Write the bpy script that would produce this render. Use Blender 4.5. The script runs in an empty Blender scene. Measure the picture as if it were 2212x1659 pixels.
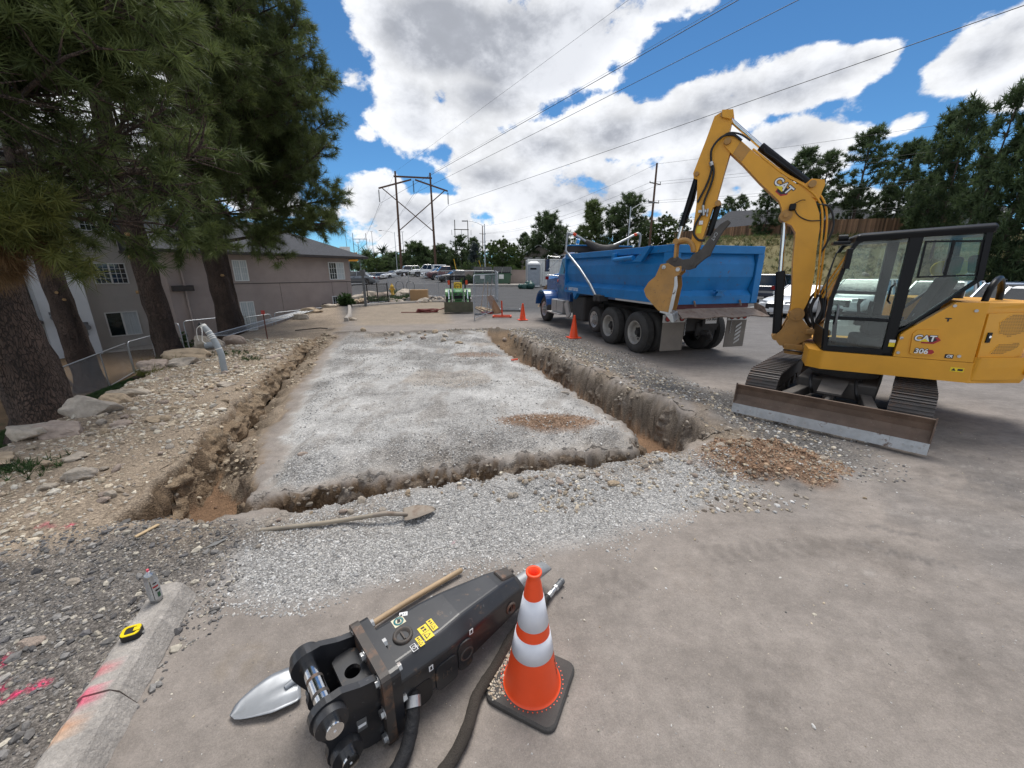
import bpy, math, random
import numpy as np
from mathutils import Vector, Matrix
random.seed(7)
RS = np.random.RandomState(11)
S = bpy.context.scene
COL = S.collection
rad = math.radians

# ------------------------------------------------------------------ camera
cd = bpy.data.cameras.new("camera")
cd.sensor_width = 36.0
cd.lens = 36.0 * 831.0 / 2212.0
cd.clip_start = 0.05
cd.clip_end = 3000.0
cam = bpy.data.objects.new("camera", cd)
COL.objects.link(cam)
cam.location = (0, 0, 2.0)
cam.rotation_euler = (rad(90 - 16.1), 0, 0)
S.camera = cam

# ------------------------------------------------------------------ sky, sun, exposure
SUN_EL, SUN_AZ = rad(66), rad(10)          # azimuth measured from +Y towards +X
w = bpy.data.worlds.new("World")
S.world = w
w.use_nodes = True
nt = w.node_tree
nt.nodes.clear()


def wn(t, **k):
    n = nt.nodes.new(t)
    for a, b in k.items():
        setattr(n, a, b)
    return n


def wl(a, b):
    nt.links.new(a, b)


def wm(op, a, b=None, c=None, clamp=False):
    n = wn('ShaderNodeMath', operation=op, use_clamp=clamp)
    for i, q in enumerate((a, b, c)):
        if q is None:
            continue
        if isinstance(q, (int, float)):
            n.inputs[i].default_value = q
        else:
            wl(q, n.inputs[i])
    return n.outputs[0]


def wsmooth(x, lo, hi, a=0.0, b=1.0):
    n = wn('ShaderNodeMapRange', interpolation_type='SMOOTHSTEP')
    wl(x, n.inputs[0])
    for i, q in zip((1, 2, 3, 4), (lo, hi, a, b)):
        n.inputs[i].default_value = q
    return n.outputs[0]


sky = wn('ShaderNodeTexSky', sky_type='NISHITA', sun_disc=False, altitude=2100.0,
         air_density=1.0, dust_density=0.0, ozone_density=3.0)
sky.sun_elevation = SUN_EL
sky.sun_rotation = SUN_AZ
tc = wn('ShaderNodeTexCoord')
sep = wn('ShaderNodeSeparateXYZ')
wl(tc.outputs['Generated'], sep.inputs[0])
dx, dy, dz = sep.outputs
# cloud placement works in azimuth (degrees right of +Y) and elevation (degrees)
azim = wm('MULTIPLY', wm('ARCTAN2', dx, dy), 57.2958)
elev = wm('MULTIPLY', wm('ARCSINE', dz), 57.2958)


def wnoise(vec, scale, detail, rough, dist=0.0):
    n = wn('ShaderNodeTexNoise', noise_dimensions='3D')
    n.inputs['Scale'].default_value = scale
    n.inputs['Detail'].default_value = detail
    n.inputs['Roughness'].default_value = rough
    n.inputs['Distortion'].default_value = dist
    wl(vec, n.inputs['Vector'])
    return n.outputs[0]


# sky directions flattened a little so that low clouds band together
mp = wn('ShaderNodeMapping')
mp.inputs['Scale'].default_value = (1, 1, 1.5)
wl(tc.outputs['Generated'], mp.inputs['Vector'])
mp.inputs['Location'].default_value = (3.1, 1.7, 0.4)
nbig = wnoise(mp.outputs[0], 2.3, 2.0, 0.5)
nmid = wnoise(mp.outputs[0], 6.5, 9.0, 0.58, 0.15)
nfine = wnoise(mp.outputs[0], 17.0, 8.0, 0.62, 0.1)
# (azimuth, elevation, half width, half height, weight)
CLOUDS = [(-8.4, 26.0, 11.2, 5.3, 1.9), (0.8, 24.8, 12.5, 5.6, 1.9), (-3.3, 20.6, 10.5, 4.0, 1.1), (7.5, 26.5, 11.0, 4.1, 1.1), (-12.2, 17.5, 5.7, 3.3, 0.8), (-12.3, 20.0, 4.8, 3.5, 0.8), (16.0, 27.4, 7.2, 1.6, 0.8), (4.1, 30.8, 21.8, 2.9, 1.2), (-14.8, 27.4, 5.0, 2.8, 0.8), (-5.8, 16.8, 5.4, 2.2, 0.6), (-12.9, 7.1, 11.4, 4.0, 1.0), (-16.9, 9.2, 5.2, 2.7, 0.8), (-2.9, 12.3, 9.2, 3.7, 0.9), (4.5, 15.4, 9.6, 3.5, 1.0), (13.3, 16.5, 11.3, 3.8, 1.1), (21.4, 16.7, 7.8, 3.2, 1.1), (25.1, 18.4, 8.2, 3.0, 1.1), (31.3, 18.6, 6.9, 3.0, 1.1), (35.1, 19.3, 5.1, 2.2, 1.0), (37.9, 19.5, 2.5, 1.6, 0.8), (9.0, 10.0, 17.8, 5.5, 1.0), (25.7, 11.1, 13.0, 4.4, 1.0), (32.2, 13.6, 7.4, 3.1, 0.9), (-6.8, 4.3, 16.2, 2.7, 0.7), (18.3, 5.3, 11.5, 2.6, 0.7), (45.8, 17.5, 3.9, 3.0, 1.0), (47.2, 18.9, 2.9, 1.9, 0.8), (48.8, 14.5, 3.8, 2.0, 0.9), (41.8, 13.5, 1.3, 0.8, 0.35), (36.6, 13.9, 1.9, 1.0, 0.4), (11.2, 22.0, 2.0, 0.8, 0.3), (-19.4, 21.2, 1.6, 1.6, 0.3), (-18.4, 16.1, 1.9, 0.8, 0.35), (-37.5, 13.1, 10.0, 6.6, 0.9), (-47.2, 9.5, 7.2, 7.5, 0.9), (-30.9, 8.7, 5.6, 2.9, 0.7), (35.5, 6.9, 10.6, 2.8, 0.8), (23.5, 8.0, 3.2, 1.6, 0.3)]
dens = None
for (a, e, ra, re_, wt) in CLOUDS:
    u = wm('MULTIPLY', wm('SUBTRACT', azim, a), 1.0 / ra)
    v = wm('MULTIPLY', wm('SUBTRACT', elev, e), 1.0 / re_)
    r2 = wm('ADD', wm('MULTIPLY', u, u), wm('MULTIPLY', v, v))
    q = wm('MULTIPLY', wm('SUBTRACT', 1.0, wm('SQRT', r2)), wt)
    dens = q if dens is None else wm('SMOOTH_MAX', dens, q, 0.18)
# away from the pictured part of the sky: the same kind of broken cloud, placed by noise alone
away = wm('ADD', wm('MULTIPLY', wm('SUBTRACT', nbig, 0.5), 1.8), 0.22)
side = wsmooth(wm('ABSOLUTE', wm('SUBTRACT', azim, 3.0)), 62, 80)
high = wsmooth(elev, 40, 52)
amix = wm('MAXIMUM', side, high)
mx = wn('ShaderNodeMix', data_type='FLOAT')
wl(amix, mx.inputs[0]); wl(dens, mx.inputs[2]); wl(away, mx.inputs[3])
d0 = mx.outputs[0]
dflat = wm('MINIMUM', d0, 0.42)
dd = wm('ADD', dflat, wm('MULTIPLY', wm('SUBTRACT', nmid, 0.5), 1.9))
dd = wm('ADD', dd, wm('MULTIPLY', wm('SUBTRACT', nfine, 0.5), 0.6))
mask = wsmooth(dd, 0.02, 0.22)
nlump = wnoise(mp.outputs[0], 4.2, 6.0, 0.55, 0.25)
lump = wsmooth(wm('ADD', wm('MULTIPLY', nlump, 0.6), wm('MULTIPLY', nfine, 0.4)), 0.36, 0.62)
inner = wsmooth(wm('ADD', d0, wm('MULTIPLY', wm('SUBTRACT', nlump, 0.5), 1.3)), 0.16, 0.95)
core = wm('MULTIPLY', inner, wm('ADD', 0.52, wm('MULTIPLY', wm('SUBTRACT', 1.0, lump), 0.60)), None, True)
ramp = wn('ShaderNodeMix', data_type='RGBA')
ramp.inputs[6].default_value = (0.52, 0.53, 0.55, 1)
ramp.inputs[7].default_value = (0.27, 0.285, 0.32, 1)
wl(core, ramp.inputs[0])
cb = wn('ShaderNodeMix', data_type='RGBA', blend_type='MULTIPLY')
cb.inputs[0].default_value = 1.0
wl(ramp.outputs[2], cb.inputs[6])
lv = wm('ADD', 0.80, wm('MULTIPLY', lump, 0.30))
lc = wn('ShaderNodeCombineXYZ')
for i in range(3):
    wl(lv, lc.inputs[i])
wl(lc.outputs[0], cb.inputs[7])
gain = wn('ShaderNodeVectorMath', operation='SCALE')
wl(cb.outputs[2], gain.inputs[0])
gain.inputs['Scale'].default_value = 1.0 / 0.06
skc = wn('ShaderNodeMix', data_type='RGBA', blend_type='MULTIPLY')
skc.inputs[0].default_value = 1.0
wl(sky.outputs[0], skc.inputs[6]); skc.inputs[7].default_value = (0.55, 0.90, 1.05, 1)
fin = wn('ShaderNodeMix', data_type='RGBA')
wl(mask, fin.inputs[0]); wl(skc.outputs[2], fin.inputs[6]); wl(gain.outputs[0], fin.inputs[7])
bg = wn('ShaderNodeBackground')
bg.inputs['Strength'].default_value = 0.06
out = wn('ShaderNodeOutputWorld')
wl(fin.outputs[2], bg.inputs[0]); wl(bg.outputs[0], out.inputs[0])

sd = bpy.data.lights.new("sun", 'SUN')
sd.energy = 1.9
sd.angle = rad(30)
sd.color = (1.0, 0.955, 0.89)
sun = bpy.data.objects.new("sun", sd)
COL.objects.link(sun)
sv = Vector((math.sin(SUN_AZ) * math.cos(SUN_EL), math.cos(SUN_AZ) * math.cos(SUN_EL), math.sin(SUN_EL)))
sun.rotation_euler = sv.to_track_quat('Z', 'Y').to_euler()
sun.location = (0, 0, 60)
S.view_settings.view_transform = 'Standard'
S.view_settings.look = 'None'
S.view_settings.exposure = 0.95
S.view_settings.gamma = 1.0
S.view_settings.use_curve_mapping = False
S.cycles.max_bounces = 6
S.cycles.transparent_max_bounces = 16
try:
    S.cycles.use_denoising = True
except Exception:
    pass

# ------------------------------------------------------------------ helpers
def sm01(t):
    t = np.clip(t, 0, 1)
    return t * t * (3 - 2 * t)


def _hash(ix, iy, seed):
    n = (ix.astype(np.int64) * 374761393 + iy.astype(np.int64) * 668265263 + seed * 974711) & 0xffffffff
    n = ((n ^ (n >> 13)) * 1274126177) & 0xffffffff
    n = (n ^ (n >> 16)) & 0xffffffff
    return n.astype(np.float64) / 4294967295.0


def vnoise(x, y, seed=0):
    x = np.asarray(x, float); y = np.asarray(y, float)
    ix = np.floor(x); iy = np.floor(y)
    fx = x - ix; fy = y - iy
    fx = fx * fx * (3 - 2 * fx); fy = fy * fy * (3 - 2 * fy)
    a = _hash(ix, iy, seed); b = _hash(ix + 1, iy, seed)
    c = _hash(ix, iy + 1, seed); d = _hash(ix + 1, iy + 1, seed)
    return (a * (1 - fx) + b * fx) * (1 - fy) + (c * (1 - fx) + d * fx) * fy


def fbm(x, y, seed=0, octv=4, gain=0.5):
    s = 0; a = 1.0; t = 0
    for o in range(octv):
        s = s + a * vnoise(x * 2 ** o + 17.3 * o, y * 2 ** o - 9.1 * o, seed + o)
        t += a; a *= gain
    return s / t * 2 - 1


def tag(o, label=None, cat=None, group=None, kind=None):
    if label: o['label'] = label
    if cat: o['category'] = cat
    if group: o['group'] = group
    if kind: o['kind'] = kind
    return o


def thing(name, label, cat, loc=(0, 0, 0), rz=0.0, group=None, rx=0.0, ry=0.0):
    o = bpy.data.objects.new(name, None)
    o.empty_display_size = 0.2
    COL.objects.link(o)
    o.location = loc
    o.rotation_euler = (rx, ry, rz)
    return tag(o, label, cat, group)


def mesh_np(name, V, F, mats, smooth=False, mi=None, col=None, parent=None):
    """V (n,3), F (m,k) with constant k -> one mesh object, fast."""
    me = bpy.data.meshes.new(name)
    V = np.ascontiguousarray(V, np.float32); F = np.ascontiguousarray(F, np.int32)
    m, k = F.shape
    me.vertices.add(len(V)); me.vertices.foreach_set('co', V.ravel())
    me.loops.add(m * k); me.loops.foreach_set('vertex_index', F.ravel())
    me.polygons.add(m)
    me.polygons.foreach_set('loop_start', np.arange(m, dtype=np.int32) * k)
    me.polygons.foreach_set('loop_total', np.full(m, k, np.int32))
    for q in (mats if isinstance(mats, (list, tuple)) else [mats]):
        me.materials.append(q)
    if mi is not None:
        me.polygons.foreach_set('material_index', np.ascontiguousarray(mi, np.int32))
    me.polygons.foreach_set('use_smooth', np.full(m, smooth, bool))
    me.update(calc_edges=True)
    for cn, arr in (col or {}).items():
        at = me.color_attributes.new(cn, 'FLOAT_COLOR', 'POINT')
        at.data.foreach_set('color', np.ascontiguousarray(arr, np.float32).ravel())
    o = bpy.data.objects.new(name, me)
    COL.objects.link(o)
    if parent is not None: o.parent = parent
    return o


class MB:
    """collects simple shapes; build() links them as one mesh object"""

    def __init__(s, M=None):
        s.v = []; s.f = []; s.mi = []; s.sm = []; s.M = M; s.cur = 0

    def add(s, vs, fs, smooth=False):
        b = len(s.v)
        for p in vs:
            p = Vector(p)
            s.v.append(s.M @ p if s.M is not None else p)
        for f in fs:
            s.f.append([b + i for i in f]); s.mi.append(s.cur); s.sm.append(smooth)
        return s

    def mat(s, i):
        s.cur = i
        return s

    def box(s, x0, x1, y0, y1, z0, z1):
        vs = [(x, y, z) for z in (z0, z1) for y in (y0, y1) for x in (x0, x1)]
        return s.add(vs, [(0, 2, 3, 1), (4, 5, 7, 6), (0, 1, 5, 4), (2, 6, 7, 3), (0, 4, 6, 2), (1, 3, 7, 5)])

    def hexa(s, b, t):
        """four bottom points and four top points, same order"""
        return s.add(list(b) + list(t), [(3, 2, 1, 0), (4, 5, 6, 7), (0, 1, 5, 4), (1, 2, 6, 5), (2, 3, 7, 6), (3, 0, 4, 7)])

    def bar(s, p0, p1, w_, h_=None, up=(0, 0, 1)):
        h_ = w_ if h_ is None else h_
        p0 = Vector(p0); p1 = Vector(p1); d = (p1 - p0).normalized(); up = Vector(up)
        if abs(d.dot(up)) > 0.98: up = Vector((1, 0, 0))
        a = d.cross(up).normalized() * w_ / 2; b = a.cross(d).normalized() * h_ / 2
        return s.hexa([p0 - a - b, p0 + a - b, p1 + a - b, p1 - a - b], [p0 - a + b, p0 + a + b, p1 + a + b, p1 - a + b])

    def cyl(s, p0, p1, r0, r1=None, n=14, caps=True, smooth=True):
        r1 = r0 if r1 is None else r1
        p0 = Vector(p0); p1 = Vector(p1); d = (p1 - p0).normalized()
        up = Vector((0, 0, 1)) if abs(d.z) < 0.95 else Vector((1, 0, 0))
        a = d.cross(up).normalized(); b = d.cross(a)
        vs = []
        for p, r in ((p0, r0), (p1, r1)):
            for i in range(n):
                t = 2 * math.pi * i / n
                vs.append(p + a * (r * math.cos(t)) + b * (r * math.sin(t)))
        s.add(vs, [(i, (i + 1) % n, n + (i + 1) % n, n + i) for i in range(n)], smooth)
        if caps:
            s.add(vs[:n], [tuple(range(n - 1, -1, -1))]); s.add(vs[n:], [tuple(range(n))])
        return s

    def tube(s, pts, r, n=8, caps=True, rf=None):
        pts = [Vector(p) for p in pts]; vs = []; m = len(pts); prev = None
        for i, p in enumerate(pts):
            d = (pts[min(i + 1, m - 1)] - pts[max(i - 1, 0)]).normalized()
            if prev is None:
                up = Vector((0, 0, 1)) if abs(d.z) < 0.9 else Vector((1, 0, 0))
                a = d.cross(up).normalized()
            else:
                a = (prev - d * prev.dot(d)).normalized()
            prev = a; b = d.cross(a)
            rr = r[i] if isinstance(r, (list, tuple)) else r
            for k in range(n):
                t = 2 * math.pi * k / n
                q = rr * (rf(i, k) if rf else 1)
                vs.append(p + a * (q * math.cos(t)) + b * (q * math.sin(t)))
        fs = [(i * n + k, i * n + (k + 1) % n, (i + 1) * n + (k + 1) % n, (i + 1) * n + k) for i in range(m - 1) for k in range(n)]
        s.add(vs, fs, True)
        if caps:
            s.add(vs[:n], [tuple(range(n - 1, -1, -1))]); s.add(vs[-n:], [tuple(range(n))])
        return s

    def prism(s, poly, w0, w1, fn):
        """poly: 2-D outline; fn(a, b, w) -> 3-D point"""
        n = len(poly)
        vs = [fn(a, b, w0) for a, b in poly] + [fn(a, b, w1) for a, b in poly]
        s.add(vs, [(i, (i + 1) % n, n + (i + 1) % n, n + i) for i in range(n)])
        s.add(vs[:n], [tuple(range(n - 1, -1, -1))]); s.add(vs[n:], [tuple(range(n))])
        return s

    def frame(s, outer, inner, w0, w1, fn):
        """ring between two outlines with the same point count"""
        n = len(outer)
        vs = [fn(a, b, w0) for a, b in outer] + [fn(a, b, w0) for a, b in inner] + [fn(a, b, w1) for a, b in outer] + [fn(a, b, w1) for a, b in inner]
        fs = []
        for i in range(n):
            j = (i + 1) % n
            fs += [(i, n + i, n + j, j), (2 * n + i, 2 * n + j, 3 * n + j, 3 * n + i), (i, j, 2 * n + j, 2 * n + i), (n + j, n + i, 3 * n + i, 3 * n + j)]
        return s.add(vs, fs)

    def lathe(s, prof, n=20, fn=None, smooth=True, caps=True):
        """prof: (radius, height) pairs; fn(x, y, h) -> point"""
        fn = fn or (lambda x, y, h: (x, y, h)); vs = []
        for r, h in prof:
            for i in range(n):
                t = 2 * math.pi * i / n
                vs.append(fn(r * math.cos(t), r * math.sin(t), h))
        m = len(prof)
        s.add(vs, [(j * n + i, j * n + (i + 1) % n, (j + 1) * n + (i + 1) % n, (j + 1) * n + i) for j in range(m - 1) for i in range(n)], smooth)
        if caps:
            if prof[0][0] > 1e-4: s.add(vs[:n], [tuple(range(n - 1, -1, -1))])
            if prof[-1][0] > 1e-4: s.add(vs[-n:], [tuple(range(n))])
        return s

    def loft(s, rings, smooth=True, caps=True):
        n = len(rings[0]); vs = [p for r in rings for p in r]
        s.add(vs, [(j * n + i, j * n + (i + 1) % n, (j + 1) * n + (i + 1) % n, (j + 1) * n + i) for j in range(len(rings) - 1) for i in range(n)], smooth)
        if caps:
            s.add(rings[0], [tuple(range(n - 1, -1, -1))]); s.add(rings[-1], [tuple(range(n))])
        return s

    def ball(s, c, r, n=10, m=6):
        c = Vector(c)
        r3 = r if isinstance(r, (tuple, list)) else (r, r, r)
        prof = [(math.sin(math.pi * j / m), -math.cos(math.pi * j / m)) for j in range(m + 1)]
        return s.lathe(prof, n, lambda x, y, h: (c.x + x * r3[0], c.y + y * r3[1], c.z + h * r3[2]), caps=False)

    def build(s, name, mats, parent=None, bevel=0.0, seg=2, label=None, weld=False):
        me = bpy.data.meshes.new(name)
        me.from_pydata([tuple(p) for p in s.v], [], s.f)
        for q in (mats if isinstance(mats, (list, tuple)) else [mats]):
            me.materials.append(q)
        me.polygons.foreach_set('material_index', s.mi)
        me.polygons.foreach_set('use_smooth', s.sm)
        me.update()
        o = bpy.data.objects.new(name, me)
        COL.objects.link(o)
        if parent is not None: o.parent = parent
        if bevel > 0:
            b = o.modifiers.new('bevel', 'BEVEL')
            b.width = bevel; b.segments = seg; b.limit_method = 'ANGLE'; b.angle_limit = rad(38)
        if label: o['label'] = label
        return o


def dup(o, parent=None):
    c = o.copy(); COL.objects.link(c)
    if parent is not None: c.parent = parent
    for ch in list(o.children):
        dup(ch, c)
    return c


def arc(cx, cy, r, a0, a1, n):
    return [(cx + r * math.cos(rad(a0 + (a1 - a0) * i / n)), cy + r * math.sin(rad(a0 + (a1 - a0) * i / n))) for i in range(n + 1)]


def rrect(x0, x1, y0, y1, r, n=3):
    return arc(x1 - r, y0 + r, r, -90, 0, n) + arc(x1 - r, y1 - r, r, 0, 90, n) + arc(x0 + r, y1 - r, r, 90, 180, n) + arc(x0 + r, y0 + r, r, 180, 270, n)


def spline(pts, n):
    """Catmull-Rom through 3-D points"""
    P = [Vector(p) for p in pts]; P = [2 * P[0] - P[1]] + P + [2 * P[-1] - P[-2]]; o = []
    for i in range(1, len(P) - 2):
        for k in range(n):
            t = k / n
            o.append(0.5 * ((2 * P[i]) + (P[i + 1] - P[i - 1]) * t + (2 * P[i - 1] - 5 * P[i] + 4 * P[i + 1] - P[i + 2]) * t * t + (3 * P[i] - P[i - 1] - 3 * P[i + 1] + P[i + 2]) * t ** 3))
    o.append(P[-2])
    return o


def text(name, s, size, M, mat, parent=None, ext=0.001, bold=0.0, shear=0.0, align='CENTER', xs=1.0):
    """lettering as a real mesh; M maps the text plane (x right, y up) to place"""
    c = bpy.data.curves.new(name, 'FONT')
    c.body = s; c.size = size; c.align_x = align; c.align_y = 'CENTER'; c.extrude = ext; c.offset = bold; c.shear = shear
    t = bpy.data.objects.new(name + '_tmp', c)
    COL.objects.link(t)
    dg = bpy.context.evaluated_depsgraph_get()
    me = bpy.data.meshes.new_from_object(t.evaluated_get(dg))
    bpy.data.objects.remove(t); bpy.data.curves.remove(c)
    me.transform(M @ Matrix.Diagonal((xs, 1, 1, 1)))
    me.materials.clear(); me.materials.append(mat)
    me.name = name
    o = bpy.data.objects.new(name, me)
    COL.objects.link(o)
    if parent is not None: o.parent = parent
    return o


def basis(o, x, y):
    """matrix with origin o, x axis, y axis (z = x cross y)"""
    x = Vector(x).normalized(); y = Vector(y).normalized(); z = x.cross(y).normalized()
    return Matrix(((x.x, y.x, z.x, o[0]), (x.y, y.y, z.y, o[1]), (x.z, y.z, z.z, o[2]), (0, 0, 0, 1)))


# ------------------------------------------------------------------ materials
def mat(name, col, rough=0.55, metal=0.0, var=0.12, vs=4.0, bump=0.0, bs=60.0, dust=0.0, dustc=(0.32, 0.28, 0.23),
        rust=0.0, rustc=(0.10, 0.045, 0.02), rs=9.0, up=0.35, spec=0.5, coat=0.0, stretch=None, scratch=0.0):
    m = bpy.data.materials.new(name); m.use_nodes = True
    t = m.node_tree; N = t.nodes; L = t.links
    b = N['Principled BSDF']
    b.inputs['Metallic'].default_value = metal
    b.inputs['Specular IOR Level'].default_value = spec
    b.inputs['Coat Weight'].default_value = coat
    b.inputs['Roughness'].default_value = rough
    c4 = (*col, 1)
    tcn = N.new('ShaderNodeTexCoord'); vec = tcn.outputs['Object']
    if stretch:
        mpn = N.new('ShaderNodeMapping'); mpn.inputs['Scale'].default_value = stretch
        L.new(vec, mpn.inputs[0]); vec = mpn.outputs[0]
    def noise(s, d=5, r=0.6):
        n = N.new('ShaderNodeTexNoise'); n.inputs['Scale'].default_value = s
        n.inputs['Detail'].default_value = d; n.inputs['Roughness'].default_value = r
        L.new(vec, n.inputs['Vector']); return n.outputs[0]
    def mr(x, a, b_, c=0.0, d=1.0):
        n = N.new('ShaderNodeMapRange'); L.new(x, n.inputs[0])
        for i, q in zip((1, 2, 3, 4), (a, b_, c, d)): n.inputs[i].default_value = q
        return n.outputs[0]
    def mix(f, a, b_):
        n = N.new('ShaderNodeMix'); n.data_type = 'RGBA'
        L.new(f, n.inputs[0])
        for i, q in ((6, a), (7, b_)):
            if isinstance(q, tuple): n.inputs[i].default_value = q
            else: L.new(q, n.inputs[i])
        return n.outputs[2]
    n1 = noise(vs)
    c = mix(mr(n1, 0.3, 0.7), tuple(max(0, q * (1 - var)) for q in col) + (1,), tuple(q * (1 + var) for q in col) + (1,))
    rgh = None
    if rust > 0:
        f = mr(noise(rs, 8, 0.7), 0.62 - 0.3 * rust, 0.72 - 0.2 * rust)
        c = mix(f, c, (*rustc, 1)); rgh = f
    if scratch > 0:
        f = mr(noise(28, 6, 0.75), 0.68 - scratch * 0.2, 0.74 - scratch * 0.2, 0, 0.7)
        c = mix(f, c, (*dustc, 1))
    if dust > 0:
        g = N.new('ShaderNodeNewGeometry'); sp = N.new('ShaderNodeSeparateXYZ'); L.new(g.outputs['Normal'], sp.inputs[0])
        u = mr(sp.outputs[2], -0.3, 0.9, 1 - up, 1.0)
        f = mr(noise(2.6, 7, 0.65), 0.25, 0.8, 0.25, 1.0)
        mm = N.new('ShaderNodeMath'); mm.operation = 'MULTIPLY'; L.new(u, mm.inputs[0]); L.new(f, mm.inputs[1])
        m2 = N.new('ShaderNodeMath'); m2.operation = 'MULTIPLY'; L.new(mm.outputs[0], m2.inputs[0]); m2.inputs[1].default_value = dust; m2.use_clamp = True
        c = mix(m2.outputs[0], c, (*dustc, 1))
        if rough < 0.6:
            L.new(mr(m2.outputs[0], 0, 0.6, rough, 0.85), b.inputs['Roughness'])
    elif rgh is not None:
        L.new(mr(rgh, 0, 1, rough, 0.9), b.inputs['Roughness'])
    else:
        L.new(mr(noise(vs * 3), 0.3, 0.7, max(0.02, rough - 0.06), min(1, rough + 0.06)), b.inputs['Roughness'])
    L.new(c, b.inputs['Base Color'])
    if bump > 0:
        bn = N.new('ShaderNodeBump'); bn.inputs['Strength'].default_value = bump; bn.inputs['Distance'].default_value = 0.02
        L.new(noise(bs, 6, 0.65), bn.inputs['Height']); L.new(bn.outputs[0], b.inputs['Normal'])
    return m


def glass(name, tint=(0.55, 0.62, 0.60), alpha=0.35, rough=0.03):
    """thin pane: part see-through, part mirror"""
    m = bpy.data.materials.new(name); m.use_nodes = True
    t = m.node_tree; N = t.nodes; L = t.links; N.clear()
    o = N.new('ShaderNodeOutputMaterial'); tr = N.new('ShaderNodeBsdfTransparent'); gl = N.new('ShaderNodeBsdfGlossy')
    tr.inputs[0].default_value = (*tint, 1); gl.inputs['Roughness'].default_value = rough
    fr = N.new('ShaderNodeFresnel'); fr.inputs[0].default_value = 1.5
    a = N.new('ShaderNodeMath'); a.operation = 'ADD'; a.use_clamp = True; L.new(fr.outputs[0], a.inputs[0]); a.inputs[1].default_value = alpha * 0.01
    mx_ = N.new('ShaderNodeMixShader'); L.new(a.outputs[0], mx_.inputs[0]); L.new(tr.outputs[0], mx_.inputs[1]); L.new(gl.outputs[0], mx_.inputs[2])
    L.new(mx_.outputs[0], o.inputs[0])
    return m


def leafmat(name, c1, c2, rough=0.6, tl=0.25):
    m = bpy.data.materials.new(name); m.use_nodes = True
    t = m.node_tree; N = t.nodes; L = t.links; b = N['Principled BSDF']
    at = N.new('ShaderNodeAttribute'); at.attribute_name = 'tone'
    mx_ = N.new('ShaderNodeMix'); mx_.data_type = 'RGBA'
    sp = N.new('ShaderNodeSeparateColor'); L.new(at.outputs['Color'], sp.inputs[0])
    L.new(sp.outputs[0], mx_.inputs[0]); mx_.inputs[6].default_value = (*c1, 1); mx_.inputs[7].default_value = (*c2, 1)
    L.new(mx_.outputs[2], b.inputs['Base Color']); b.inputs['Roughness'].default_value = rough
    b.inputs['Specular IOR Level'].default_value = 0.35
    td = N.new('ShaderNodeBsdfTranslucent'); L.new(mx_.outputs[2], td.inputs[0])
    ms = N.new('ShaderNodeMixShader'); ms.inputs[0].default_value = tl
    L.new(b.outputs[0], ms.inputs[1]); L.new(td.outputs[0], ms.inputs[2]); L.new(ms.outputs[0], N['Material Output'].inputs[0])
    return m


def plain(name, c, rough=0.5, metal=0.0):
    return mat(name, c, rough, metal, var=0.06)

# ------------------------------------------------------------------ terrain shape
def sdf(x, y, poly):
    """signed distance to a closed polygon, positive inside"""
    x = np.asarray(x, float); y = np.asarray(y, float)
    d = np.full(x.shape, 1e9); ins = np.zeros(x.shape, bool)
    n = len(poly)
    for i in range(n):
        x0, y0 = poly[i]; x1, y1 = poly[(i + 1) % n]
        ex, ey = x1 - x0, y1 - y0
        t = np.clip(((x - x0) * ex + (y - y0) * ey) / (ex * ex + ey * ey), 0, 1)
        d = np.minimum(d, np.hypot(x - x0 - t * ex, y - y0 - t * ey))
        c = ((y0 > y) != (y1 > y))
        xx = np.where(c, ex * (y - y0) / (ey if abs(ey) > 1e-9 else 1e-9) + x0, 1e9)
        ins ^= c & (x < xx)
    return np.where(ins, d, -d)


OUTER = [(-3.35, 2.78), (-2.63, 2.80), (-2.03, 2.92), (-1.7, 2.97), (-1.18, 3.25), (-.75, 3.34), (-.26, 3.47), (.46, 3.66), (1.55, 3.98), (2.05, 4.12), (2.62, 4.6),
         (2.68, 5.4), (2.46, 5.95), (2.1, 6.5), (1.56, 8.2), (.95, 10.2), (.4, 12.0), (-.1, 13.9), (-.8, 14.6), (-1.0, 13.4), (-4.9, 12.4), (-6.2, 12.6),
         (-6.1, 11.8), (-5.9, 10.5), (-4.75, 7.0), (-3.9, 4.76), (-3.62, 3.74), (-3.45, 3.25)]
ISLE = [(-2.55, 3.25), (-2.1, 3.47), (-1.37, 3.72), (-.77, 3.96), (-.3, 4.09), (.54, 4.33), (1.2, 4.42), (1.58, 4.42), (1.66, 4.9), (1.37, 5.9), (.80, 7.7),
        (-.03, 9.8), (-.75, 12.6), (-1.0, 13.9), (-5.65, 13.0), (-5.3, 11.4), (-4.38, 8.4), (-3.64, 6.1), (-3.16, 4.8)]
EDGE = [(-4.6, -4), (-4.8, 1), (-5.25, 2.8), (-5.8, 3.9), (-6.15, 4.8), (-6.45, 6), (-7.05, 7.2), (-7.8, 8.6), (-8.3, 9.9), (-8.7, 11.7), (-9.4, 15), (-10.2, 19), (-10.9, 24), (-11.3, 27.5), (-10.5, 30)]
LEFTSIDE = EDGE + [(-10.5, 40), (-60, 60), (-90, 60), (-90, -4)]
HILLP = [(13, 46), (22, 39), (34, 34.5), (60, 26), (300, 0), (300, 400), (13, 400)]


def zlot(y):
    return np.interp(y, [-50, 16, 20, 25, 35, 45, 55, 75, 120, 300, 900], [0, 0, .04, .18, .5, .85, 1.1, 2.0, 2.7, 3.5, 4.0])


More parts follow.
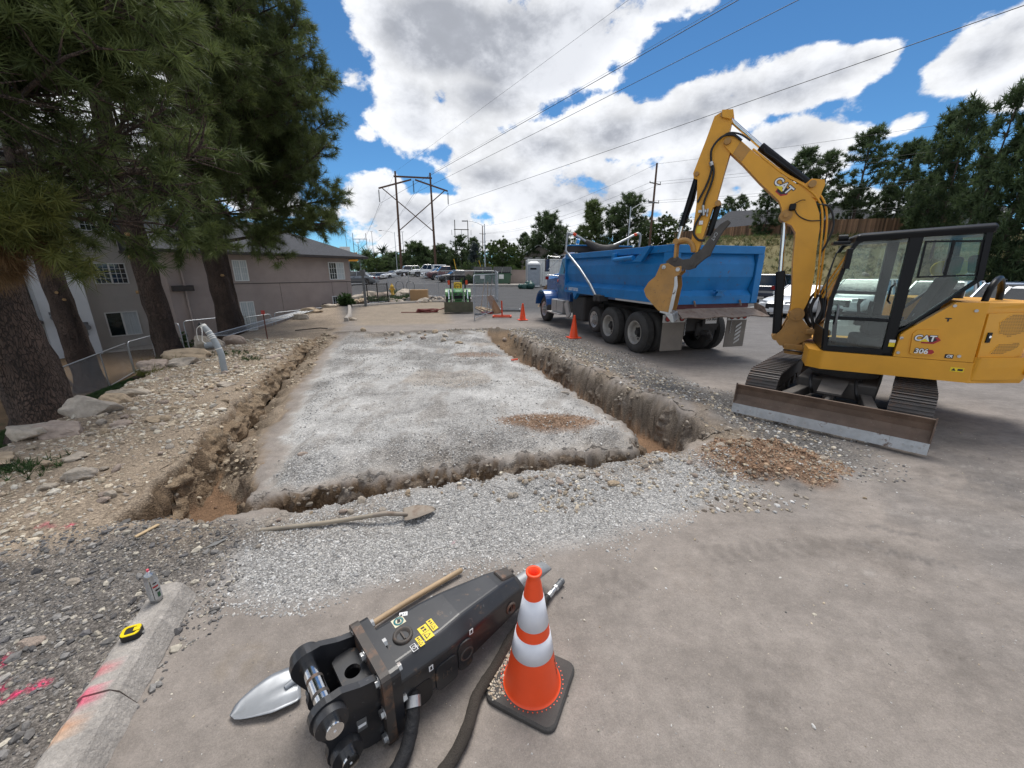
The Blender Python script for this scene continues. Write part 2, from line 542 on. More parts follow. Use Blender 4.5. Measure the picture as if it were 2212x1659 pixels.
def terrain(x, y, detail=True):
    """height of the ground; also returns the trench mask"""
    x = np.asarray(x, float); y = np.asarray(y, float)
    z = zlot(y) * sm01((x + 30) / 15) + 0.0
    # bank falling to the lawn of the apartment building
    dl = sdf(x, y, LEFTSIDE)
    rim = dl + .12 * fbm(x * 1.3, y * 1.3, 5, 3)
    lawn = -(0.32 * sm01(rim / .55) + 1.58 * sm01(rim / 5.5))
    lawn = np.where(y > 24, lawn * (1 - sm01((y - 27) / 10)), lawn)
    z = z * (1 - sm01(rim / 3)) + lawn
    # dirt bank to the left of the trench is humped a little
    db = sm01((-3.2 - x - .12 * np.maximum(y - 3, 0)) / 1.0) * (1 - sm01(rim / .8)) * sm01((15.5 - y) / 3)
    z = z + db * (.07 + .055 * fbm(x * .9, y * .9, 3, 3) + .025 * fbm(x * 4, y * 4, 8, 3))
    # hillside to the right
    hs = sdf(x, y, HILLP)
    z = z + 5.3 * sm01(hs / 15.0) * sm01((x - 10) / 14) + 3.0 * sm01((hs - 15) / 60.0) * sm01((x - 10) / 14)
    # trench
    wx = .17 * fbm(x * 2.3, y * 2.3, 21, 4, .6) + .03 * fbm(x * 8, y * 8, 22, 3)
    do = sdf(x, y, OUTER) + wx
    di = -sdf(x, y, ISLE) + .16 * fbm(x * 2.6, y * 2.6, 31, 4, .6) + .075 * fbm(x * 8, y * 8, 32, 3)
    left = sm01((-2.35 - x - .10 * (y - 3)) / .6)
    far = sm01((12.0 - y) / 2.2)
    right = sm01((x + 1.6) / 1.2)
    depth = (.48 * left + (1 - left) * .62) * (far * (1 - right) + right * sm01((14.1 - y) / 3.5))
    sl = .13 + .72 * left * sm01((y - 3.4) / 1.0) + .10 * (1 - left) * (1 - right)
    wo = sm01(do / (.13 + .10 * right))
    wi = sm01(di / sl)
    tr = wo * wi
    z = z - depth * tr
    rough = tr * (1 - tr) * 4
    if detail:
        z = z + rough * (.15 * fbm(x * 3.2, y * 3.2, 41, 2, .5))
        # the front and right faces of the island have crumbled into a lumpy slope
        fr = sm01((5.6 - y) / 1.2) * (1 - left) + .5 * right * sm01((9 - y) / 4)
        fr = np.clip(fr, 0, 1) * sm01((.22 - di) / .2)
        sl2 = sm01(1 - np.clip(-di, 0, 9) / (.62 + .25 * fbm(x * 1.7, y * 1.7, 44, 3)))
        lump = fbm(x * 3.3, y * 3.3, 45, 5, .6)
        z = z - fr * sl2 * (1 - tr) * (.09 + .14 * lump) + fr * sl2 * (1 - tr) * .05 * np.abs(fbm(x * 9, y * 9, 46, 3))
        rl = right * np.exp(-((do - .0) / .35) ** 2) * (1 - tr) * sm01((14 - y) / 3)
        z = z + rl * (.10 * fbm(x * 2.6, y * 2.6, 47, 5, .62))
        # the island of gravel is scraped and dips toward its edges
        isl = sm01(-di / .6)
        z = z - .06 * (1 - isl) * sm01(do / .5) * (1 - tr)
        site = sm01((14.5 - y) / 2) * sm01((3.6 - np.abs(x + .4)) / 1.0)
        z = z + .018 * fbm(x * 2.2, y * 2.2, 51, 5, .6) * site + isl * .022 * (1 - np.abs(fbm(x * 1.2 + y * .3, y * 3.5, 53, 4, .6)) * 2) * sm01((12 - y) / 2)
        # spoil along the lips
        lip = np.exp(-((do + .22) / .22) ** 2)
        z = z + lip * (.035 + .04 * fbm(x * 3.1, y * 3.1, 61, 4)) * sm01((15 - y) / 3)
        # red spoil heap by the dozer blade and brown heap on the island
        for cx, cy, rx_, ry_, h in ((2.75, 3.78, .85, .48, .24), (.50, 5.02, .75, .32, .045), (.55, 3.35, .9, .3, .04)):
            rr = np.hypot((x - cx) / rx_, (y - cy) / ry_) + .25 * fbm(x * 3, y * 3, 71, 3)
            z = z + h * sm01(1 - rr * .8) * (1 + .5 * fbm(x * 8, y * 8, 72, 3))
        for k in range(5):      # dark broken crust at the far end of the pad
            cx, cy = -5.0 + 1.05 * k, 12.9 + .25 * k
            rr = np.hypot((x - cx) / .8, (y - cy) / .35) + .3 * fbm(x * 3, y * 3, 75, 3)
            z = z + .07 * sm01(1.1 - rr)
        z = z + .006 * fbm(x * .8, y * .8, 81, 4) * sm01((30 - y) / 10)
    return z, tr, do, di, rim, hs


def gz(x, y):
    return float(terrain(np.array([x]), np.array([y]))[0][0])


# ------------------------------------------------------------------ ground material
def groundmat(name, pebble=1.0, wear=True):
    m = bpy.data.materials.new(name); m.use_nodes = True
    t = m.node_tree; N = t.nodes; L = t.links; b = N['Principled BSDF']
    b.inputs['Roughness'].default_value = 0.92
    b.inputs['Specular IOR Level'].default_value = 0.25
    at = N.new('ShaderNodeAttribute'); at.attribute_name = 'tone'
    pb = N.new('ShaderNodeAttribute'); pb.attribute_name = 'pebble'
    sp = N.new('ShaderNodeSeparateColor'); L.new(pb.outputs['Color'], sp.inputs[0])
    tcn = N.new('ShaderNodeTexCoord')
    def noise(s, d, r, vec=None):
        n = N.new('ShaderNodeTexNoise'); n.inputs['Scale'].default_value = s; n.inputs['Detail'].default_value = d
        n.inputs['Roughness'].default_value = r; L.new(vec or tcn.outputs['Object'], n.inputs['Vector']); return n.outputs[0]
    def mr(x, a, b_, c, d):
        n = N.new('ShaderNodeMapRange'); L.new(x, n.inputs[0])
        for i, q in zip((1, 2, 3, 4), (a, b_, c, d)): n.inputs[i].default_value = q
        return n.outputs[0]
    def mth(op, a, b_):
        n = N.new('ShaderNodeMath'); n.operation = op
        for i, q in enumerate((a, b_)):
            if isinstance(q, (int, float)): n.inputs[i].default_value = q
            else: L.new(q, n.inputs[i])
        return n.outputs[0]
    wob = N.new('ShaderNodeVectorMath'); wob.operation = 'MULTIPLY_ADD'
    nz = N.new('ShaderNodeTexNoise'); nz.inputs['Scale'].default_value = 30; L.new(tcn.outputs['Object'], nz.inputs['Vector'])
    L.new(nz.outputs[1], wob.inputs[0]); wob.inputs[1].default_value = (.012, .012, .012); L.new(tcn.outputs['Object'], wob.inputs[2])
    hs = []
    cf = None
    for sc, amp in ((48, .32), (110, .32)):
        v = N.new('ShaderNodeTexVoronoi'); v.inputs['Scale'].default_value = sc; L.new(wob.outputs[0], v.inputs['Vector'])
        s2 = N.new('ShaderNodeSeparateColor'); L.new(v.outputs['Color'], s2.inputs[0])
        k = mr(s2.outputs[0], 0, 1, 1 - amp, 1 + amp)
        dk = mr(v.outputs['Distance'], 0.3, 0.8, 1.05, .66)
        k = mth('MULTIPLY', k, dk)
        cf = k if cf is None else mth('MULTIPLY', cf, k)
        hs.append(mr(v.outputs['Distance'], 0, .7, 1, 0))
    fac = N.new('ShaderNodeMix'); fac.data_type = 'FLOAT'
    L.new(sp.outputs[0], fac.inputs[0]); fac.inputs[2].default_value = 1.0; L.new(cf, fac.inputs[3])
    big = mr(noise(1.1, 6, .6), .25, .75, .84, 1.14)
    mid = mr(noise(9, 8, .7), .25, .75, .80, 1.18)
    grain = mr(noise(170, 4, .8), .25, .75, .72, 1.28)
    tot = mth('MULTIPLY', mth('MULTIPLY', fac.outputs[0], big), mth('MULTIPLY', mid, grain))
    if wear:
        mpn = N.new('ShaderNodeMapping'); mpn.inputs['Rotation'].default_value = (0, 0, rad(-28)); mpn.inputs['Scale'].default_value = (1.0, 2.6, 1)
        L.new(tcn.outputs['Object'], mpn.inputs[0])
        st = noise(1.6, 7, .68, mpn.outputs[0])
        st = mr(st, .38, .66, .80, 1.10)
        wm_ = N.new('ShaderNodeMix'); wm_.data_type = 'FLOAT'; L.new(sp.outputs[1], wm_.inputs[0]); wm_.inputs[2].default_value = 1; L.new(st, wm_.inputs[3])
        spk = mr(noise(26, 3, .8), .66, .74, 1, .55)
        tot = mth('MULTIPLY', mth('MULTIPLY', tot, wm_.outputs[0]), spk)
    sc_ = N.new('ShaderNodeVectorMath'); sc_.operation = 'SCALE'; L.new(at.outputs['Color'], sc_.inputs[0]); L.new(tot, sc_.inputs['Scale'])
    L.new(sc_.outputs[0], b.inputs['Base Color'])
    h = mth('ADD', mth('MULTIPLY', hs[0], 1.0), mth('MULTIPLY', hs[1], .5))
    h = mth('MULTIPLY', h, sp.outputs[0])
    h = mth('ADD', h, mth('ADD', mth('MULTIPLY', noise(14, 8, .75), .30), mth('MULTIPLY', noise(150, 5, .8), .22)))
    bn = N.new('ShaderNodeBump'); bn.inputs['Strength'].default_value = .75; bn.inputs['Distance'].default_value = .016
    L.new(h, bn.inputs['Height']); L.new(bn.outputs[0], b.inputs['Normal'])
    return m


M_ground = groundmat('dirt_and_gravel')
M_asph = groundmat('asphalt')
M_lawn = groundmat('lawn_soil')

C_dust = np.array((.270, .238, .212)); C_dust2 = np.array((.215, .200, .190)); C_grav = np.array((.50, .49, .475)); C_dirt = np.array((.37, .295, .22))
C_wall = np.array((.185, .128, .080)); C_wallr = np.array((.215, .180, .145)); C_floor = np.array((.245, .150, .090)); C_asph = np.array((.064, .066, .070))
C_lawn = np.array((.030, .046, .017)); C_need = np.array((.115, .078, .046)); C_hill = np.array((.215, .185, .095)); C_red = np.array((.30, .185, .115))
C_dark = np.array((.20, .182, .165))
PAD_NEAR = [(-2.2, 2.75), (-2.05, 2.35), (-1.9, 2.1), (-1.43, 1.9), (-1.03, 2.02), (-.66, 2.2), (0, 2.36), (.7, 2.58), (1.5, 2.85), (2.3, 3.3), (2.4, 3.9), (1.5, 3.95), (0, 3.6), (-1.3, 3.2)]
DARKNEAR = [(-5, -1), (-2.0, .9), (-2.05, 1.9), (-2.2, 2.75), (-2.9, 2.75), (-4.2, 1.9), (-6, 1.2)]
LOTDUST = [(-7.4, 17.6), (-9.2, 23.0), (-8, 25.4), (-4.5, 26), (-3.6, 24), (-2.9, 18.5), (-2.4, 15.8), (-6.2, 15.2)]


def mixc(c, m, col):
    return c * (1 - m[..., None]) + col * m[..., None]


def paint(x, y, tr, do, di, rim, hs, zz_):
    f1 = fbm(x * 1.6, y * 1.6, 101, 4); f2 = fbm(x * 5, y * 5, 103, 4); f3 = fbm(x * .35, y * .35, 105, 3)
    c = np.broadcast_to(C_dust, x.shape + (3,)).copy()
    peb = np.full(x.shape, .12); wear = np.full(x.shape, .55)
    # lot: dusty near the work, clean asphalt beyond
    clean = sm01((y - 15.0 - 2.2 * f3 + .25 * np.maximum(x, 0)) / 7.5) * .92
    clean = np.maximum(clean, sm01((x - 3.2 - 1.2 * f3) / 3.0) * sm01((y - 4.5) / 4.0) * .62)
    c = mixc(c, clean, C_asph * (1 + .8 * (1 - sm01((y - 12) / 12)))[..., None])
    sc = sm01((x - 1.2) / 2.5) * sm01((8 - y) / 4)
    c = mixc(c, sc * sm01(.5 + 1.1 * f1) * .55, C_dust2)
    wear = wear + .45 * sc
    # dusty far end of the pad behind the kerb
    m = sm01(sdf(x, y, LOTDUST) / .8 + .4)
    c = mixc(c, m * .9, np.array((.30, .245, .185)) * .95); peb = peb * (1 - m) + .1 * m
    # gravel strip right of the right trench (loose dark grey stone)
    xr = np.interp(y, [3.5, 4.6, 5.5, 6.5, 8.2, 10.2, 12, 14], [2.9, 3.0, 3.0, 2.45, 1.9, 1.25, .7, .2])
    gs = sm01((x - xr + .3) / .5) * sm01((xr + 1.5 + .4 * f1 - x) / .8) * sm01((y - 3.2) / 1) * sm01((15.5 - y) / 2)
    c = mixc(c, gs * .75, np.array((.17, .165, .16))); peb = np.maximum(peb, gs * .95)
    # gravel pads
    isl = sm01((-di - .02) / .2)
    g = isl * sm01((x + 3.2 + .32 * (y - 4.5) + .9 + .35 * f1) / .9)
    c = mixc(c, isl, np.array((.285, .235, .18))); c = mixc(c, g, C_grav * (1 + .10 * f2[..., None]))
    crum = isl * (1 - sm01((-di - .25) / .5)) * sm01((x + 2.3) / .5) * sm01((6 - y) / 1)
    c = mixc(c, crum * .45, np.array((.36, .33, .30)) * (1 + .25 * f2[..., None])); 
    c = mixc(c, g * sm01((f3 * .8 + .4 * f1 - .02) / .3) * .45, np.array((.33, .315, .30)))
    c = mixc(c, g * sm01((fbm(x * 3.5 + 5, y * 1.6, 171, 5, .65) - .12) / .2) * .55, np.array((.30, .275, .25)))
    c = mixc(c, g * sm01((fbm(x * 1.1, y * .7 + 3, 173, 4) - .22) / .2) * .5, np.array((.37, .31, .25)))
    c = mixc(c, g * sm01((f1 + .02 * (y - 5) - .18) / .25) * .5, np.array((.25, .235, .22)))
    peb = np.maximum(peb, isl * (.55 + .4 * sm01(.5 + 2 * f1)))
    n = sm01(sdf(x, y, PAD_NEAR) / .25 + .45 + .5 * f1)
    c = mixc(c, n * .9, C_grav * .92); peb = np.maximum(peb, n * .95)
    d = sm01(sdf(x, y, DARKNEAR) / .3 + .5 + .6 * f1)
    c = mixc(c, d * .85, C_dark); peb = np.maximum(peb, d)
    wh = d * sm01((.22 - np.hypot((x + 2.35) / 1.5, (y - 1.75) / .5) * .3 + .3 * f1) / .2)
    c = mixc(c, wh * .6, C_grav * .8)
    # dirt bank
    bank = sm01((-2.55 - x - .31 * (y - 2.8) * (y > 2.8) - .55 * (y < 2.8) * (2.8 - y) + .25 * f1) / .5) * sm01((do < .15) + (do < .05))
    bank = bank * (1 - d * .9)
    bank = np.where(y > 16, bank * sm01((-6.6 - (y - 16) * .45 - x) / .8), bank)
    bank = np.where(y > 14, np.maximum(bank * sm01((-5.6 - x) / 1.2), 0), bank)
    c = mixc(c, bank, C_dirt * (1 + .16 * f2[..., None] + .14 * f1[..., None])); peb = peb * (1 - bank) + .75 * bank; wear = wear * (1 - bank)
    # spoil on the lips
    lip = np.exp(-((do + .15) / .28) ** 2) * sm01((15 - y) / 2) * sm01(.45 + 1.5 * f1)
    c = mixc(c, lip * (.6 + .35 * sm01((x - .3) / 1)), np.array((.275, .22, .165)) * (1 + .25 * f2[..., None])); peb = np.maximum(peb, lip * .9)
    # trench walls and floor
    right = sm01((x + .2) / 1.2)
    wall = sm01(tr / .12) * sm01((do > -.05) * 1.0)
    wc = C_wall * (1 - right[..., None]) + C_wallr * right[..., None]
    fw2 = fbm((x - y) * 4, zz_ * 13, 161, 4)
    c = mixc(c, wall, wc * (1 + .30 * fbm((x + y) * 2.5, zz_ * 6, 163, 3)[..., None] + .45 * fw2[..., None]))
    lft = sm01((-2.35 - x - .10 * (y - 3)) / .6)
    c = mixc(c, wall * lft * sm01((di < .75) * 1.0) * sm01((.72 - di) / .2), C_dirt * .72 * (1 + .3 * f2[..., None]))
    c = mixc(c, sm01((tr - .90) / .07) * sm01((12.0 - y) / 1.5), C_floor * (1 + .15 * f1[..., None])); peb = np.where(tr > .15, .55, peb); wear = np.where(tr > .1, 0, wear)
    # heaps
    for cx, cy, rx_, ry_, cc in ((2.75, 3.78, .85, .5, C_red), (.50, 5.02, .75, .32, C_red * .9), (-.9, 9.6, .8, .35, np.array((.28, .2, .15)))):
        rr = np.hypot((x - cx) / rx_, (y - cy) / ry_) + .3 * f1
        c = mixc(c, sm01((1 - rr) / .35) * .9, cc); peb = np.maximum(peb, sm01((1 - rr) / .3) * .7)
    for k in range(6):
        cx, cy = -5.2 + 1.0 * k, 12.9 + .25 * k
        rr = np.hypot((x - cx) / .8, (y - cy) / .4) + .5 * f1
        c = mixc(c, sm01((1 - rr) / .4) * .75, np.array((.14, .115, .09))); peb = np.maximum(peb, sm01((1 - rr) / .3) * .8)
    # lawn
    lw = sm01((rim - .35) / .6) * sm01((26 - y) / 3 + (x < -14))
    gr = sm01((.35 - f1 * .8 - (rim - 2.5) * .22) / .35)
    lc = C_need * (1 - gr[..., None]) + C_lawn * gr[..., None]
    c = mixc(c, lw, lc * (1 + .3 * f2[..., None])); peb = peb * (1 - lw) + .3 * lw; wear = wear * (1 - lw)
    # hillside
    h = sm01(hs / 1.0) * sm01((x - 12) / 2)
    c = mixc(c, h, C_hill * (1 + .25 * f2[..., None] + .2 * f3[..., None])); c = mixc(c, h * sm01((f1 - .1) / .3) * .5, np.array((.09, .10, .04)))
    peb = peb * (1 - h) + .45 * h; wear = wear * (1 - h)
    # pink marking paint
    def stroke(p0, p1, wd, col, amt):
        nonlocal c
        ex, ey = p1[0] - p0[0], p1[1] - p0[1]
        t = np.clip(((x - p0[0]) * ex + (y - p0[1]) * ey) / (ex * ex + ey * ey), 0, 1)
        dd = np.hypot(x - p0[0] - t * ex, y - p0[1] - t * ey) + .03 * fbm(x * 22, y * 22, 131, 3)
        c = mixc(c, sm01((wd - dd) / .03) * amt * sm01(.7 + fbm(x * 40, y * 40, 133, 2)), np.array(col))
    def tyre(pts, wd, amt):       # lug prints of a machine that crossed the dusty pavement
        nonlocal c
        s0 = 0.0
        for (x0, y0), (x1, y1) in zip(pts[:-1], pts[1:]):
            ex, ey = x1 - x0, y1 - y0; L_ = math.hypot(ex, ey); t = ((x - x0) * ex + (y - y0) * ey) / L_
            v = ((x - x0) * -ey + (y - y0) * ex) / L_; m = sm01((wd - np.abs(v)) / .03) * (t > 0) * (t < L_)
            lug = sm01((np.sin((t + s0) * 2 * math.pi / .11 + np.abs(v) * 22) + .35) / .5)
            m = m * (.35 + .65 * lug) * sm01(.55 + 1.5 * fbm(x * 2.5, y * 2.5, 155, 3)) * amt
            c = c * (1 - m[..., None] * .20); s0 += L_
    tyre([(6.5, 1.6), (4.3, 2.25), (2.6, 2.5), (1.2, 2.35), (.3, 1.9)], .12, 1.0); tyre([(6.9, 2.5), (4.6, 3.0), (3.6, 3.1)], .13, 1.0); tyre([(1.9, .6), (2.4, 1.6), (3.2, 2.6), (4.4, 3.7)], .11, .8); tyre([(.75, .5), (1.2, 1.3), (1.7, 2.1)], .11, .7)
    for q in range(16):
        sx, sy = 2.3 + 3.6 * ((q * .618) % 1), 1.7 + 3.0 * ((q * .414 + .2) % 1); ln = .25 + .5 * ((q * .73) % 1)
        stroke((sx, sy), (sx + ln * .85, sy - ln * .42), .03 + .03 * ((q * .37) % 1), (.12, .112, .108) if q % 3 else (.40, .37, .34), .55)
    for (bx, by, br_, bc, ba) in ((-1.35, 1.55, .22, (.20, .165, .125), .6), (2.6, 2.35, .45, (.19, .165, .145), .6), (1.2, 2.2, .3, (.225, .19, .16), .45), (3.4, 3.0, .4, (.17, .155, .145), .6), (.9, 1.25, .35, (.33, .295, .265), .5), (4.6, 3.3, .5, (.16, .15, .145), .6), (1.8, 1.5, .4, (.235, .205, .18), .5)):
        rr = np.hypot(x - bx, (y - by) * 1.5) / br_ + .9 * fbm(x * 4, y * 4, 151, 4)
        c = mixc(c, sm01((1 - rr) / .5) * ba * .7 * sm01(.65 + 1.4 * fbm(x * 18, y * 18, 153, 3)), np.array(bc))
    PK = (.80, .035, .16)
    stroke((-2.95, 1.45), (-2.55, 1.42), .035, PK, .95); stroke((-2.62, 1.28), (-2.36, 1.46), .035, PK, .9); stroke((-3.1, 1.62), (-2.7, 1.56), .03, PK, .8)
    stroke((-3.75, 2.62), (-3.5, 2.64), .03, PK, .6); stroke((-.47, 2.5), (-.43, 2.52), .02, PK, .8); stroke((-2.02, 3.0), (-1.9, 3.02), .02, PK, .7)
    stroke((2.36, 4.02), (2.40, 4.03), .02, PK, .9); stroke((-.95, 17.0), (-.6, 17.2), .05, PK, .5)
    return np.clip(c, .004, .9), peb, wear


# one grid that fans out from behind the camera, finest where the trench is
ys = [-2.5]
while ys[-1] < 900:
    y_ = ys[-1]; q = max(y_ + 1.0, .9)
    ys.append(y_ + (max(.014, .0042 * q ** 1.62) if 2.3 < y_ < 14 else max(.03, .008 * q ** 1.5) if y_ < 60 else .06 * q))
ys = np.array(ys)
kk = np.concatenate([-np.geomspace(9, 1.95, 26)[:-1], np.linspace(-1.95, 1.75, 720), np.geomspace(1.75, 9, 28)[1:]])
kk = np.where(np.abs(kk) < 1.0, kk, kk)
YY, KK = np.meshgrid(ys, kk, indexing='ij')
XX = KK * (YY + 3.4) * .78
XX = XX + 0.0
GZ, TR, DO, DI, RIM, HSD = terrain(XX, YY)
GC, GP, GW = paint(XX, YY, TR, DO, DI, RIM, HSD, GZ)
# walls are pushed sideways a little so that they overhang in places
amp = TR * (1 - TR) * 4
PX = XX + amp * (.13 * fbm(YY * 3 + 3, GZ * 6, 141, 4, .62)); PY = YY + amp * (.12 * fbm(XX * 3 + 3, GZ * 6, 143, 4, .62))
nr, nc = XX.shape
idx = np.arange(nr * nc).reshape(nr, nc)
FQ = np.stack([idx[:-1, :-1], idx[:-1, 1:], idx[1:, 1:], idx[1:, :-1]], -1).reshape(-1, 4)
Vall = np.stack([PX, PY, GZ], -1).reshape(-1, 3)
one = np.ones(nr * nc)
Tone = np.concatenate([GC.reshape(-1, 3), one[:, None]], 1)
Peb = np.stack([GP.ravel(), GW.ravel(), one * 0, one], 1)
fx = Vall[FQ].mean(1)
zone = np.zeros(len(FQ), int)
fr_, fd_, fi_, fh_ = (RIM.ravel()[FQ].mean(1), DO.ravel()[FQ].mean(1), DI.ravel()[FQ].mean(1), HSD.ravel()[FQ].mean(1))
zone[(fr_ > .45)] = 1
zone[(fh_ > 0) & (fx[:, 0] > 13)] = 2
lotz = (zone == 0) & ((fx[:, 1] > 15.2) | ((fx[:, 0] > 3.6 + .0 * fx[:, 1]) & (fx[:, 1] > 4.2)) | (fx[:, 0] > 5.2))
lotz &= ~((fx[:, 0] < -6.2) & (fx[:, 1] < 24))
zone[lotz] = 3
GROUND = {}
for zi, (nm, mt, lb) in enumerate((('ground', M_ground, 'dusty stony ground of the work site with its trench'), ('lawn', M_lawn, 'dark shaded lawn sloping down to the building'),
                                   ('hillside', M_ground, 'dry grassy hillside beyond the parked cars'), ('parking_lot', M_asph, 'asphalt lot with dust and scuffs'))):
    f = FQ[zone == zi]
    u, inv = np.unique(f, return_inverse=True)
    o = mesh_np(nm, Vall[u], inv.reshape(-1, 4), mt, True, col={'tone': Tone[u], 'pebble': Peb[u]})
    o['kind'] = 'structure'; o['label'] = lb
    GROUND[nm] = o


def cut_face(name, label, poly, inside, cols, seed, depth_w=.16):
    """the cut face of a trench as its own lumpy sheet, so that it breaks and overhangs as dug earth does"""
    P = np.array(poly, float); seg = np.hypot(*np.diff(P, axis=0).T); T = np.concatenate([[0], np.cumsum(seg)]); n = int(T[-1] / .022); t = np.linspace(0, T[-1], n)
    bx, by = np.interp(t, T, P[:, 0]), np.interp(t, T, P[:, 1]); px, py = bx.copy(), by.copy(); e = .05
    F = (lambda x, y: terrain(x, y)[2]) if inside else (lambda x, y: terrain(x, y)[3])
    gx, gy = F(px + e, py) - F(px - e, py), F(px, py + e) - F(px, py - e)
    k = np.ones(25) / 25; gx, gy = np.convolve(np.pad(gx, 12, 'edge'), k, 'valid'), np.convolve(np.pad(gy, 12, 'edge'), k, 'valid'); L_ = np.hypot(gx, gy) + 1e-9; nx, ny = gx / L_, gy / L_
    for it in range(4):
        f = F(px, py); px -= nx * np.clip(f, -.2, .2) * .7; py -= ny * np.clip(f, -.2, .2) * .7
    zt = terrain(px - nx * .07, py - ny * .07)[0]; zb = terrain(px + nx * (depth_w + .10), py + ny * (depth_w + .10))[0]; zb = np.minimum(zb, zt - .05)
    m = 30; v = np.linspace(0, 1, m)[None, :]; t2 = t[:, None]; Z = zt[:, None] + .012 * (1 - v) - (zt - zb)[:, None] * v * 1.05
    rid = 1 - np.abs(fbm(t2 * 2.4 + 0 * v, Z * 4.5 + 7, seed, 3)) * 2
    d = .075 * rid + .075 * fbm(t2 * 5.5 + 0 * v, Z * 8, seed + 3, 4, .62) + .03 * fbm(t2 * 19 + 0 * v, Z * 24, seed + 6, 3, .6)
    d = d * np.sin(np.pi * np.clip(v * .9 + .10, 0, 1)) ** .6 - .075 * (1 - v) ** 3
    off = depth_w * v ** 1.2 + d
    X = px[:, None] + nx[:, None] * off; Y = py[:, None] + ny[:, None] * off; Z = Z + .02 * fbm(t2 * 14 + 0 * v, v * 9, seed + 9, 3)
    idx = np.arange(n * m).reshape(n, m); FQ_ = np.stack([idx[:-1, :-1], idx[1:, :-1], idx[1:, 1:], idx[:-1, 1:]], -1).reshape(-1, 4)
    if not inside: pass
    g1 = (.5 + .9 * fbm(t2 * 1.6 + 0 * v, Z * 5, seed + 11, 4))[..., None]; C = np.array(cols[0]) * (1 - np.clip(g1, 0, 1)) + np.array(cols[1]) * np.clip(g1, 0, 1)
    k3 = sm01((fbm(t2 * 7 + 0 * v, Z * 11, seed + 13, 3) - .15) / .3)[..., None]; C = C * (1 - .55 * k3) + np.array(cols[2]) * .55 * k3
    top = sm01((.16 - v) / .16)[..., None] * np.ones((n, 1, 1)); C = C * (1 - top * .7) + np.array(cols[3]) * top * .7
    one_ = np.ones((n * m, 1)); o = mesh_np(name, np.stack([X, Y, Z], -1).reshape(-1, 3), FQ_, M_ground, True, col={'tone': np.concatenate([np.clip(C.reshape(-1, 3), .01, .9), one_], 1), 'pebble': np.concatenate([one_ * .55, one_ * 0, one_ * 0, one_], 1)})
    o['kind'] = 'structure'; o['label'] = label
    return o


CB = [(.23, .160, .100), (.30, .225, .15), (.36, .29, .21), (.37, .295, .22)]; CGR = [(.20, .162, .128), (.29, .25, .21), (.36, .32, .28), (.33, .30, .265)]
cut_face('trench_wall', 'brown crumbling left face of the trench', [(-3.3, 2.84), (-3.45, 3.25), (-3.62, 3.74), (-3.9, 4.76), (-4.75, 7.0), (-5.9, 10.5), (-6.1, 11.6)], True, CB, 801)
cut_face('trench_wall', 'grey brown crumbling right face of the trench', [(2.3, 4.35), (2.62, 4.6), (2.68, 5.4), (2.46, 5.95), (2.1, 6.5), (1.56, 8.2), (.95, 10.2), (.4, 12.0), (0, 13.5)], True, CGR, 811)
cut_face('trench_wall', 'undercut front face of the gravel pad', [(-2.55, 3.25), (-2.1, 3.47), (-1.37, 3.72), (-.77, 3.96), (-.3, 4.09), (.54, 4.33), (1.2, 4.42), (1.58, 4.42), (1.66, 4.9)], False, [(.19, .135, .09), (.29, .245, .20), (.38, .35, .31), (.40, .375, .345)], 821, .12)

# ------------------------------------------------------------------ building and far structures
M_stucco = mat('mauve_stucco', (.37, .30, .27), .9, var=.10, vs=1.2, bump=.25, bs=45)
M_stuccoL = mat('beige_stucco', (.46, .43, .40), .9, var=.08, vs=1.0, bump=.25, bs=45)
M_stuccoW = mat('pale_stucco', (.58, .59, .60), .9, var=.07, vs=1.0, bump=.25, bs=45)
M_shingle = mat('asphalt_shingle', (.045, .047, .054), .92, var=.35, vs=9, bump=.8, bs=26, stretch=(1, 1, 3))
M_trim = mat('white_trim', (.72, .72, .70), .5, var=.05)
M_darktrim = mat('dark_fascia', (.055, .045, .04), .7)
M_glassdk = mat('window_glass', (.018, .026, .030), .06, spec=.9, var=.3, vs=1.5)
M_curtain = mat('white_curtain', (.50, .54, .55), .8, var=.2, vs=3, stretch=(9, 9, .3))
M_conc = mat('concrete', (.34, .315, .285), .92, var=.16, vs=7, bump=.5, bs=70)
M_galv = mat('galvanised_steel', (.42, .44, .46), .42, .7, var=.15, vs=8)
M_blackmetal = mat('black_metal', (.012, .012, .013), .45, .4)
M_greymetal = mat('grey_metal', (.16, .165, .17), .5, .5)
M_wood = mat('weathered_wood', (.165, .095, .055), .9, var=.35, vs=3, stretch=(7, 7, .4), bump=.3)
def per_board(m, lo, hi):
    """each board of the fence has weathered to its own tone"""
    N = m.node_tree.nodes; L = m.node_tree.links; b = N['Principled BSDF']; old = b.inputs['Base Color'].links[0].from_socket
    oi = N.new('ShaderNodeObjectInfo'); r = N.new('ShaderNodeMapRange'); L.new(oi.outputs['Random'], r.inputs[0]); r.inputs[3].default_value = lo; r.inputs[4].default_value = hi
    s_ = N.new('ShaderNodeVectorMath'); s_.operation = 'SCALE'; L.new(old, s_.inputs[0]); L.new(r.outputs[0], s_.inputs['Scale']); L.new(s_.outputs[0], b.inputs['Base Color'])


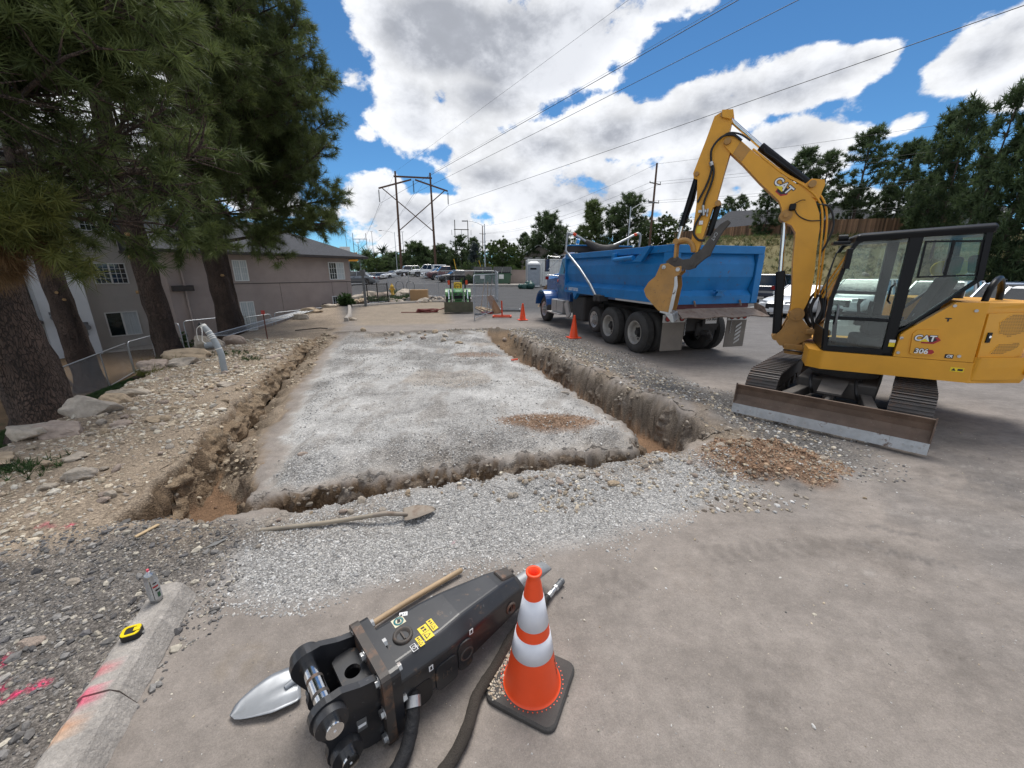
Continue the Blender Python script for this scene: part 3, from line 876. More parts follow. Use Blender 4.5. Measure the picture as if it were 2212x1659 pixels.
per_board(M_wood, .45, 2.0)
M_woodlt = mat('pale_lumber', (.46, .34, .20), .8, var=.2, vs=3, stretch=(1, 8, 8))
M_pole = mat('creosote_pole', (.105, .060, .040), .9, var=.3, vs=2, stretch=(6, 6, .3), bump=.3)
M_polegrey = mat('old_grey_pole', (.13, .115, .10), .9, var=.3, vs=2, stretch=(6, 6, .3))
M_insul = mat('brown_insulator', (.045, .04, .04), .3)
M_wire = plain('wire', (.045, .047, .05), .6)
M_orange = mat('orange_plastic', (.62, .065, .018), .5, var=.08)
M_card = mat('cardboard', (.36, .225, .115), .85, var=.08, vs=3)
M_red = mat('red_enamel', (.33, .02, .015), .4)

WU = Vector((.5247, .8513, 0)); WN = Vector((.8513, -.5247, 0)); WO = Vector((-11.74, 29.0, 0))


def wp(s, z, n=0.0):
    return WO + WU * s + WN * n + Vector((0, 0, z))


def wall_window(par, s0, s1, z0, z1, n=0.0, cols=3, rows=3, curtain=(0, 1), dark_left=True, grid=True):
    f = MB(); t = .05
    fn = lambda a, b, w_: wp(a, b, w_)
    f.frame([(s0, z0), (s1, z0), (s1, z1), (s0, z1)], [(s0 + t, z0 + t), (s1 - t, z0 + t), (s1 - t, z1 - t), (s0 + t, z1 - t)], n - .02, n + .045, fn)
    mid = (s0 + s1) / 2
    f.prism([(mid - .035, z0 + t), (mid + .035, z0 + t), (mid + .035, z1 - t), (mid - .035, z1 - t)], n - .015, n + .04, fn)
    wdw = f.build('window', M_trim, par)
    for k, (a, b) in enumerate(((s0 + t, mid - .035), (mid + .035, s1 - t))):
        g = MB().prism([(a, z0 + t), (b, z0 + t), (b, z1 - t), (a, z1 - t)], n - .06, n + .004, fn)
        g.build('pane', M_glassdk if (k not in curtain) else M_curtain, wdw)
        if grid:
            m = MB()
            for i in range(1, cols):
                q = a + (b - a) * i / cols
                m.prism([(q - .011, z0 + t), (q + .011, z0 + t), (q + .011, z1 - t), (q - .011, z1 - t)], n + .005, n + .022, fn)
            for i in range(1, rows):
                q = z0 + t + (z1 - z0 - 2 * t) * i / rows
                m.prism([(a, q - .011), (b, q - .011), (b, q + .011), (a, q + .011)], n + .006, n + .019, fn)
            m.build('glazing_bar', M_trim, wdw)
    return wdw


bd = thing('apartment_building', 'mauve stucco two storey apartment wing with a low dark shingle roof behind the pines', 'building', tuple(wp(-5, -1.9)))
bd_inv = Matrix.Translation(-Vector(bd.location))


def in_bd(o):
    """objects drawn in world place, re-based on the building's empty"""
    for q in [o] + list(o.children_recursive):
        if q.type == 'MESH' and not q.get('_moved'):
            q.data.transform(bd_inv); q['_moved'] = 1
    for q in [o] + list(o.children_recursive):
        if '_moved' in q: del q['_moved']
    return o


fnw = lambda a, b, w_: wp(a, b, w_)
# wing: wall boxes with real openings left as panes set proud of a recessed core
wl_ = MB()
wl_.prism([(-10.6, -2.4), (0, -2.4), (0, 3.02), (-10.6, 3.02)], -9.0, 0.0, fnw)
in_bd(wl_.build('wall', M_stucco, bd))
rf = MB()
e0, e1, zt = 3.02, 3.12, 5.3
ov = .75
A_ = [wp(-11.2, e1, ov), wp(1.1, e1, ov), wp(1.1, e1, -9.9), wp(-11.2, e1, -9.9)]
rf.add([A_[0], A_[1], A_[2], A_[3], wp(-11.2, zt, -4.5), wp(-3.4, zt, -4.5)], [(0, 1, 5, 4), (1, 2, 5), (2, 3, 4, 5), (3, 0, 4)])
in_bd(rf.build('roof', M_shingle, bd))
sf = MB()
sf.frame([(-11.25, ov + .02), (1.14, ov + .02), (1.14, -9.95), (-11.25, -9.95)], [(-11.15, ov - .10), (1.02, ov - .10), (1.02, -9.8), (-11.15, -9.8)], 2.97, 3.115, lambda a, b, w_: wp(a, w_, b))
in_bd(sf.build('fascia', M_darktrim, bd))
so = MB().prism([(-11.1, ov - .11), (1.0, ov - .11), (1.0, .003), (-11.1, .003)], 2.985, 3.015, lambda a, b, w_: wp(a, w_, b))
in_bd(so.build('soffit', M_darktrim, bd))
bt = MB().prism([(-8.3, 1.385), (-.002, 1.385), (-.002, 1.425), (-8.3, 1.425)], .001, .022, fnw)
in_bd(bt.build('belt_moulding', M_darktrim, bd))
for s_ in (-1.55, -.35, -5.1):
    j = MB().prism([(s_ - .008, -2.3), (s_ + .008, -2.3), (s_ + .008, 1.384), (s_ - .008, 1.384)], .001, .006, fnw)
    in_bd(j.build('control_joint', M_darktrim, bd))
for a in ((-1.66, -.46, 1.55, 2.72), (-1.66, -.46, -.40, .44), (-7.55, -6.8, 1.55, 2.70), (-7.55, -6.8, -1.3, .40)):
    in_bd(wall_window(bd, *a, curtain=(1,) if a[0] > -2 else (0, 1), rows=3 if a[2] > 0 else 2 + (a[0] < -2)))
dp = MB().tube([wp(-9.95, 2.9, .09), wp(-9.95, -1.85, .09)], .055, 8)
in_bd(dp.build('downspout', M_stucco, bd))
vb = MB().prism([(-10.5, 1.1), (-9.6, 1.1), (-9.6, 1.38), (-10.5, 1.38)], .0, .16, fnw)
in_bd(vb.build('wall_vent', M_darktrim, bd))
for s_, zz, ln in ((-3.2, -.9, .5), (-4.1, -1.2, .45), (-2.55, -.5, 1.0)):       # steps' dark newel posts
    q = MB().prism([(s_ - .09, -2.2), (s_ + .09, -2.2), (s_ + .09, zz + .5), (s_ - .09, zz + .5)], .3, .48, fnw)
    in_bd(q.build('stair_post', M_darktrim, bd))
q = MB()
for k in range(5): q.prism([(-4.6 + .5 * k, -2.2), (-4.1 + .5 * k, -2.2), (-4.1 + .5 * k, -1.35 + .2 * k), (-4.6 + .5 * k, -1.35 + .2 * k)], .05, .9, fnw)
in_bd(q.build('stair', M_stucco, bd))
# roof vent pipe
q = MB(); q.cyl(wp(-9.0, 3.9, -2), wp(-9.0, 4.9, -2), .05, n=8); q.cyl(wp(-9.35, 4.45, -2), wp(-8.65, 4.45, -2), .035, n=8)
in_bd(q.build('roof_vent', M_blackmetal, bd))

# taller block to the left, set back
bl = thing('apartment_block', 'tall beige three storey apartment block with a pale stair wall behind the left pines', 'building', (-21, 20.5, -1.95))
bd_inv = Matrix.Translation(-Vector(bl.location))
WO = Vector((-21.0, 20.5, 0))
q = MB(); q.prism([(-14, -2.4), (2.3, -2.4), (2.3, 6.9), (-14, 6.9)], -9, 0, fnw); in_bd(q.build('wall', M_stuccoL, bl))
q = MB(); q.prism([(-2.6, -2.2), (-1.0, -2.2), (-1.0, 6.4), (-2.6, 6.4)], .001, 1.05, fnw); in_bd(q.build('stair_wall', M_stuccoW, bl))
q = MB(); q.prism([(-14, -1.0), (-2.62, -1.0), (-2.62, 6.3), (-14, 6.3)], .001, .06, fnw); in_bd(q.build('breezeway_wall', M_darktrim, bl))
for zf in (-.1, 2.5, 5.1):
    q = MB(); q.prism([(-13.5, zf - .12), (-2.65, zf - .12), (-2.65, zf), (-13.5, zf)], .062, 1.3, fnw)
    for k in range(60): q.prism([(-13.4 + .18 * k, zf), (-13.37 + .18 * k, zf), (-13.37 + .18 * k, zf + .95), (-13.4 + .18 * k, zf + .95)], 1.22, 1.25, fnw)
    in_bd(q.build('balcony', M_darktrim, bl))
for a in ((-.35, .95, 1.45, 2.5), (-.35, .95, -1.25, .02), (-.35, .95, 4.0, 5.1)):
    in_bd(wall_window(bl, *a, curtain=(1,) if a[2] < 0 else (), grid=a[2] > 0, rows=4, cols=3))
q = MB(); q.add([wp(-15, 6.85, 1.2), wp(3.2, 6.85, 1.2), wp(3.2, 6.85, -10), wp(-15, 6.85, -10), wp(-15, 9.6, -4.4), wp(-1.5, 9.6, -4.4)], [(0, 1, 5, 4), (1, 2, 5), (2, 3, 4, 5), (3, 0, 4), (0, 3, 2, 1)])
in_bd(q.build('roof', M_shingle, bl))
for k, (s_, zz) in enumerate(((-2.25, .0), (-2.0, -.55), (-1.3, -.55), (-1.65, -.1))):
    mt_ = thing('gas_meter', ['grey gas meter highest on the pale stair wall', 'grey gas meter low on the pale stair wall, left one', 'grey gas meter low on the pale stair wall, right one', 'grey gas meter between the others on the pale stair wall'][k], 'gas meter', tuple(wp(s_, zz, 1.06)), group='gas meters on the stair wall')
    MB().cyl((0, 0, 0), WN * .14, .13, n=12).box(-.10, .10, -.10, .02, .12, .26).build('meter_case', M_greymetal, mt_)
    MB().cyl((0, -.03, -.4), (0, -.03, -.1), .02, n=6).build('gas_pipe', M_greymetal, mt_)

# walkway along the block
o = MB().add([(-26, 15.6, -1.86), (-12.4, 24.9, -1.86), (-13.2, 26.1, -1.86), (-26.8, 16.8, -1.86), (-26, 15.6, -2.1), (-12.4, 24.9, -2.1), (-13.2, 26.1, -2.1), (-26.8, 16.8, -2.1)],
             [(0, 1, 2, 3), (4, 5, 1, 0), (5, 6, 2, 1), (6, 7, 3, 2), (7, 4, 0, 3)]).build('walkway', M_conc)
o['kind'] = 'structure'; o['label'] = 'concrete walkway in front of the apartment block'


# ---- chain-link panels
def panel(P0, P1, h, label, name='chain_link_fence', posts=(0, .5, 1), lean=(0, 0, 0), foot=None, sag=0.0, pitch=.075, wires=True, rr=.02):
    P0 = Vector(P0); P1 = Vector(P1); d = P1 - P0; up = Vector(lean) + Vector((0, 0, 1)); up.normalize()
    t = thing(name, label, 'fence', tuple(P0), group='temporary chain link fence panels')
    L_ = d.length; dn = d.normalized()
    c0 = .14
    pts = [Vector((0, 0, 0)), up * (h - c0), up * (h - .03) + dn * .04, up * h + dn * c0, d + up * h - dn * c0, d + up * (h - .03) - dn * .04, d + up * (h - c0), d]
    MB().tube(pts, rr, 6).tube([up * .12, d + up * .12], rr * .9, 6).build('frame_tube', M_galv, t)
    for q in posts:
        if 0 < q < 1: MB().tube([d * q + up * .12, d * q + up * h], rr * .85, 6).build('frame_tube', M_galv, t)
    if wires:
        nn = Vector(d.cross(up)).normalized() * .004
        m = MB(); k = -h; r = .0016
        while k < L_:
            for s_ in (1, -1):
                a0 = max(0, k) if s_ == 1 else max(0, k); b0 = min(L_, k + h)
                za, zb = a0 - k, b0 - k
                if s_ == -1: za, zb = h - za, h - zb
                za = max(.12, min(h - .02, za)); zb = max(.12, min(h - .02, zb))
                if abs(b0 - a0) > .05:
                    A = dn * a0 + up * za + nn * s_; B = dn * b0 + up * zb + nn * s_
                    o_ = nn.normalized() * r; pz = (B - A).cross(o_).normalized() * r
                    m.add([A - o_, A + pz, A + o_ - pz, B - o_, B + pz, B + o_ - pz], [(0, 1, 4, 3), (1, 2, 5, 4), (2, 0, 3, 5)])
            k += pitch
        m.build('chain_link_mesh', M_galv, t)
    if foot:
        for q in foot:
            f = MB(); b = d * q
            s2 = Vector(dn.cross(Vector((0, 0, 1)))).normalized()
            f.bar(b - s2 * .38 + Vector((0, 0, .03)), b + s2 * .38 + Vector((0, 0, .03)), .06, .05)
            f.bar(b - dn * .14 + Vector((0, 0, .03)), b + dn * .14 + Vector((0, 0, .03)), .05, .05)
            f.cyl(b + Vector((0, 0, .03)), b + Vector((0, 0, .30)), .03, n=8)
            f.build('orange_foot', M_orange, t)
    return t


def at(x, y, dz=0.0):
    return (x, y, gz(x, y) + dz)


panel(at(-1.62, 16.75), at(-.82, 20.3), 1.9, 'upright chain link panel standing beside the tractor with tools leaning on it', posts=(.45,))
FP = [(-8.6, 23.2), (-6.9, 26.6), (-5.3, 28.6), (-4.1, 28.2), (-1.2, 28.6), (-.9, 25.4)]
for k in range(5):
    a, b = FP[k], FP[k + 1]
    panel(at(*a), at(*b), 1.85, ['chain link panel behind the black metal gate', 'chain link panel behind the cardboard box', 'narrow chain link panel behind the yellow tractor seat, left', 'chain link panel right behind the tractor in front of the parked dark sedan', 'chain link panel in front of the left dumpster'][k], posts=(.5,), pitch=.11)
panel((-11.6, 8.4, -1.85), (-15.2, 15.0, -1.95), 1.3, 'chain link panel standing between the big leaning trunk and the second pine', posts=(.35, .68))
panel((-15.35, 15.2, -1.95), (-16.4, 18.4, -1.95), 1.3, 'chain link panel ending behind the second pine trunk', posts=(.5,))
panel((-14.7, 17.3, -1.62), (-14.1, 20.6, -1.7), 1.55, 'chain link panel on an orange foot by the building downspout', posts=(.5,), foot=(0,))
panel((-15.7, 17.5, -1.7), (-14.85, 17.2, -1.65), 1.5, 'short end of a chain link panel with a paper notice', posts=(), foot=())
panel((-13.4, 19.4, -1.6), (-12.6, 20.3, -1.5), 1.45, 'chain link panel with rounded top by the lower curtained window', posts=())
panel((-13.2, 21.6, -1.45), (-10.6, 27.4, -1.35), 1.32, 'long low chain link panel along the bank before the building corner', posts=(.33, .66))
panel((-8.55, 11.7, gz(-8.55, 11.7) + .10), (-10.1, 20.3, gz(-10.1, 20.3) + .12), .85, 'fallen chain link panel lying along the edge of the bank', lean=(-3, .6, -1.1), posts=(.5,))

# ---- wood fence on the hill, board by board
wf = thing('wooden_fence', 'tall brown board fence on top of the grassy hill', 'fence', (36, 50, 5))
bm_ = None
FENCE = [((29.6, 75), (36, 50)), ((36, 50), (50, 46)), ]
nb = 0
for (a, b) in FENCE:
    a = Vector((*a, 0)); b = Vector((*b, 0)); L_ = (b - a).length; d = (b - a).normalized(); s2 = Vector((d.y, -d.x, 0))
    r_ = MB(); n_ = int(L_ / .19)
    for k in range(n_):
        p = a + d * (k * .19); zz = gz(p.x, p.y)
        p0 = p - Vector((36, 50, 5)); p0.z = zz - 5 - .05
        hgt = 1.9 + random.uniform(-.02, .02)
        if bm_ is None or True:
            o = MB().bar((0, 0, 0), (0, 0, 1.0), .165, .022, up=(0, 1, 0)) if bm_ is None else None
            if bm_ is None:
                first = o.build('fence_board', M_wood, wf); bm_ = first
            else:
                first = bm_.copy(); COL.objects.link(first); first.parent = wf
            first.location = p0 + s2 * random.uniform(.0, .012); first.scale = (1, 1, hgt)
            first.rotation_euler = (0, 0, math.atan2(d.y, d.x))
            nb += 1
    z0, z1 = gz(a.x, a.y) - 5, gz(b.x, b.y) - 5
    for hh in (.35, 1.6):
        A = a - Vector((36, 50, 0)) - s2 * .05; B = b - Vector((36, 50, 0)) - s2 * .05
        A.z = z0 + hh; B.z = z1 + hh
        r_.bar(A, B, .05, .09)
    r_.build('fence_rail', M_wood, wf)


# ---- houses on the hill and by the road
def house(name, label, loc, rz, Lx, Ly, hw, hr, wallm, roofm, wins=(), gable=False):
    t = thing(name, label, 'house', loc, rz)
    MB().box(-Lx / 2, Lx / 2, -Ly / 2, Ly / 2, -1, hw).build('wall', wallm, t)
    r = MB(); o_ = .5; x0, x1, y0, y1 = -Lx / 2 - o_, Lx / 2 + o_, -Ly / 2 - o_, Ly / 2 + o_
    rx_ = 0 if gable else min(Ly / 2, Lx / 2 - .3) * .9
    r.add([(x0, y0, hw), (x1, y0, hw), (x1, y1, hw), (x0, y1, hw), (x0 + rx_, 0, hw + hr), (x1 - rx_, 0, hw + hr)], [(0, 1, 5, 4), (2, 3, 4, 5)] + ([] if gable else [(1, 2, 5), (3, 0, 4), (3, 2, 1, 0)]))
    r.build('roof', roofm, t)
    f = MB().box(x0 - .02, x1 + .02, y0 - .04, y0 - .005, hw - .16, hw + .02).box(x0 - .05, x0 - .02, y0 - .04, y1, hw - .16, hw + .02); f.build('fascia', M_trim, t)
    if gable:
        g = MB()
        for sx in (x0 - .03, x1 + .03):
            g.bar((sx, y0, hw), (sx, 0, hw + hr), .06, .2); g.bar((sx, y1, hw), (sx, 0, hw + hr), .06, .2)
        g.build('bargeboard', M_trim, t)
        MB().add([(x0 + o_, -Ly / 2, hw), (x0 + o_, Ly / 2, hw), (x0 + o_, 0, hw + hr * .9), (x0 + o_ + .1, -Ly / 2, hw), (x0 + o_ + .1, Ly / 2, hw), (x0 + o_ + .1, 0, hw + hr * .9)], [(0, 1, 2), (5, 4, 3), (0, 2, 5, 3), (1, 4, 5, 2)]).build('gable_wall', wallm, t)
    for (x, z, ww, hh) in wins:
        q = MB().frame([(x - ww / 2, z), (x + ww / 2, z), (x + ww / 2, z + hh), (x - ww / 2, z + hh)], [(x - ww / 2 + .08, z + .08), (x + ww / 2 - .08, z + .08), (x + ww / 2 - .08, z + hh - .08), (x - ww / 2 + .08, z + hh - .08)], -Ly / 2 - .05, -Ly / 2 + .0, lambda a, b, w_: (a, w_, b))
        q.box(x - .03, x + .03, -Ly / 2 - .045, -Ly / 2 - .002, z + .08, z + hh - .08)
        wd = q.build('window', M_trim, t)
        MB().box(x - ww / 2 + .08, x + ww / 2 - .08, -Ly / 2 - .02, -Ly / 2 - .001, z + .08, z + hh - .08).build('pane', M_glassdk, wd)
    return t


M_sage = mat('sage_siding', (.13, .15, .14), .8); M_taupe = mat('taupe_siding', (.34, .29, .25), .8); M_roofbr = mat('brown_shingle', (.10, .075, .062), .9, var=.3, vs=8)
house('house', 'low house with a long charcoal hip roof behind the left half of the hill fence', (43, 74, 6.9), rad(-20), 15, 9, 2.4, 3.4, M_taupe, M_shingle)
house('house', 'sage green house with white windows behind the boom above the hill fence', (48, 64, 6.7), rad(-14), 11, 8, 2.7, 2.6, M_sage, M_shingle, ((-3.4, 1.3, 1.5, .7), (.4, 1.3, 1.3, .7)))
house('house', 'grey house half hidden among the trunks on the hill', (62, 60, 6.6), rad(-10), 10, 8, 3.2, 2.6, M_greymetal, M_shingle, ((-2, 1.2, 1.4, .9),))
house('house', 'tan house with white gable trim behind the white container', (8.3, 92, 2.2), rad(62), 10, 9, 3.0, 2.6, M_taupe, M_shingle, (), True)
house('house', 'house with a brown roof just left of the dump truck cab', (14.6, 88, 2.6), rad(12), 9, 8, 3.0, 2.4, M_taupe, M_roofbr)


# ---- poles, lamps and wires
def wire(a, b, sag, name, label, r=.016, n=26, grp='overhead power lines'):
    a = Vector(a); b = Vector(b); pts = []
    for i in range(n + 1):
        t = i / n; p = a.lerp(b, t); p.z -= sag * 4 * t * (1 - t); pts.append(p)
    o = MB().tube(pts, r, 4, caps=False).build(name, M_wire)
    return tag(o, label, 'power line', grp)


def hframe(loc, rz, sp, H_, label, full=True):
    t = thing('transmission_pole', label, 'pylon', loc, rz, 'wooden H-frame pylons')
    pm = M_pole if full else M_polegrey
    for s_ in (-1, 1):
        MB().cyl((s_ * sp / 2 * 1.06, 0, -.5), (s_ * sp / 2, 0, H_), .24 if full else .2, .15, 10).build('pole', pm, t)
    if full:
        MB().bar((-sp / 2 - .3, .2, H_ - .75), (sp / 2 + .3, .2, H_ - .75), .14, .26).build('top_beam', pm, t)
        for s_ in (-1, 1):
            MB().bar((s_ * .3, -.22, H_ - 1.2), (s_ * sp * 1.0, -.22, H_ - 2.75), .14, .24).build('crossarm', pm, t)
            MB().bar((s_ * sp * .9, .18, H_ - 2.65), (-s_ * sp / 2, .18 + s_ * .05, H_ - 9.2), .12, .15).build('brace', pm, t)
        for x, z in ((-sp, H_ - 2.85), (0, H_ - 1.2), (sp, H_ - 2.85)):
            m = MB(); m.cyl((x, -.22, z), (x, -.22, z - 2.1), .025, n=6)
            for k in range(13): m.cyl((x, -.22, z - .2 - k * .14), (x, -.22, z - .26 - k * .14), .12, .10, 8)
            m.build('insulator', M_insul, t)
    else:
        MB().bar((-sp / 2 - .4, .2, H_ - 3.4), (sp / 2 + .4, .2, H_ - 3.4), .2, .3).build('crossarm', pm, t)
        MB().bar((-sp / 2, .2, H_ - 6), (sp / 2, .2, H_ - 12), .14, .16).build('brace', pm, t)
        MB().bar((sp / 2, -.2, H_ - 6), (-sp / 2, -.2, H_ - 12), .14, .16).build('brace', pm, t)
        for x in (-sp * .75, 0, sp * .75): MB().cyl((x, .2, H_ - 3.5), (x, .2, H_ - 5.4), .08, n=6).build('insulator', M_insul, t)
    return t


AZ = rad(12)
HX, HY = -16.7, 72.0
hz0 = gz(HX, HY)
hframe((HX, HY, hz0), AZ, 5.7, 16.5, 'tall wooden H-frame pylon with a large X brace rising above the parked cars')
hframe((-19.4, 158, 3.0), rad(10), 4.9, 18.4, 'smaller grey H-frame pylon left of the street lamp', False)
hframe((-93, 250, 3.3), 0, 8, 22, 'far H-frame pylon at the end of the line left of the big one', False)
ca, sa = math.cos(AZ), math.sin(AZ)
for k, (x, z, r_, lb) in enumerate(((-5.7, 11.5, .02, 'power line from the left insulator'), (0, 13.2, .02, 'power line from the middle insulator'), (5.7, 11.5, .02, 'power line from the right insulator'), (-2.85, 16.4, .011, 'thin shield wire from the left pole top'), (2.85, 16.4, .011, 'thin shield wire from the right pole top'))):
    p = Vector((HX + ca * x, HY + sa * x, hz0 + z)); q = p + Vector((.53, -.848, 0)) * 145
    wire(p, (q.x, q.y, p.z), .3, 'power_line', lb + ', crossing the sky to the right', r_, 40)
    wire(p, (-93 + x * 1.2, 250, 3.3 + z + 2), 4.0, 'power_line', lb + ', running far off to the left', r_ * 1.3, 20)


def utility_pole(loc, H_, label, arms=(2.6, 5.0, 7.4), rz=0):
    t = thing('utility_pole', label, 'utility pole', loc, rz)
    MB().cyl((0, 0, -.4), (0, 0, H_), .19, .13, 10).build('pole', M_pole, t)
    for a in arms:
        MB().bar((-.95, 0, H_ - a + .1), (.95, 0, H_ - a - .05), .10, .12).build('crossarm', M_polegrey, t)
        for x in (-.9, .9): MB().cyl((x, 0, H_ - a + .05), (x, 0, H_ - a + .3), .05, n=6).build('insulator', M_insul, t)
    return t


UP = (20.2, 60.0)
utility_pole((UP[0], UP[1], gz(*UP)), 16.7 - gz(*UP), 'tall single utility pole with three small crossarms left of the boom', rz=rad(20))
utility_pole((-9.3, 130, 2.8), 13.6, 'distant utility pole beside the street lamp', rz=rad(10))
UZ = 16.6
UL = ['topmost', 'upper left', 'upper right', 'middle left', 'middle right', 'lower left', 'lower right']
for k, (o_, z) in enumerate(((0, UZ), (-.9, UZ - 2.4), (.9, UZ - 2.5), (-.9, UZ - 4.8), (.9, UZ - 4.9), (-.9, UZ - 7.2), (.9, UZ - 7.3))):
    p = Vector((UP[0] + o_ * .94, UP[1] + o_ * .34, z))
    wire(p, (p.x + 92, p.y - 80, z + 1.5), 2.0, 'utility_wire', UL[k] + ' wire running right from the single utility pole', .014)
    wire(p, (-9.3 + o_, 130, 16.2 - (UZ - z) * .9), 1.6, 'utility_wire', UL[k] + ' wire running left from the single utility pole', .016)
for k, (z0, z1) in enumerate(((11.2, 12.5), (10.0, 10.6), (8.6, 6.6))):
    wire((9, 95, z0), (95, 18, z1), 1.2, 'utility_wire', ['upper', 'middle', 'lowest'][k] + ' of three wires passing before the pines on the hill', .013)


def street_lamp(loc, H_, arm, label, rz=0):
    t = thing('street_lamp', label, 'street lamp', loc, rz, 'tall grey street lamps')
    MB().cyl((0, 0, 0), (0, 0, H_), .10, .06, 8).build('pole', M_galv, t)
    pts = [(0, 0, H_ - .35)] + [(arm * f, 0, H_ - .35 + .75 * math.sin(f * math.pi * .55)) for f in (.2, .45, .7, 1.0)]
    MB().tube(pts, .035, 6).build('arm', M_galv, t)
    e = pts[-1]; sg = 1 if arm > 0 else -1
    MB().box(min(e[0], e[0] + sg * .75), max(e[0], e[0] + sg * .75), -.13, .13, e[2] - .06, e[2] + .07).build('lamp_head', M_greymetal, t, .03)


street_lamp((-4.0, 60, gz(-4.0, 60)), 7.5, -2.5, 'grey street lamp with its arm to the left, left of the dumpsters')
street_lamp((13.2, 46.5, gz(13.2, 46.5)), 8.2, 1.9, 'street lamp behind the dump truck with its arm to the right')
street_lamp((-30, 105, 2.5), 9.5, -3.2, 'far street lamp left of the big pylon')
for k, (x, y, h_) in enumerate(((-58, 170, 16), (-49, 130, 9), (-33, 120, 10), (-18, 130, 9), (-77, 190, 22), (-40, 150, 14))):
    o = thing('light_pole', ['thin far pole among the low trees, leftmost', 'short far pole with a lamp over the dark parked cars', 'pale far pole over the white jeep', 'thin far pole right of the tall pylon leg', 'tall thin mast beyond the building eave', 'thin far pole between the far trees'][k], 'pole', (x, y, 2.4), 0, 'thin poles far down the road')
    MB().cyl((0, 0, 0), (0, 0, h_), .12, .08, 6).build('pole', M_greymetal, o)
    MB().bar((-.6, 0, h_), (.6, 0, h_), .15, .1).build('lamp_head', M_greymetal, o)

# ---- yard beyond the lot
M_dgreen = mat('dumpster_green', (.012, .085, .042), .5, var=.15, dust=.3, rust=.2)
M_lid = mat('dumpster_lid', (.020, .022, .025), .85, spec=.15)
M_paper = mat('paper_notice', (.7, .7, .68), .7)


def dumpster(loc, rz, label):
    t = thing('dumpster', label, 'dumpster', loc, rz, 'green dumpsters in front of the low wall')
    b = MB(); b.hexa([(-.85, -.62, .15), (.85, -.62, .15), (.85, .62, .15), (-.85, .62, .15)], [(-.98, -.68, 1.2), (.98, -.68, 1.2), (.98, .75, 1.75), (-.98, .75, 1.75)]); b.build('bin', M_dgreen, t, .02)
    for x in (-.97, .97): MB().box(x - .09, x + .09, -.55, .45, .98, 1.12).build('lift_pocket', M_dgreen, t)
    for x in (-.49, .49):
        l = MB(); l.hexa([(x - .47, -.74, 1.22), (x + .47, -.74, 1.22), (x + .47, .8, 1.79), (x - .47, .8, 1.79)], [(x - .47, -.74, 1.27), (x + .47, -.74, 1.27), (x + .47, .8, 1.84), (x - .47, .8, 1.84)])
        for k in range(4): l.hexa([(x - .38 + .22 * k, -.73, 1.271), (x - .29 + .22 * k, -.73, 1.271), (x - .29 + .22 * k, .78, 1.841), (x - .38 + .22 * k, .78, 1.841)], [(x - .37 + .22 * k, -.73, 1.31), (x - .30 + .22 * k, -.73, 1.31), (x - .30 + .22 * k, .78, 1.88), (x - .37 + .22 * k, .78, 1.88)])
        l.build('lid', M_lid, t)
    for x in (-.75, .75): MB().box(x - .12, x + .12, -.5, .5, 0, .15).build('skid', M_blackmetal, t)
    MB().box(-.28, .22, -.70, -.665, .62, 1.06).build('notice', M_paper, t)
    return t


dumpster((-1.05, 42.4, .79), rad(-3), 'green dumpster with white notices and closed black lids, standing in the open')
dumpster((-3.1, 42.6, .79), rad(4), 'darker green dumpster seen through the chain link panel')
yw = MB(); yw.box(-5.2, 3.6, 44.2, 44.45, .3, 2.25); yw.box(-5.3, 3.65, 44.15, 44.5, 2.25, 2.33)
tag(yw.build('yard_wall', M_stucco), 'low mauve masonry wall behind the dumpsters', 'wall')
o = MB().box(-4.6, 3.0, 39.6, 44.1, .55, .875).build('concrete_apron', M_conc); o['kind'] = 'structure'
# toilet and container
M_toilet = mat('toilet_grey', (.30, .33, .37), .45); M_toiletroof = mat('toilet_roof', (.62, .63, .64), .5)
t = thing('portable_toilet', 'light grey portable toilet in front of the white container', 'portable toilet', (2.15, 39.4, .69), rad(-8))
MB().box(-.56, .56, -.56, .56, .12, 2.05).build('cabin', M_toilet, t, .03)
MB().box(-.6, .6, -.6, .6, 0, .12).build('base', M_toiletroof, t)
r_ = MB(); r_.loft([[(-.6, -.6, 2.05), (.6, -.6, 2.05), (.6, .6, 2.05), (-.6, .6, 2.05)], [(-.58, -.58, 2.2), (.58, -.58, 2.2), (.58, .58, 2.2), (-.58, .58, 2.2)], [(-.3, -.3, 2.42), (.3, -.3, 2.42), (.3, .3, 2.42), (-.3, .3, 2.42)]], False); r_.build('roof', M_toiletroof, t)
d_ = MB().box(-.42, .42, -.60, -.565, .2, 1.95).build('door', M_toilet, t, .012)
for z0, z1 in ((.3, .85), (.95, 1.45)): MB().box(-.32, .32, -.615, -.601, z0, z1).build('door_panel', M_toilet, d_, .01)
MB().box(-.30, .30, -.612, -.601, 1.62, 1.78).build('vent', M_lid, d_)
M_cont = mat('container_white', (.68, .68, .66), .5, var=.06, rust=.1)
t = thing('shipping_container', 'white corrugated shipping container behind the portable toilet', 'container', (4.6, 41.5, .74), rad(2))
b = MB(); zig = []
for k in range(25):
    x = -3.0 + k * .24
    zig += [(x, -1.2), (x + .10, -1.2), (x + .14, -1.165), (x + .22, -1.165)]
poly = zig + [(3.0, 1.2), (-3.0, 1.2)]
b.prism(poly, .16, 2.45, lambda a, b_, w_: (a, b_, w_)); b.build('corrugated_wall', M_cont, t)
for x in (-3.03, 3.03):
    for y in (-1.22, 1.22): MB().box(x - .07, x + .07, y - .07, y + .07, 0, 2.6).build('corner_post', M_cont, t)
MB().box(-3, 3, -1.26, 1.26, 2.46, 2.6).build('roof_rail', M_cont, t); MB().box(-3, 3, -1.26, 1.26, .0, .15).build('floor_rail', M_cont, t)
gr_ = MB()
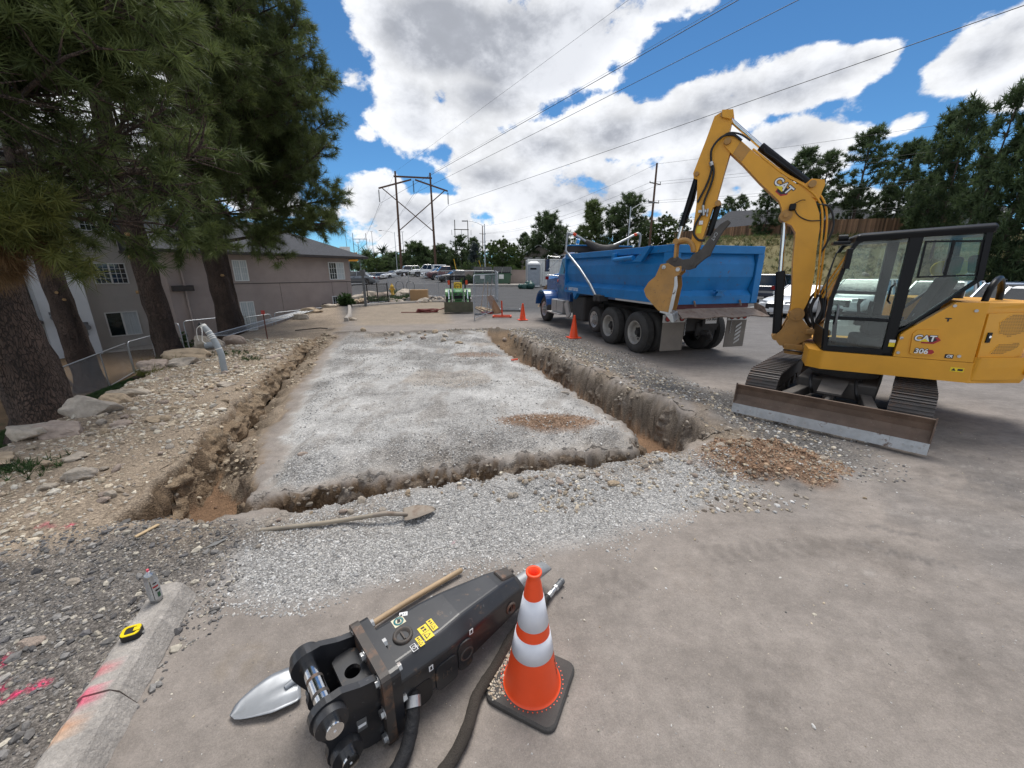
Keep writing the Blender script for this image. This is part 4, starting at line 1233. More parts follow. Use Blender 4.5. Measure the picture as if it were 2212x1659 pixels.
for k in range(6): gr_.box(-3.12, -3.09, -1.0 + .38 * k, -.94 + .38 * k, .2, 2.45)
gr_.build('door_bar', M_galv, t)
MB().box(.1, 1.3, -1.235, -1.205, 1.3, 2.1).build('notice', M_paper, t)

# cardboard box, gate, bollard lamp, hydrant
t = thing('cardboard_box', 'brown cardboard box standing on the rocks left of the tractor', 'box', at(-6.15, 26.2, 0), rad(6))
MB().box(-.55, .55, -.42, .42, 0, .72).build('carton', M_card, t, .01)
MB().box(-.55, .55, -.035, .035, .722, .726).build('tape', M_woodlt, t)
MB().box(.13, .135, -.425, -.422, 0, .72).build('flap_seam', M_darktrim, t)
gx, gy = -8.35, 24.5
t = thing('metal_gate', 'black metal picket gate beside the bollard lamp', 'gate', at(gx, gy), rad(5))
for x in (-.62, 0, .62): MB().box(x - .025, x + .025, -.025, .025, 0, 1.25).build('post', M_blackmetal, t)
MB().box(-.64, .64, -.02, .02, 1.16, 1.2).build('top_rail', M_blackmetal, t); MB().box(-.64, .64, -.02, .02, .1, .14).build('bottom_rail', M_blackmetal, t)
for k in range(18):
    MB().box(-.575 + .068 * k - .006, -.575 + .068 * k + .006, -.007, .007, .14, 1.16).build('picket', M_blackmetal, t)
t = thing('bollard_lamp', 'square grey post lamp at the left end of the far kerb', 'lamp', at(-8.55, 22.9), 0)
MB().box(-.06, .06, -.06, .06, 0, 2.0).build('post', M_greymetal, t, .005); MB().box(-.13, .13, -.11, .11, 1.78, 2.05).build('lamp_head', M_greymetal, t, .01)
M_hyd = mat('hydrant_yellow', (.60, .36, .02), .5)
t = thing('fire_hydrant', 'yellow fire hydrant on the grass behind the black gate', 'fire hydrant', at(-8.6, 28.4, .18), 0)
MB().lathe([(.16, 0), (.16, .06), (.11, .08), (.11, .52), (.15, .54), (.15, .6), (.11, .66), (.05, .74)], 12).build('barrel', M_hyd, t)
MB().cyl((-.2, 0, .42), (.2, 0, .42), .055, n=8).cyl((0, -.2, .36), (0, 0, .36), .07, n=8).build('outlet', M_hyd, t); MB().cyl((0, 0, .74), (0, 0, .82), .03, n=5).build('operating_nut', M_hyd, t)
t = thing('bike_rack', 'grey looped bike rack near the grey sedan', 'bike rack', at(-9.8, 33.5), rad(10))
for x in (0, .9): MB().tube(spline([(x, 0, 0), (x, 0, .6), (x + .15, 0, .85), (x + .45, 0, .85), (x + .6, 0, .6), (x + .6, 0, 0)], 4), .028, 6).build('loop', M_greymetal, t)
t = thing('shop_sign', 'orange and white shop sign beyond the building corner', 'sign', (-27.5, 68, 1.7), rad(10))
MB().box(-1.5, 1.5, -.1, .1, 2.2, 3.6).build('panel', mat('sign_orange', (.65, .27, .02), .5), t); MB().box(-1.2, .4, -.1, .1, 3.65, 4.5).build('panel', M_paper, t); MB().box(-.1, .1, -.08, .08, 0, 2.2).build('post', M_greymetal, t)
for k, (x, y, h_, ln) in enumerate(((-11.3, 82, 2.6, -.5), (-6.2, 84, 2.4, -.7))):
    o = MB().bar((0, 0, 0), (ln, 0, h_), .10, .16).build('guy_guard', M_hyd); o.location = (x, y, gz(x, y)); tag(o, ['yellow guy wire guard leaning left near the far grass', 'yellow guy wire guard leaning left before the round trees'][k], 'guy guard', 'yellow guy wire guards')

# ---- kerbs (each stone is a thing of its own place)
def kerb(name, pts, w_, h_, label, mt=None, cat='kerb', sub=.12, sl=.03):
    """cast kerb: sloped front face, softened top"""
    P = [Vector((p[0], p[1], 0)) for p in pts]; out_ = []
    for i in range(len(P) - 1):
        n_ = max(1, int((P[i + 1] - P[i]).length / sub))
        for k in range(n_): out_.append(P[i].lerp(P[i + 1], k / n_))
    out_.append(P[-1]); rings = []
    for i, p in enumerate(out_):
        d = (out_[min(i + 1, len(out_) - 1)] - out_[max(i - 1, 0)]).normalized(); s2 = Vector((d.y, -d.x, 0))
        z = pts[0][2] + (pts[-1][2] - pts[0][2]) * i / max(1, len(out_) - 1)
        j = lambda a: a + random.uniform(-.004, .004)
        q = [(-w_ / 2, -.1), (-w_ / 2, h_ - .02), (-w_ / 2 + .025, h_), (w_ / 2 - .03 - sl, h_), (w_ / 2 - sl, h_ - .025), (w_ / 2, 0), (w_ / 2, -.1)]
        rings.append([(p.x + s2.x * j(a), p.y + s2.y * j(a), z + (j(b) if b > 0 else b)) for a, b in q])
    return rings


M_kerb = mat('kerb_concrete', (.345, .315, .285), .95, var=.22, vs=9, bump=.9, bs=55, dust=.25)
for nm, pts, lb in (('far_kerb', [(-9.2, 22.5, .10), (-7.4, 24.1, .12), (-5.5, 25.3, .17), (-3.6, 25.4, .2)], 'low concrete kerb curving behind the tractor and box'),
                    ('side_kerb', [(-7.1, 16.6, .02), (-7.6, 18.2, .03), (-8.4, 20.2, .05), (-9.3, 22.4, .1)], 'broken concrete kerb along the left edge of the far lot'),
                    ('road_kerb', [(-5.0, 27.2, .25), (-6.6, 29.5, .3), (-8.6, 32.8, .45)], 'kerb running up the lot beside the fence')):
    o = MB().loft(kerb(nm, pts, .18, .14, lb, sub=.4)).build('kerb', M_kerb); tag(o, lb, 'kerb')

# ------------------------------------------------------------------ vegetation
def barkmat(name):
    m = mat(name, (.085, .056, .043), .95, var=.45, vs=3, stretch=(1, 1, .5))
    N = m.node_tree.nodes; L = m.node_tree.links; b = N['Principled BSDF']
    tcn = N.new('ShaderNodeTexCoord'); mpn = N.new('ShaderNodeMapping'); mpn.inputs['Scale'].default_value = (1, 1, .32); L.new(tcn.outputs['Object'], mpn.inputs[0])
    nz = N.new('ShaderNodeTexNoise'); nz.inputs['Scale'].default_value = 7; nz.inputs['Detail'].default_value = 4; L.new(mpn.outputs[0], nz.inputs[0])
    ad = N.new('ShaderNodeVectorMath'); ad.operation = 'MULTIPLY_ADD'; L.new(nz.outputs[1], ad.inputs[0]); ad.inputs[1].default_value = (.16, .16, .16); L.new(mpn.outputs[0], ad.inputs[2])
    v = N.new('ShaderNodeTexVoronoi'); v.feature = 'DISTANCE_TO_EDGE'; v.inputs['Scale'].default_value = 30; L.new(ad.outputs[0], v.inputs['Vector'])
    r = N.new('ShaderNodeMapRange'); L.new(v.outputs['Distance'], r.inputs[0]); r.inputs[1].default_value = .0; r.inputs[2].default_value = .11; r.inputs[3].default_value = 0; r.inputs[4].default_value = 1
    n2 = N.new('ShaderNodeTexNoise'); n2.inputs['Scale'].default_value = 38; n2.inputs['Detail'].default_value = 6; L.new(mpn.outputs[0], n2.inputs[0])
    old = b.inputs['Base Color'].links[0].from_socket
    mx = N.new('ShaderNodeMix'); mx.data_type = 'RGBA'; L.new(r.outputs[0], mx.inputs[0]); mx.inputs[6].default_value = (.040, .028, .022, 1); L.new(old, mx.inputs[7])
    h = N.new('ShaderNodeMath'); h.operation = 'MULTIPLY_ADD'; L.new(n2.outputs[0], h.inputs[0]); h.inputs[1].default_value = .5; L.new(r.outputs[0], h.inputs[2])
    L.new(mx.outputs[2], b.inputs['Base Color'])
    bn = N.new('ShaderNodeBump'); bn.inputs['Strength'].default_value = 1; bn.inputs['Distance'].default_value = .028; L.new(h.outputs[0], bn.inputs['Height']); L.new(bn.outputs[0], b.inputs['Normal'])
    return m


M_bark = barkmat('pine_bark')
M_barkfar = mat('far_bark', (.085, .062, .05), .95, var=.4, vs=2)
M_cut = mat('cut_limb_scar', (.33, .20, .09), .8)
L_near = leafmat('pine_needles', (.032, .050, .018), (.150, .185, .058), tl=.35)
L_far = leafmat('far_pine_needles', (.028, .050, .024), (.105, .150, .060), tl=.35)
L_lite = leafmat('pale_pine_needles', (.05, .08, .03), (.17, .22, .075), tl=.25)
L_dec = leafmat('broad_leaves', (.03, .055, .018), (.11, .16, .045), tl=.35)
L_blue = leafmat('blue_spruce_needles', (.03, .045, .045), (.075, .10, .10), tl=.15)
L_dead = leafmat('dead_needles', (.13, .07, .03), (.30, .19, .09), tl=.2)
L_yel = leafmat('yellow_green_needles', (.06, .08, .018), (.17, .17, .04), tl=.3)
L_grass = leafmat('dry_grass_blades', (.16, .15, .06), (.36, .31, .16), tl=.3)
L_green = leafmat('green_grass_blades', (.02, .045, .012), (.06, .11, .03), tl=.3)


def unit(v):
    return v / np.maximum(np.linalg.norm(v, axis=-1, keepdims=True), 1e-9)


def needles(cen, axis, length, nn, wid, rs, spread=1.0, droop=.0, tone=None):
    """needle tufts: cen (n,3), axis (n,3) -> triangles fanning round each tuft axis"""
    n = len(cen)
    d = unit(axis[:, None, :] * rs.uniform(.15, 1.1, (n, nn, 1)) + spread * unit(rs.normal(size=(n, nn, 3))))
    d[..., 2] -= droop * rs.uniform(.2, 1, (n, nn))
    d = unit(d)
    L_ = length * rs.uniform(.65, 1.1, (n, nn, 1)) if np.isscalar(length) else length[:, None, None] * rs.uniform(.65, 1.1, (n, nn, 1))
    s = unit(np.cross(d, unit(rs.normal(size=(n, nn, 3))))) * wid
    base = cen[:, None, :] + axis[:, None, :] * rs.uniform(-.3, .25, (n, nn, 1)) * L_
    tip = base + d * L_
    V = np.stack([base - s, base + s, tip], 2).reshape(-1, 3)
    F = np.arange(len(V)).reshape(-1, 3)
    tn = (tone if tone is not None else rs.uniform(.1, .9, n))
    T = np.clip(np.repeat(tn, nn * 3) + rs.normal(0, .10, n * nn * 3), 0, 1)
    C = np.stack([T, T, T, np.ones_like(T)], 1)
    return V, F, C


def limb(p, d, ln, rs, lift=.15, n=7, wob=.10):
    pts = [np.array(p, float)]; d = np.array(d, float)
    for i in range(n):
        d = d + rs.normal(0, wob, 3) + np.array([0, 0, lift / n]); d /= np.linalg.norm(d)
        pts.append(pts[-1] + d * ln / n)
    return np.array(pts)


def near_pine(name, label, base, H_, r0, lean, crown0, seed, nl, lmin, lmax, aim=None, ntuft=1500, nneedle=34, nlen=.26, low=(), group='tall ponderosa pines beside the building', avoid=None):
    """big pine: trunk with bark, bent limbs, needle tufts at the twig ends"""
    rs = np.random.RandomState(seed)
    t = thing(name, label, 'tree', base, 0, group)
    m = MB(); pts = []; rads = []
    nseg = 30
    for i in range(nseg + 1):
        f = i / nseg; z = -.6 + f * (H_ + .6)
        pts.append((lean[0] * f * H_ + .10 * math.sin(f * 6 + seed), lean[1] * f * H_ + .08 * math.cos(f * 5 + seed), z))
        rads.append(r0 * ((1 - f) ** .8 * .93 + .05) * (1 + .45 * math.exp(-(z + .1) / .32)))
    prs = np.random.RandomState(seed + 5); jit = prs.uniform(.86, 1.12, (nseg + 1, 22))
    m.tube(pts, rads, 22, rf=lambda i, k: jit[i, k] * (1 + .05 * math.sin(k * 2.8 + i * .6)))
    tk = m.build('trunk', M_bark, t)
    def tp(z):
        f = (z + .6) / (H_ + .6) * nseg; i = min(nseg - 1, max(0, int(f))); a = f - i
        return np.array(pts[i]) * (1 - a) + np.array(pts[i + 1]) * a, rads[i]
    # scars where low limbs were cut
    for k in range(6):
        z = rs.uniform(1.0, crown0 + 1.2); a = rs.uniform(-2.6, -.4); c, r_ = tp(z)
        MB().cyl(c + np.array((math.cos(a), math.sin(a), 0)) * r_ * .9, c + np.array((math.cos(a), math.sin(a), 0)) * (r_ * 1.05 + .04), .05, .04, 8).build('cut_limb', M_cut, t)
    lm = MB(); tw = MB(); cen = []; axs = []; shade = []
    specs = list(low)
    for k in range(nl):
        f = (k + rs.uniform(0, 1)) / nl; z = crown0 + (H_ - .6 - crown0) * f
        a = aim + rs.uniform(-1.5, 1.5) if (aim is not None and rs.rand() < .6) else rs.uniform(0, 6.283)
        ln = (lmin + (lmax - lmin) * math.sin(math.pi * min(1, (f * .8 + .22))) ** .8) * rs.uniform(.75, 1.15) * (1 - .6 * max(0, f - .6) / .4)
        specs.append((z, a, ln, rs.uniform(-.15, .30)))
    for si_, (z, a, ln, el) in enumerate(specs):
        c, r_ = tp(z)
        P = limb(c, (math.cos(a), math.sin(a), el), ln, rs, lift=.25)
        br = max(.016, .030 * ln / 2.2)
        lm.tube(P, [br * (1 - .75 * i / 7) for i in range(8)], 7)
        for j in range(int(max(6, int(ln * 8)) * (1.7 if si_ < len(low) else 1))):
            f = rs.uniform(.28, 1.0); i = min(6, int(f * 7)); q = P[i] + (P[i + 1] - P[i]) * (f * 7 - i)
            dd = unit(P[i + 1] - P[i]); sd = unit(np.cross(dd, rs.normal(size=3)))
            bl_ = rs.uniform(.3, .85) * (1.15 - .5 * f) * min(1.3, ln / 2.2)
            bd_ = unit(dd * .75 + sd * .9 + np.array([0, 0, .12]))
            B = limb(q, bd_, bl_, rs, .15, 4, .16)
            tw.tube(B, [.013, .011, .009, .007, .005], 5, caps=False)
            nt_ = max(3, int(bl_ * 9))
            for u in range(nt_):
                g = .35 + .65 * (u + rs.rand()) / nt_; i2 = min(3, int(g * 4)); pp = B[i2] + (B[i2 + 1] - B[i2]) * (g * 4 - i2)
                cen.append(pp + rs.normal(0, .05, 3)); axs.append(unit(unit(B[i2 + 1] - B[i2]) + rs.normal(0, .25, 3)))
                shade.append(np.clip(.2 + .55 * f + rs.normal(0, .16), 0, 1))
    lm.build('limbs', M_bark, t)['kind'] = 'stuff'; tw.build('twigs', M_bark, t)['kind'] = 'stuff'
    cen = np.array(cen); axs = np.array(axs); shade = np.array(shade)
    if avoid is not None:
        k = ~avoid(cen + np.array(base)); cen, axs, shade = cen[k], axs[k], shade[k]
    if len(cen) > ntuft:
        k = rs.choice(len(cen), ntuft, replace=False); cen, axs, shade = cen[k], axs[k], shade[k]
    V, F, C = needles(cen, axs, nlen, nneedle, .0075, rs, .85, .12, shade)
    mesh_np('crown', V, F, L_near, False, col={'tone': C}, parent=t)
    return t


# limbs listed as (height, bearing, length, rise)
def bare(z0, z1, keep, seed):
    """the shaded limbs at this height carry few needles"""
    r = np.random.RandomState(seed)
    return lambda c: (c[:, 2] > z0) & (c[:, 2] < z1) & (r.rand(len(c)) > keep)


near_pine('pine_tree', 'nearest pine with a thick reddish leaning trunk at the left edge', (-7.55, 5.95, gz(-7.55, 5.95)), 12.5, .36, (-.02, .0), 3.3, 3, 46, 1.4, 3.4, aim=-.3, avoid=bare(2.6, 4.3, .22, 1), ntuft=4600, nneedle=40, nlen=.25,
          low=((2.9, -.9, 2.3, .05), (3.1, -.15, 2.9, .12), (3.3, -1.4, 2.4, -.02), (3.6, .2, 3.3, .15), (3.9, -.5, 3.4, .15), (4.3, -.1, 3.6, .15), (4.6, -.9, 2.9, .1), (3.4, -2.2, 2.0, -.1), (5.0, .1, 3.7, .2), (5.4, -.4, 3.4, .2)))
near_pine('pine_tree', 'pine with a single straight dark trunk in front of the gap between the buildings', (-9.85, 10.85, gz(-9.85, 10.85)), 13.5, .31, (-.012, .01), 4.3, 8, 46, 1.5, 3.3, aim=-.4, avoid=bare(3.6, 6.6, .16, 2), ntuft=4600, nneedle=38, nlen=.26,
          low=((3.5, -.3, 2.6, -.05), (3.9, -2.5, 2.7, .05), (4.2, .2, 3.0, .05), (4.6, -1.2, 3.0, .1), (4.9, -.2, 3.4, .1)))
near_pine('pine_tree', 'front one of the two close set pine trunks beside the curtained windows', (-11.2, 15.2, gz(-11.2, 15.2)), 15.5, .40, (.0, .0), 5.0, 14, 58, 2.0, 4.6, aim=-.1, ntuft=7400, nneedle=36, nlen=.30,
          low=((3.7, -.1, 5.0, .10), (4.4, .1, 5.2, .1), (4.9, -.4, 5.0, .12), (5.3, .0, 5.4, .12), (5.6, -.9, 4.2, .1), (6.1, .1, 5.4, .15), (6.8, -.3, 5.4, .15), (7.4, .2, 5.2, .2), (8.2, -.1, 5.2, .2)))
near_pine('pine_tree', 'rear slimmer one of the two close set pine trunks', (-11.8, 16.6, gz(-11.8, 16.6)), 14.5, .27, (.0, .0), 5.6, 21, 40, 2.0, 4.2, aim=.0, ntuft=4600, nneedle=36, nlen=.30,
          low=((5.0, .2, 4.4, .1), (6.4, -.2, 4.8, .15), (7.6, .1, 4.6, .2), (8.6, -.2, 4.4, .2)))
near_pine('pine_tree', 'dark pine behind the chain link fence, right of the two by the breezeway', (-14.7, 12.9, gz(-14.7, 12.9)), 13, .38, (0, 0), 5.2, 27, 30, 1.6, 3.6, avoid=bare(3, 8.0, .10, 3), ntuft=2400, nneedle=34, nlen=.30)
near_pine('pine_tree', 'dark pine behind the chain link fence, left of the two by the breezeway', (-16.3, 13.0, gz(-16.3, 13.0)), 13, .40, (-.01, 0), 5.4, 33, 30, 1.6, 3.6, avoid=bare(3, 8.0, .10, 4), ntuft=2400, nneedle=34, nlen=.30)


# drooping dead branch and yellowing low branch in front of the first trunk
def spray(name, label, base, dirs, lm_, seed, n, nl=.24, wid=.006, cat='branch', spread=.5, droop=.5, fm=.25):
    rs = np.random.RandomState(seed); t = thing(name, label, cat, base)
    tw = MB(); cen = []; ax = []
    for d, ln in dirs:
        P = limb((0, 0, 0), d, ln, rs, -.25, 7, .08); tw.tube(P, [.02 * (1 - .7 * i / 7) for i in range(8)], 6)
        for u in range(n):
            f = rs.uniform(fm, 1); i = min(6, int(f * 7)); q = P[i] + (P[i + 1] - P[i]) * (f * 7 - i)
            cen.append(q + rs.normal(0, .07, 3)); ax.append(unit(unit(P[i + 1] - P[i]) + rs.normal(0, .3, 3)))
    tw.build('twigs', M_bark, t)['kind'] = 'stuff'
    V, F, C = needles(np.array(cen), np.array(ax), nl, 44, wid, rs, spread, droop)
    mesh_np('needles', V, F, lm_, False, col={'tone': C}, parent=t)
    return t


b0 = gz(-7.55, 5.95)
spray('pine_branch', 'hanging bunch of dead brown needles at the left edge before the big trunk', (-7.35, 5.85, b0 + 3.05), [((1.57, -1.1, -.10), 1.75), ((1.45, -1.15, -.02), 1.8), ((1.7, -1.0, -.04), 1.7), ((1.5, -1.1, .05), 1.65)], L_dead, 61, 26, nl=.34, droop=1.1, fm=.78)
spray('pine_branch', 'low yellow green bough reaching out from the big trunk', (-7.35, 5.85, b0 + 3.15), [((2.2, -1.3, .15), 2.7), ((2.0, -1.5, .1), 2.5), ((2.3, -1.1, .2), 2.8), ((2.3, -.9, .25), 2.6), ((1.9, -1.2, .25), 2.4)], L_yel, 62, 34, nl=.27, spread=.7, droop=.2, fm=.5)
o = spray('fallen_branch', 'cut green pine branch lying on the bank beyond the boulders', (-7.75, 7.6, gz(-7.75, 7.6) + .18), [((.5, .55, .25), .8), ((.1, .7, .15), .7), ((.7, .2, .18), .7)], L_yel, 63, 12, nl=.28, spread=.6, droop=.0)


# ---- trees farther off: clumped needle sprays, a few kinds copied with their parts
def far_tree(name, label, loc, H_, R_, c0, seed, lm_, ncl=240, nn=46, nlen=.75, wid=.035, top=.6, gaps=.35, trunk=.18, lean=(0, 0), kind='pine', group=None):
    rs = np.random.RandomState(seed); t = thing(name, label, 'tree', loc, 0, group)
    m = MB(); pts = [(lean[0] * f * H_, lean[1] * f * H_, -.4 + f * (H_ * .98 + .4)) for f in np.linspace(0, 1, 9)]
    m.tube(pts, [trunk * (1 - .85 * f) + .02 for f in np.linspace(0, 1, 9)], 8)
    m.build('trunk', M_barkfar, t)
    cen = []; axs = []; tn = []; bm = MB()
    nb_ = max(14, int(ncl / 9))
    for k in range(nb_):
        f = (k + rs.rand()) / nb_
        z = H_ * (c0 + (1 - c0) * f)
        if kind == 'pine': rr = R_ * (math.sin(math.pi * min(1, .18 + f * .80)) ** .75) * rs.uniform(.6, 1.15)
        elif kind == 'cone': rr = R_ * (1 - f) ** .85 * rs.uniform(.75, 1.1) + .15
        else: rr = R_ * math.sqrt(max(.02, 1 - (2 * f - 1) ** 2)) * rs.uniform(.7, 1.1)
        a = k * 2.4 + rs.uniform(-.5, .5)
        if rs.rand() < gaps * .5: continue
        e = np.array([math.cos(a) * rr + lean[0] * z, math.sin(a) * rr + lean[1] * z, z + rr * .12])
        st = np.array([lean[0] * z, lean[1] * z, z - rr * .18])
        bm.tube([st, (st + e) / 2 + np.array([0, 0, -.08 * rr]), e], [.05, .035, .012], 4, caps=False)
        for u in range(9):
            g = rs.uniform(.30, 1.05) ** .7
            p = st + (e - st) * g + rs.normal(0, 1, 3) * np.array([.16, .16, .11]) * R_ * .9
            cen.append(p); axs.append(unit((e - st) + np.array([0, 0, .5 * rr])))
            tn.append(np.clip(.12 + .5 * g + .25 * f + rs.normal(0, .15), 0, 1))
    if kind != 'dec':
        for u in range(8):
            cen.append(np.array([lean[0] * H_, lean[1] * H_, H_ - u * .05 * R_]) + rs.normal(0, .05, 3) * R_); axs.append(np.array([0, 0, 1.])); tn.append(.6)
    bm.build('limbs', M_barkfar, t)['kind'] = 'stuff'
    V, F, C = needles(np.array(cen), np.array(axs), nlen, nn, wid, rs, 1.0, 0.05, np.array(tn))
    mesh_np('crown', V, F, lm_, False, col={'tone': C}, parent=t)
    return t


PROT = [far_tree('pine_tree', 'x', (0, 0, 0), 14, 3.5, .16, 101, L_far, 460, 34, .80, .060),
        far_tree('pine_tree', 'x', (0, 0, 0), 14, 2.9, .30, 102, L_far, 330, 34, .72, .055, gaps=.6),
        far_tree('pine_tree', 'x', (0, 0, 0), 14, 3.9, .08, 103, L_far, 520, 34, .85, .065),
        far_tree('pine_tree', 'x', (0, 0, 0), 14, 2.9, .38, 104, L_far, 260, 34, .72, .055, gaps=.9, lean=(.06, 0)),
        far_tree('pine_tree', 'x', (0, 0, 0), 11, 3.5, .06, 105, L_lite, 400, 34, .75, .06, kind='cone'),
        far_tree('pine_tree', 'x', (0, 0, 0), 12, 4.8, .06, 106, L_far, 560, 34, 1.0, .08, kind='pine'),
        far_tree('round_tree', 'x', (0, 0, 0), 9, 4.2, .06, 107, L_dec, 520, 34, .62, .11, kind='dec'),
        far_tree('spruce_tree', 'x', (0, 0, 0), 11, 3.0, .02, 108, L_blue, 420, 34, .7, .06, kind='cone')]
used = set()


def put(k, x, y, s, label, rz=None, group=None, sx=1.0, zoff=-.2, cat='tree'):
    p = PROT[k]
    if k in used: o = dup(p)
    else: o = p; used.add(k)
    o.location = (x, y, gz(x, y) + zoff); o.scale = (s * sx, s * sx, s); o.rotation_euler = (0, 0, random.uniform(0, 6.28) if rz is None else rz)
    o['label'] = label; o['category'] = cat
    if group: o['group'] = group
    return o


def pxt(u, v, Y):     # notes used while laying out: bearing u, top height v at distance Y
    d = ((u - 1106) / 831.0, .9608 - (v - 829.5) / 831.0 * .2773, -.2773 - (v - 829.5) / 831.0 * .9608)
    return d[0] * Y / d[1], 2 + d[2] * Y / d[1]


RIGHT = [(0, 1745, 325, 52, 'pine just left of the boom elbow, tallest of its clump'), (1, 1795, 330, 50, 'loose pine right behind the boom elbow'), (1, 1886, 282, 50, 'open pine with a thin see through crown standing alone on the skyline'),
         (2, 1975, 312, 52, 'full rounded pine between the open pine and the tall dark ones'), (0, 2062, 245, 42, 'tall dark pine left of the leaning trunk'), (0, 2105, 225, 40, 'tallest dark pine above the cab roof'),
         (3, 2185, 205, 36, 'leaning bare trunked pine at the right edge'), (2, 2260, 240, 34, 'dense pine cut by the right edge of the picture'), (2, 1850, 410, 54, 'low dark pine filling the gap below the open pine'),
         (0, 1925, 400, 50, 'shorter pine behind the middle of the cab'), (2, 2010, 385, 46, 'broad pine behind the rear half of the cab'), (2, 1668, 402, 56, 'dark round pine between the stick and the boom'), (0, 1710, 440, 60, 'small pine low behind the boom logo'),
         (1, 2140, 330, 44, 'pine in second row behind the leaning one'), (2, 2330, 180, 33, 'pine beyond the right edge'), (1, 1770, 400, 46, 'thin trunked pine before the grey house'), (0, 1980, 420, 58, 'far pine low among the trunks'), (0, 2080, 400, 56, 'far pine behind the cab rear window')]
for k, u, v, Y, lb in RIGHT:
    x, z = pxt(u, v, Y); g = gz(x, Y)
    put(k, x, Y, max(.3, (z - g + .2) / 14), lb, group='pines on the hill to the right', sx=.64 if Y < 46 else 1.0)
MID = [(1, 1578, 428, 95, 14, 'left one of the two thin pines between stick and thumb'), (1, 1606, 424, 95, 14, 'right one of the two thin pines between stick and thumb'), (4, 1281, 438, 70, 11, 'pale yellow green conical pine left of the dump truck arm'), (2, 1362, 424, 66, 14, 'big dark pine above the middle of the dump truck'),
       (0, 1325, 450, 68, 14, 'dark pine leaning on the bigger one above the dump truck'), (6, 1437, 470, 66, 9, 'round leafy tree right of the single utility pole'), (6, 1395, 480, 70, 9, 'leafy tree just left of the single utility pole'), (0, 1480, 460, 74, 14, 'dark pine behind the stick cylinder'),
       (5, 1182, 468, 88, 12, 'large dark domed pine above the dump truck cab'), (1, 1216, 492, 92, 14, 'thin pine right of the domed one'), (0, 1133, 505, 95, 14, 'dark pine left of the domed one'), (1, 1250, 500, 84, 14, 'spindly pine over the cab stack'),
       (0, 995, 510, 125, 14, 'dark pine before the smaller pylon'), (7, 1026, 528, 105, 11, 'bluish spruce right of the smaller pylon'), (0, 1022, 515, 130, 14, 'tall pine behind the bluish spruce'), (6, 1085, 522, 82, 9, 'round bright leafy tree above the right dumpster'), (6, 1060, 530, 90, 9, 'second leafy tree behind the round bright one'), (6, 1110, 535, 86, 9, 'leafy tree before the tan house'),
       (5, 895, 528, 118, 12, 'dark pine clump seen between the pylon legs, left'), (1, 915, 532, 118, 14, 'flat topped pine seen between the pylon legs, right'), (5, 952, 532, 122, 12, 'flat topped dark pine right of the pylon'), (0, 968, 545, 140, 14, 'far dark pine right of the pylon'), (2, 975, 540, 135, 14, 'far broad pine before the smaller pylon'),
       (0, 862, 552, 150, 14, 'small far pine left of the pylon'), (5, 835, 558, 160, 12, 'small far pine over the dark parked cars'), (6, 812, 560, 150, 9, 'small leafy tree near the shop sign'), (0, 795, 562, 170, 14, 'far pine beside the building corner'), (5, 850, 548, 165, 12, 'far pine by the thin lamp pole'), (0, 880, 545, 170, 14, 'far pine just left of the right pylon leg'),
       (5, 1010, 545, 150, 12, 'far dark mass of pine behind the spruce'), (5, 930, 545, 175, 12, 'far dark pine low between poles'), (2, 1155, 520, 120, 14, 'pine behind the gable of the tan house'), (2, 1520, 470, 100, 14, 'pine behind the bucket linkage'), (0, 1640, 470, 90, 14, 'pine behind the charcoal roof')]
for k, u, v, Y, h0, lb in MID:
    x, z = pxt(u, v, Y); g = gz(x, Y)
    put(k, x, Y, max(.25, (z - g + .2) / h0), lb, group='trees along the far road', sx=1.0 if Y < 100 else 1.3)
x, z = pxt(360, 440, 38)
put(6, x, 38, 1.2, 'bright leafy tree rising behind the low roof between the pines')
for k in range(26):            # one dark band of wood closing the horizon
    pass
rs = np.random.RandomState(77)
cen = []; tn = []
for u in range(900):
    a = rs.uniform(-1.15, 1.0); Y = rs.uniform(200, 330); cen.append((a * Y, Y, 3.5 + rs.uniform(0, 1) ** 1.3 * 11 * (.55 + .45 * math.sin(a * 23) ** 2))); tn.append(rs.uniform(.1, .7))
V, F, C = needles(np.array(cen), np.tile(np.array([0, 0, 1.]), (900, 1)), 5.0, 40, .35, rs, 1.0, 0, np.array(tn))
o = mesh_np('far_wood', V, F, L_far, False, col={'tone': C}); o['kind'] = 'stuff'; o['label'] = 'far dark line of pine wood along the horizon'


# ---- shrubs
def shrub(name, label, loc, r, lm_, seed, n=130, group=None, nlen=.22, wid=.03):
    rs = np.random.RandomState(seed); t = thing(name, label, 'shrub', loc, 0, group)
    p = unit(rs.normal(size=(n, 3))); p[:, 2] = np.abs(p[:, 2]); c = p * rs.uniform(.35, 1, (n, 1)) * np.array(r) + np.array([0, 0, .08])
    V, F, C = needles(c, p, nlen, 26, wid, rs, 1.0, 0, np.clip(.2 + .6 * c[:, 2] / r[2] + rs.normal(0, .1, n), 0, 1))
    mesh_np('foliage', V, F, lm_, False, col={'tone': C}, parent=t)
    st = MB()
    for k in range(5):
        a = k * 1.256; st.tube([(0, 0, -.1), (math.cos(a) * r[0] * .5, math.sin(a) * r[1] * .5, r[2] * .7)], [.02, .008], 5)
    st.build('stems', M_bark, t)['kind'] = 'stuff'
    return t


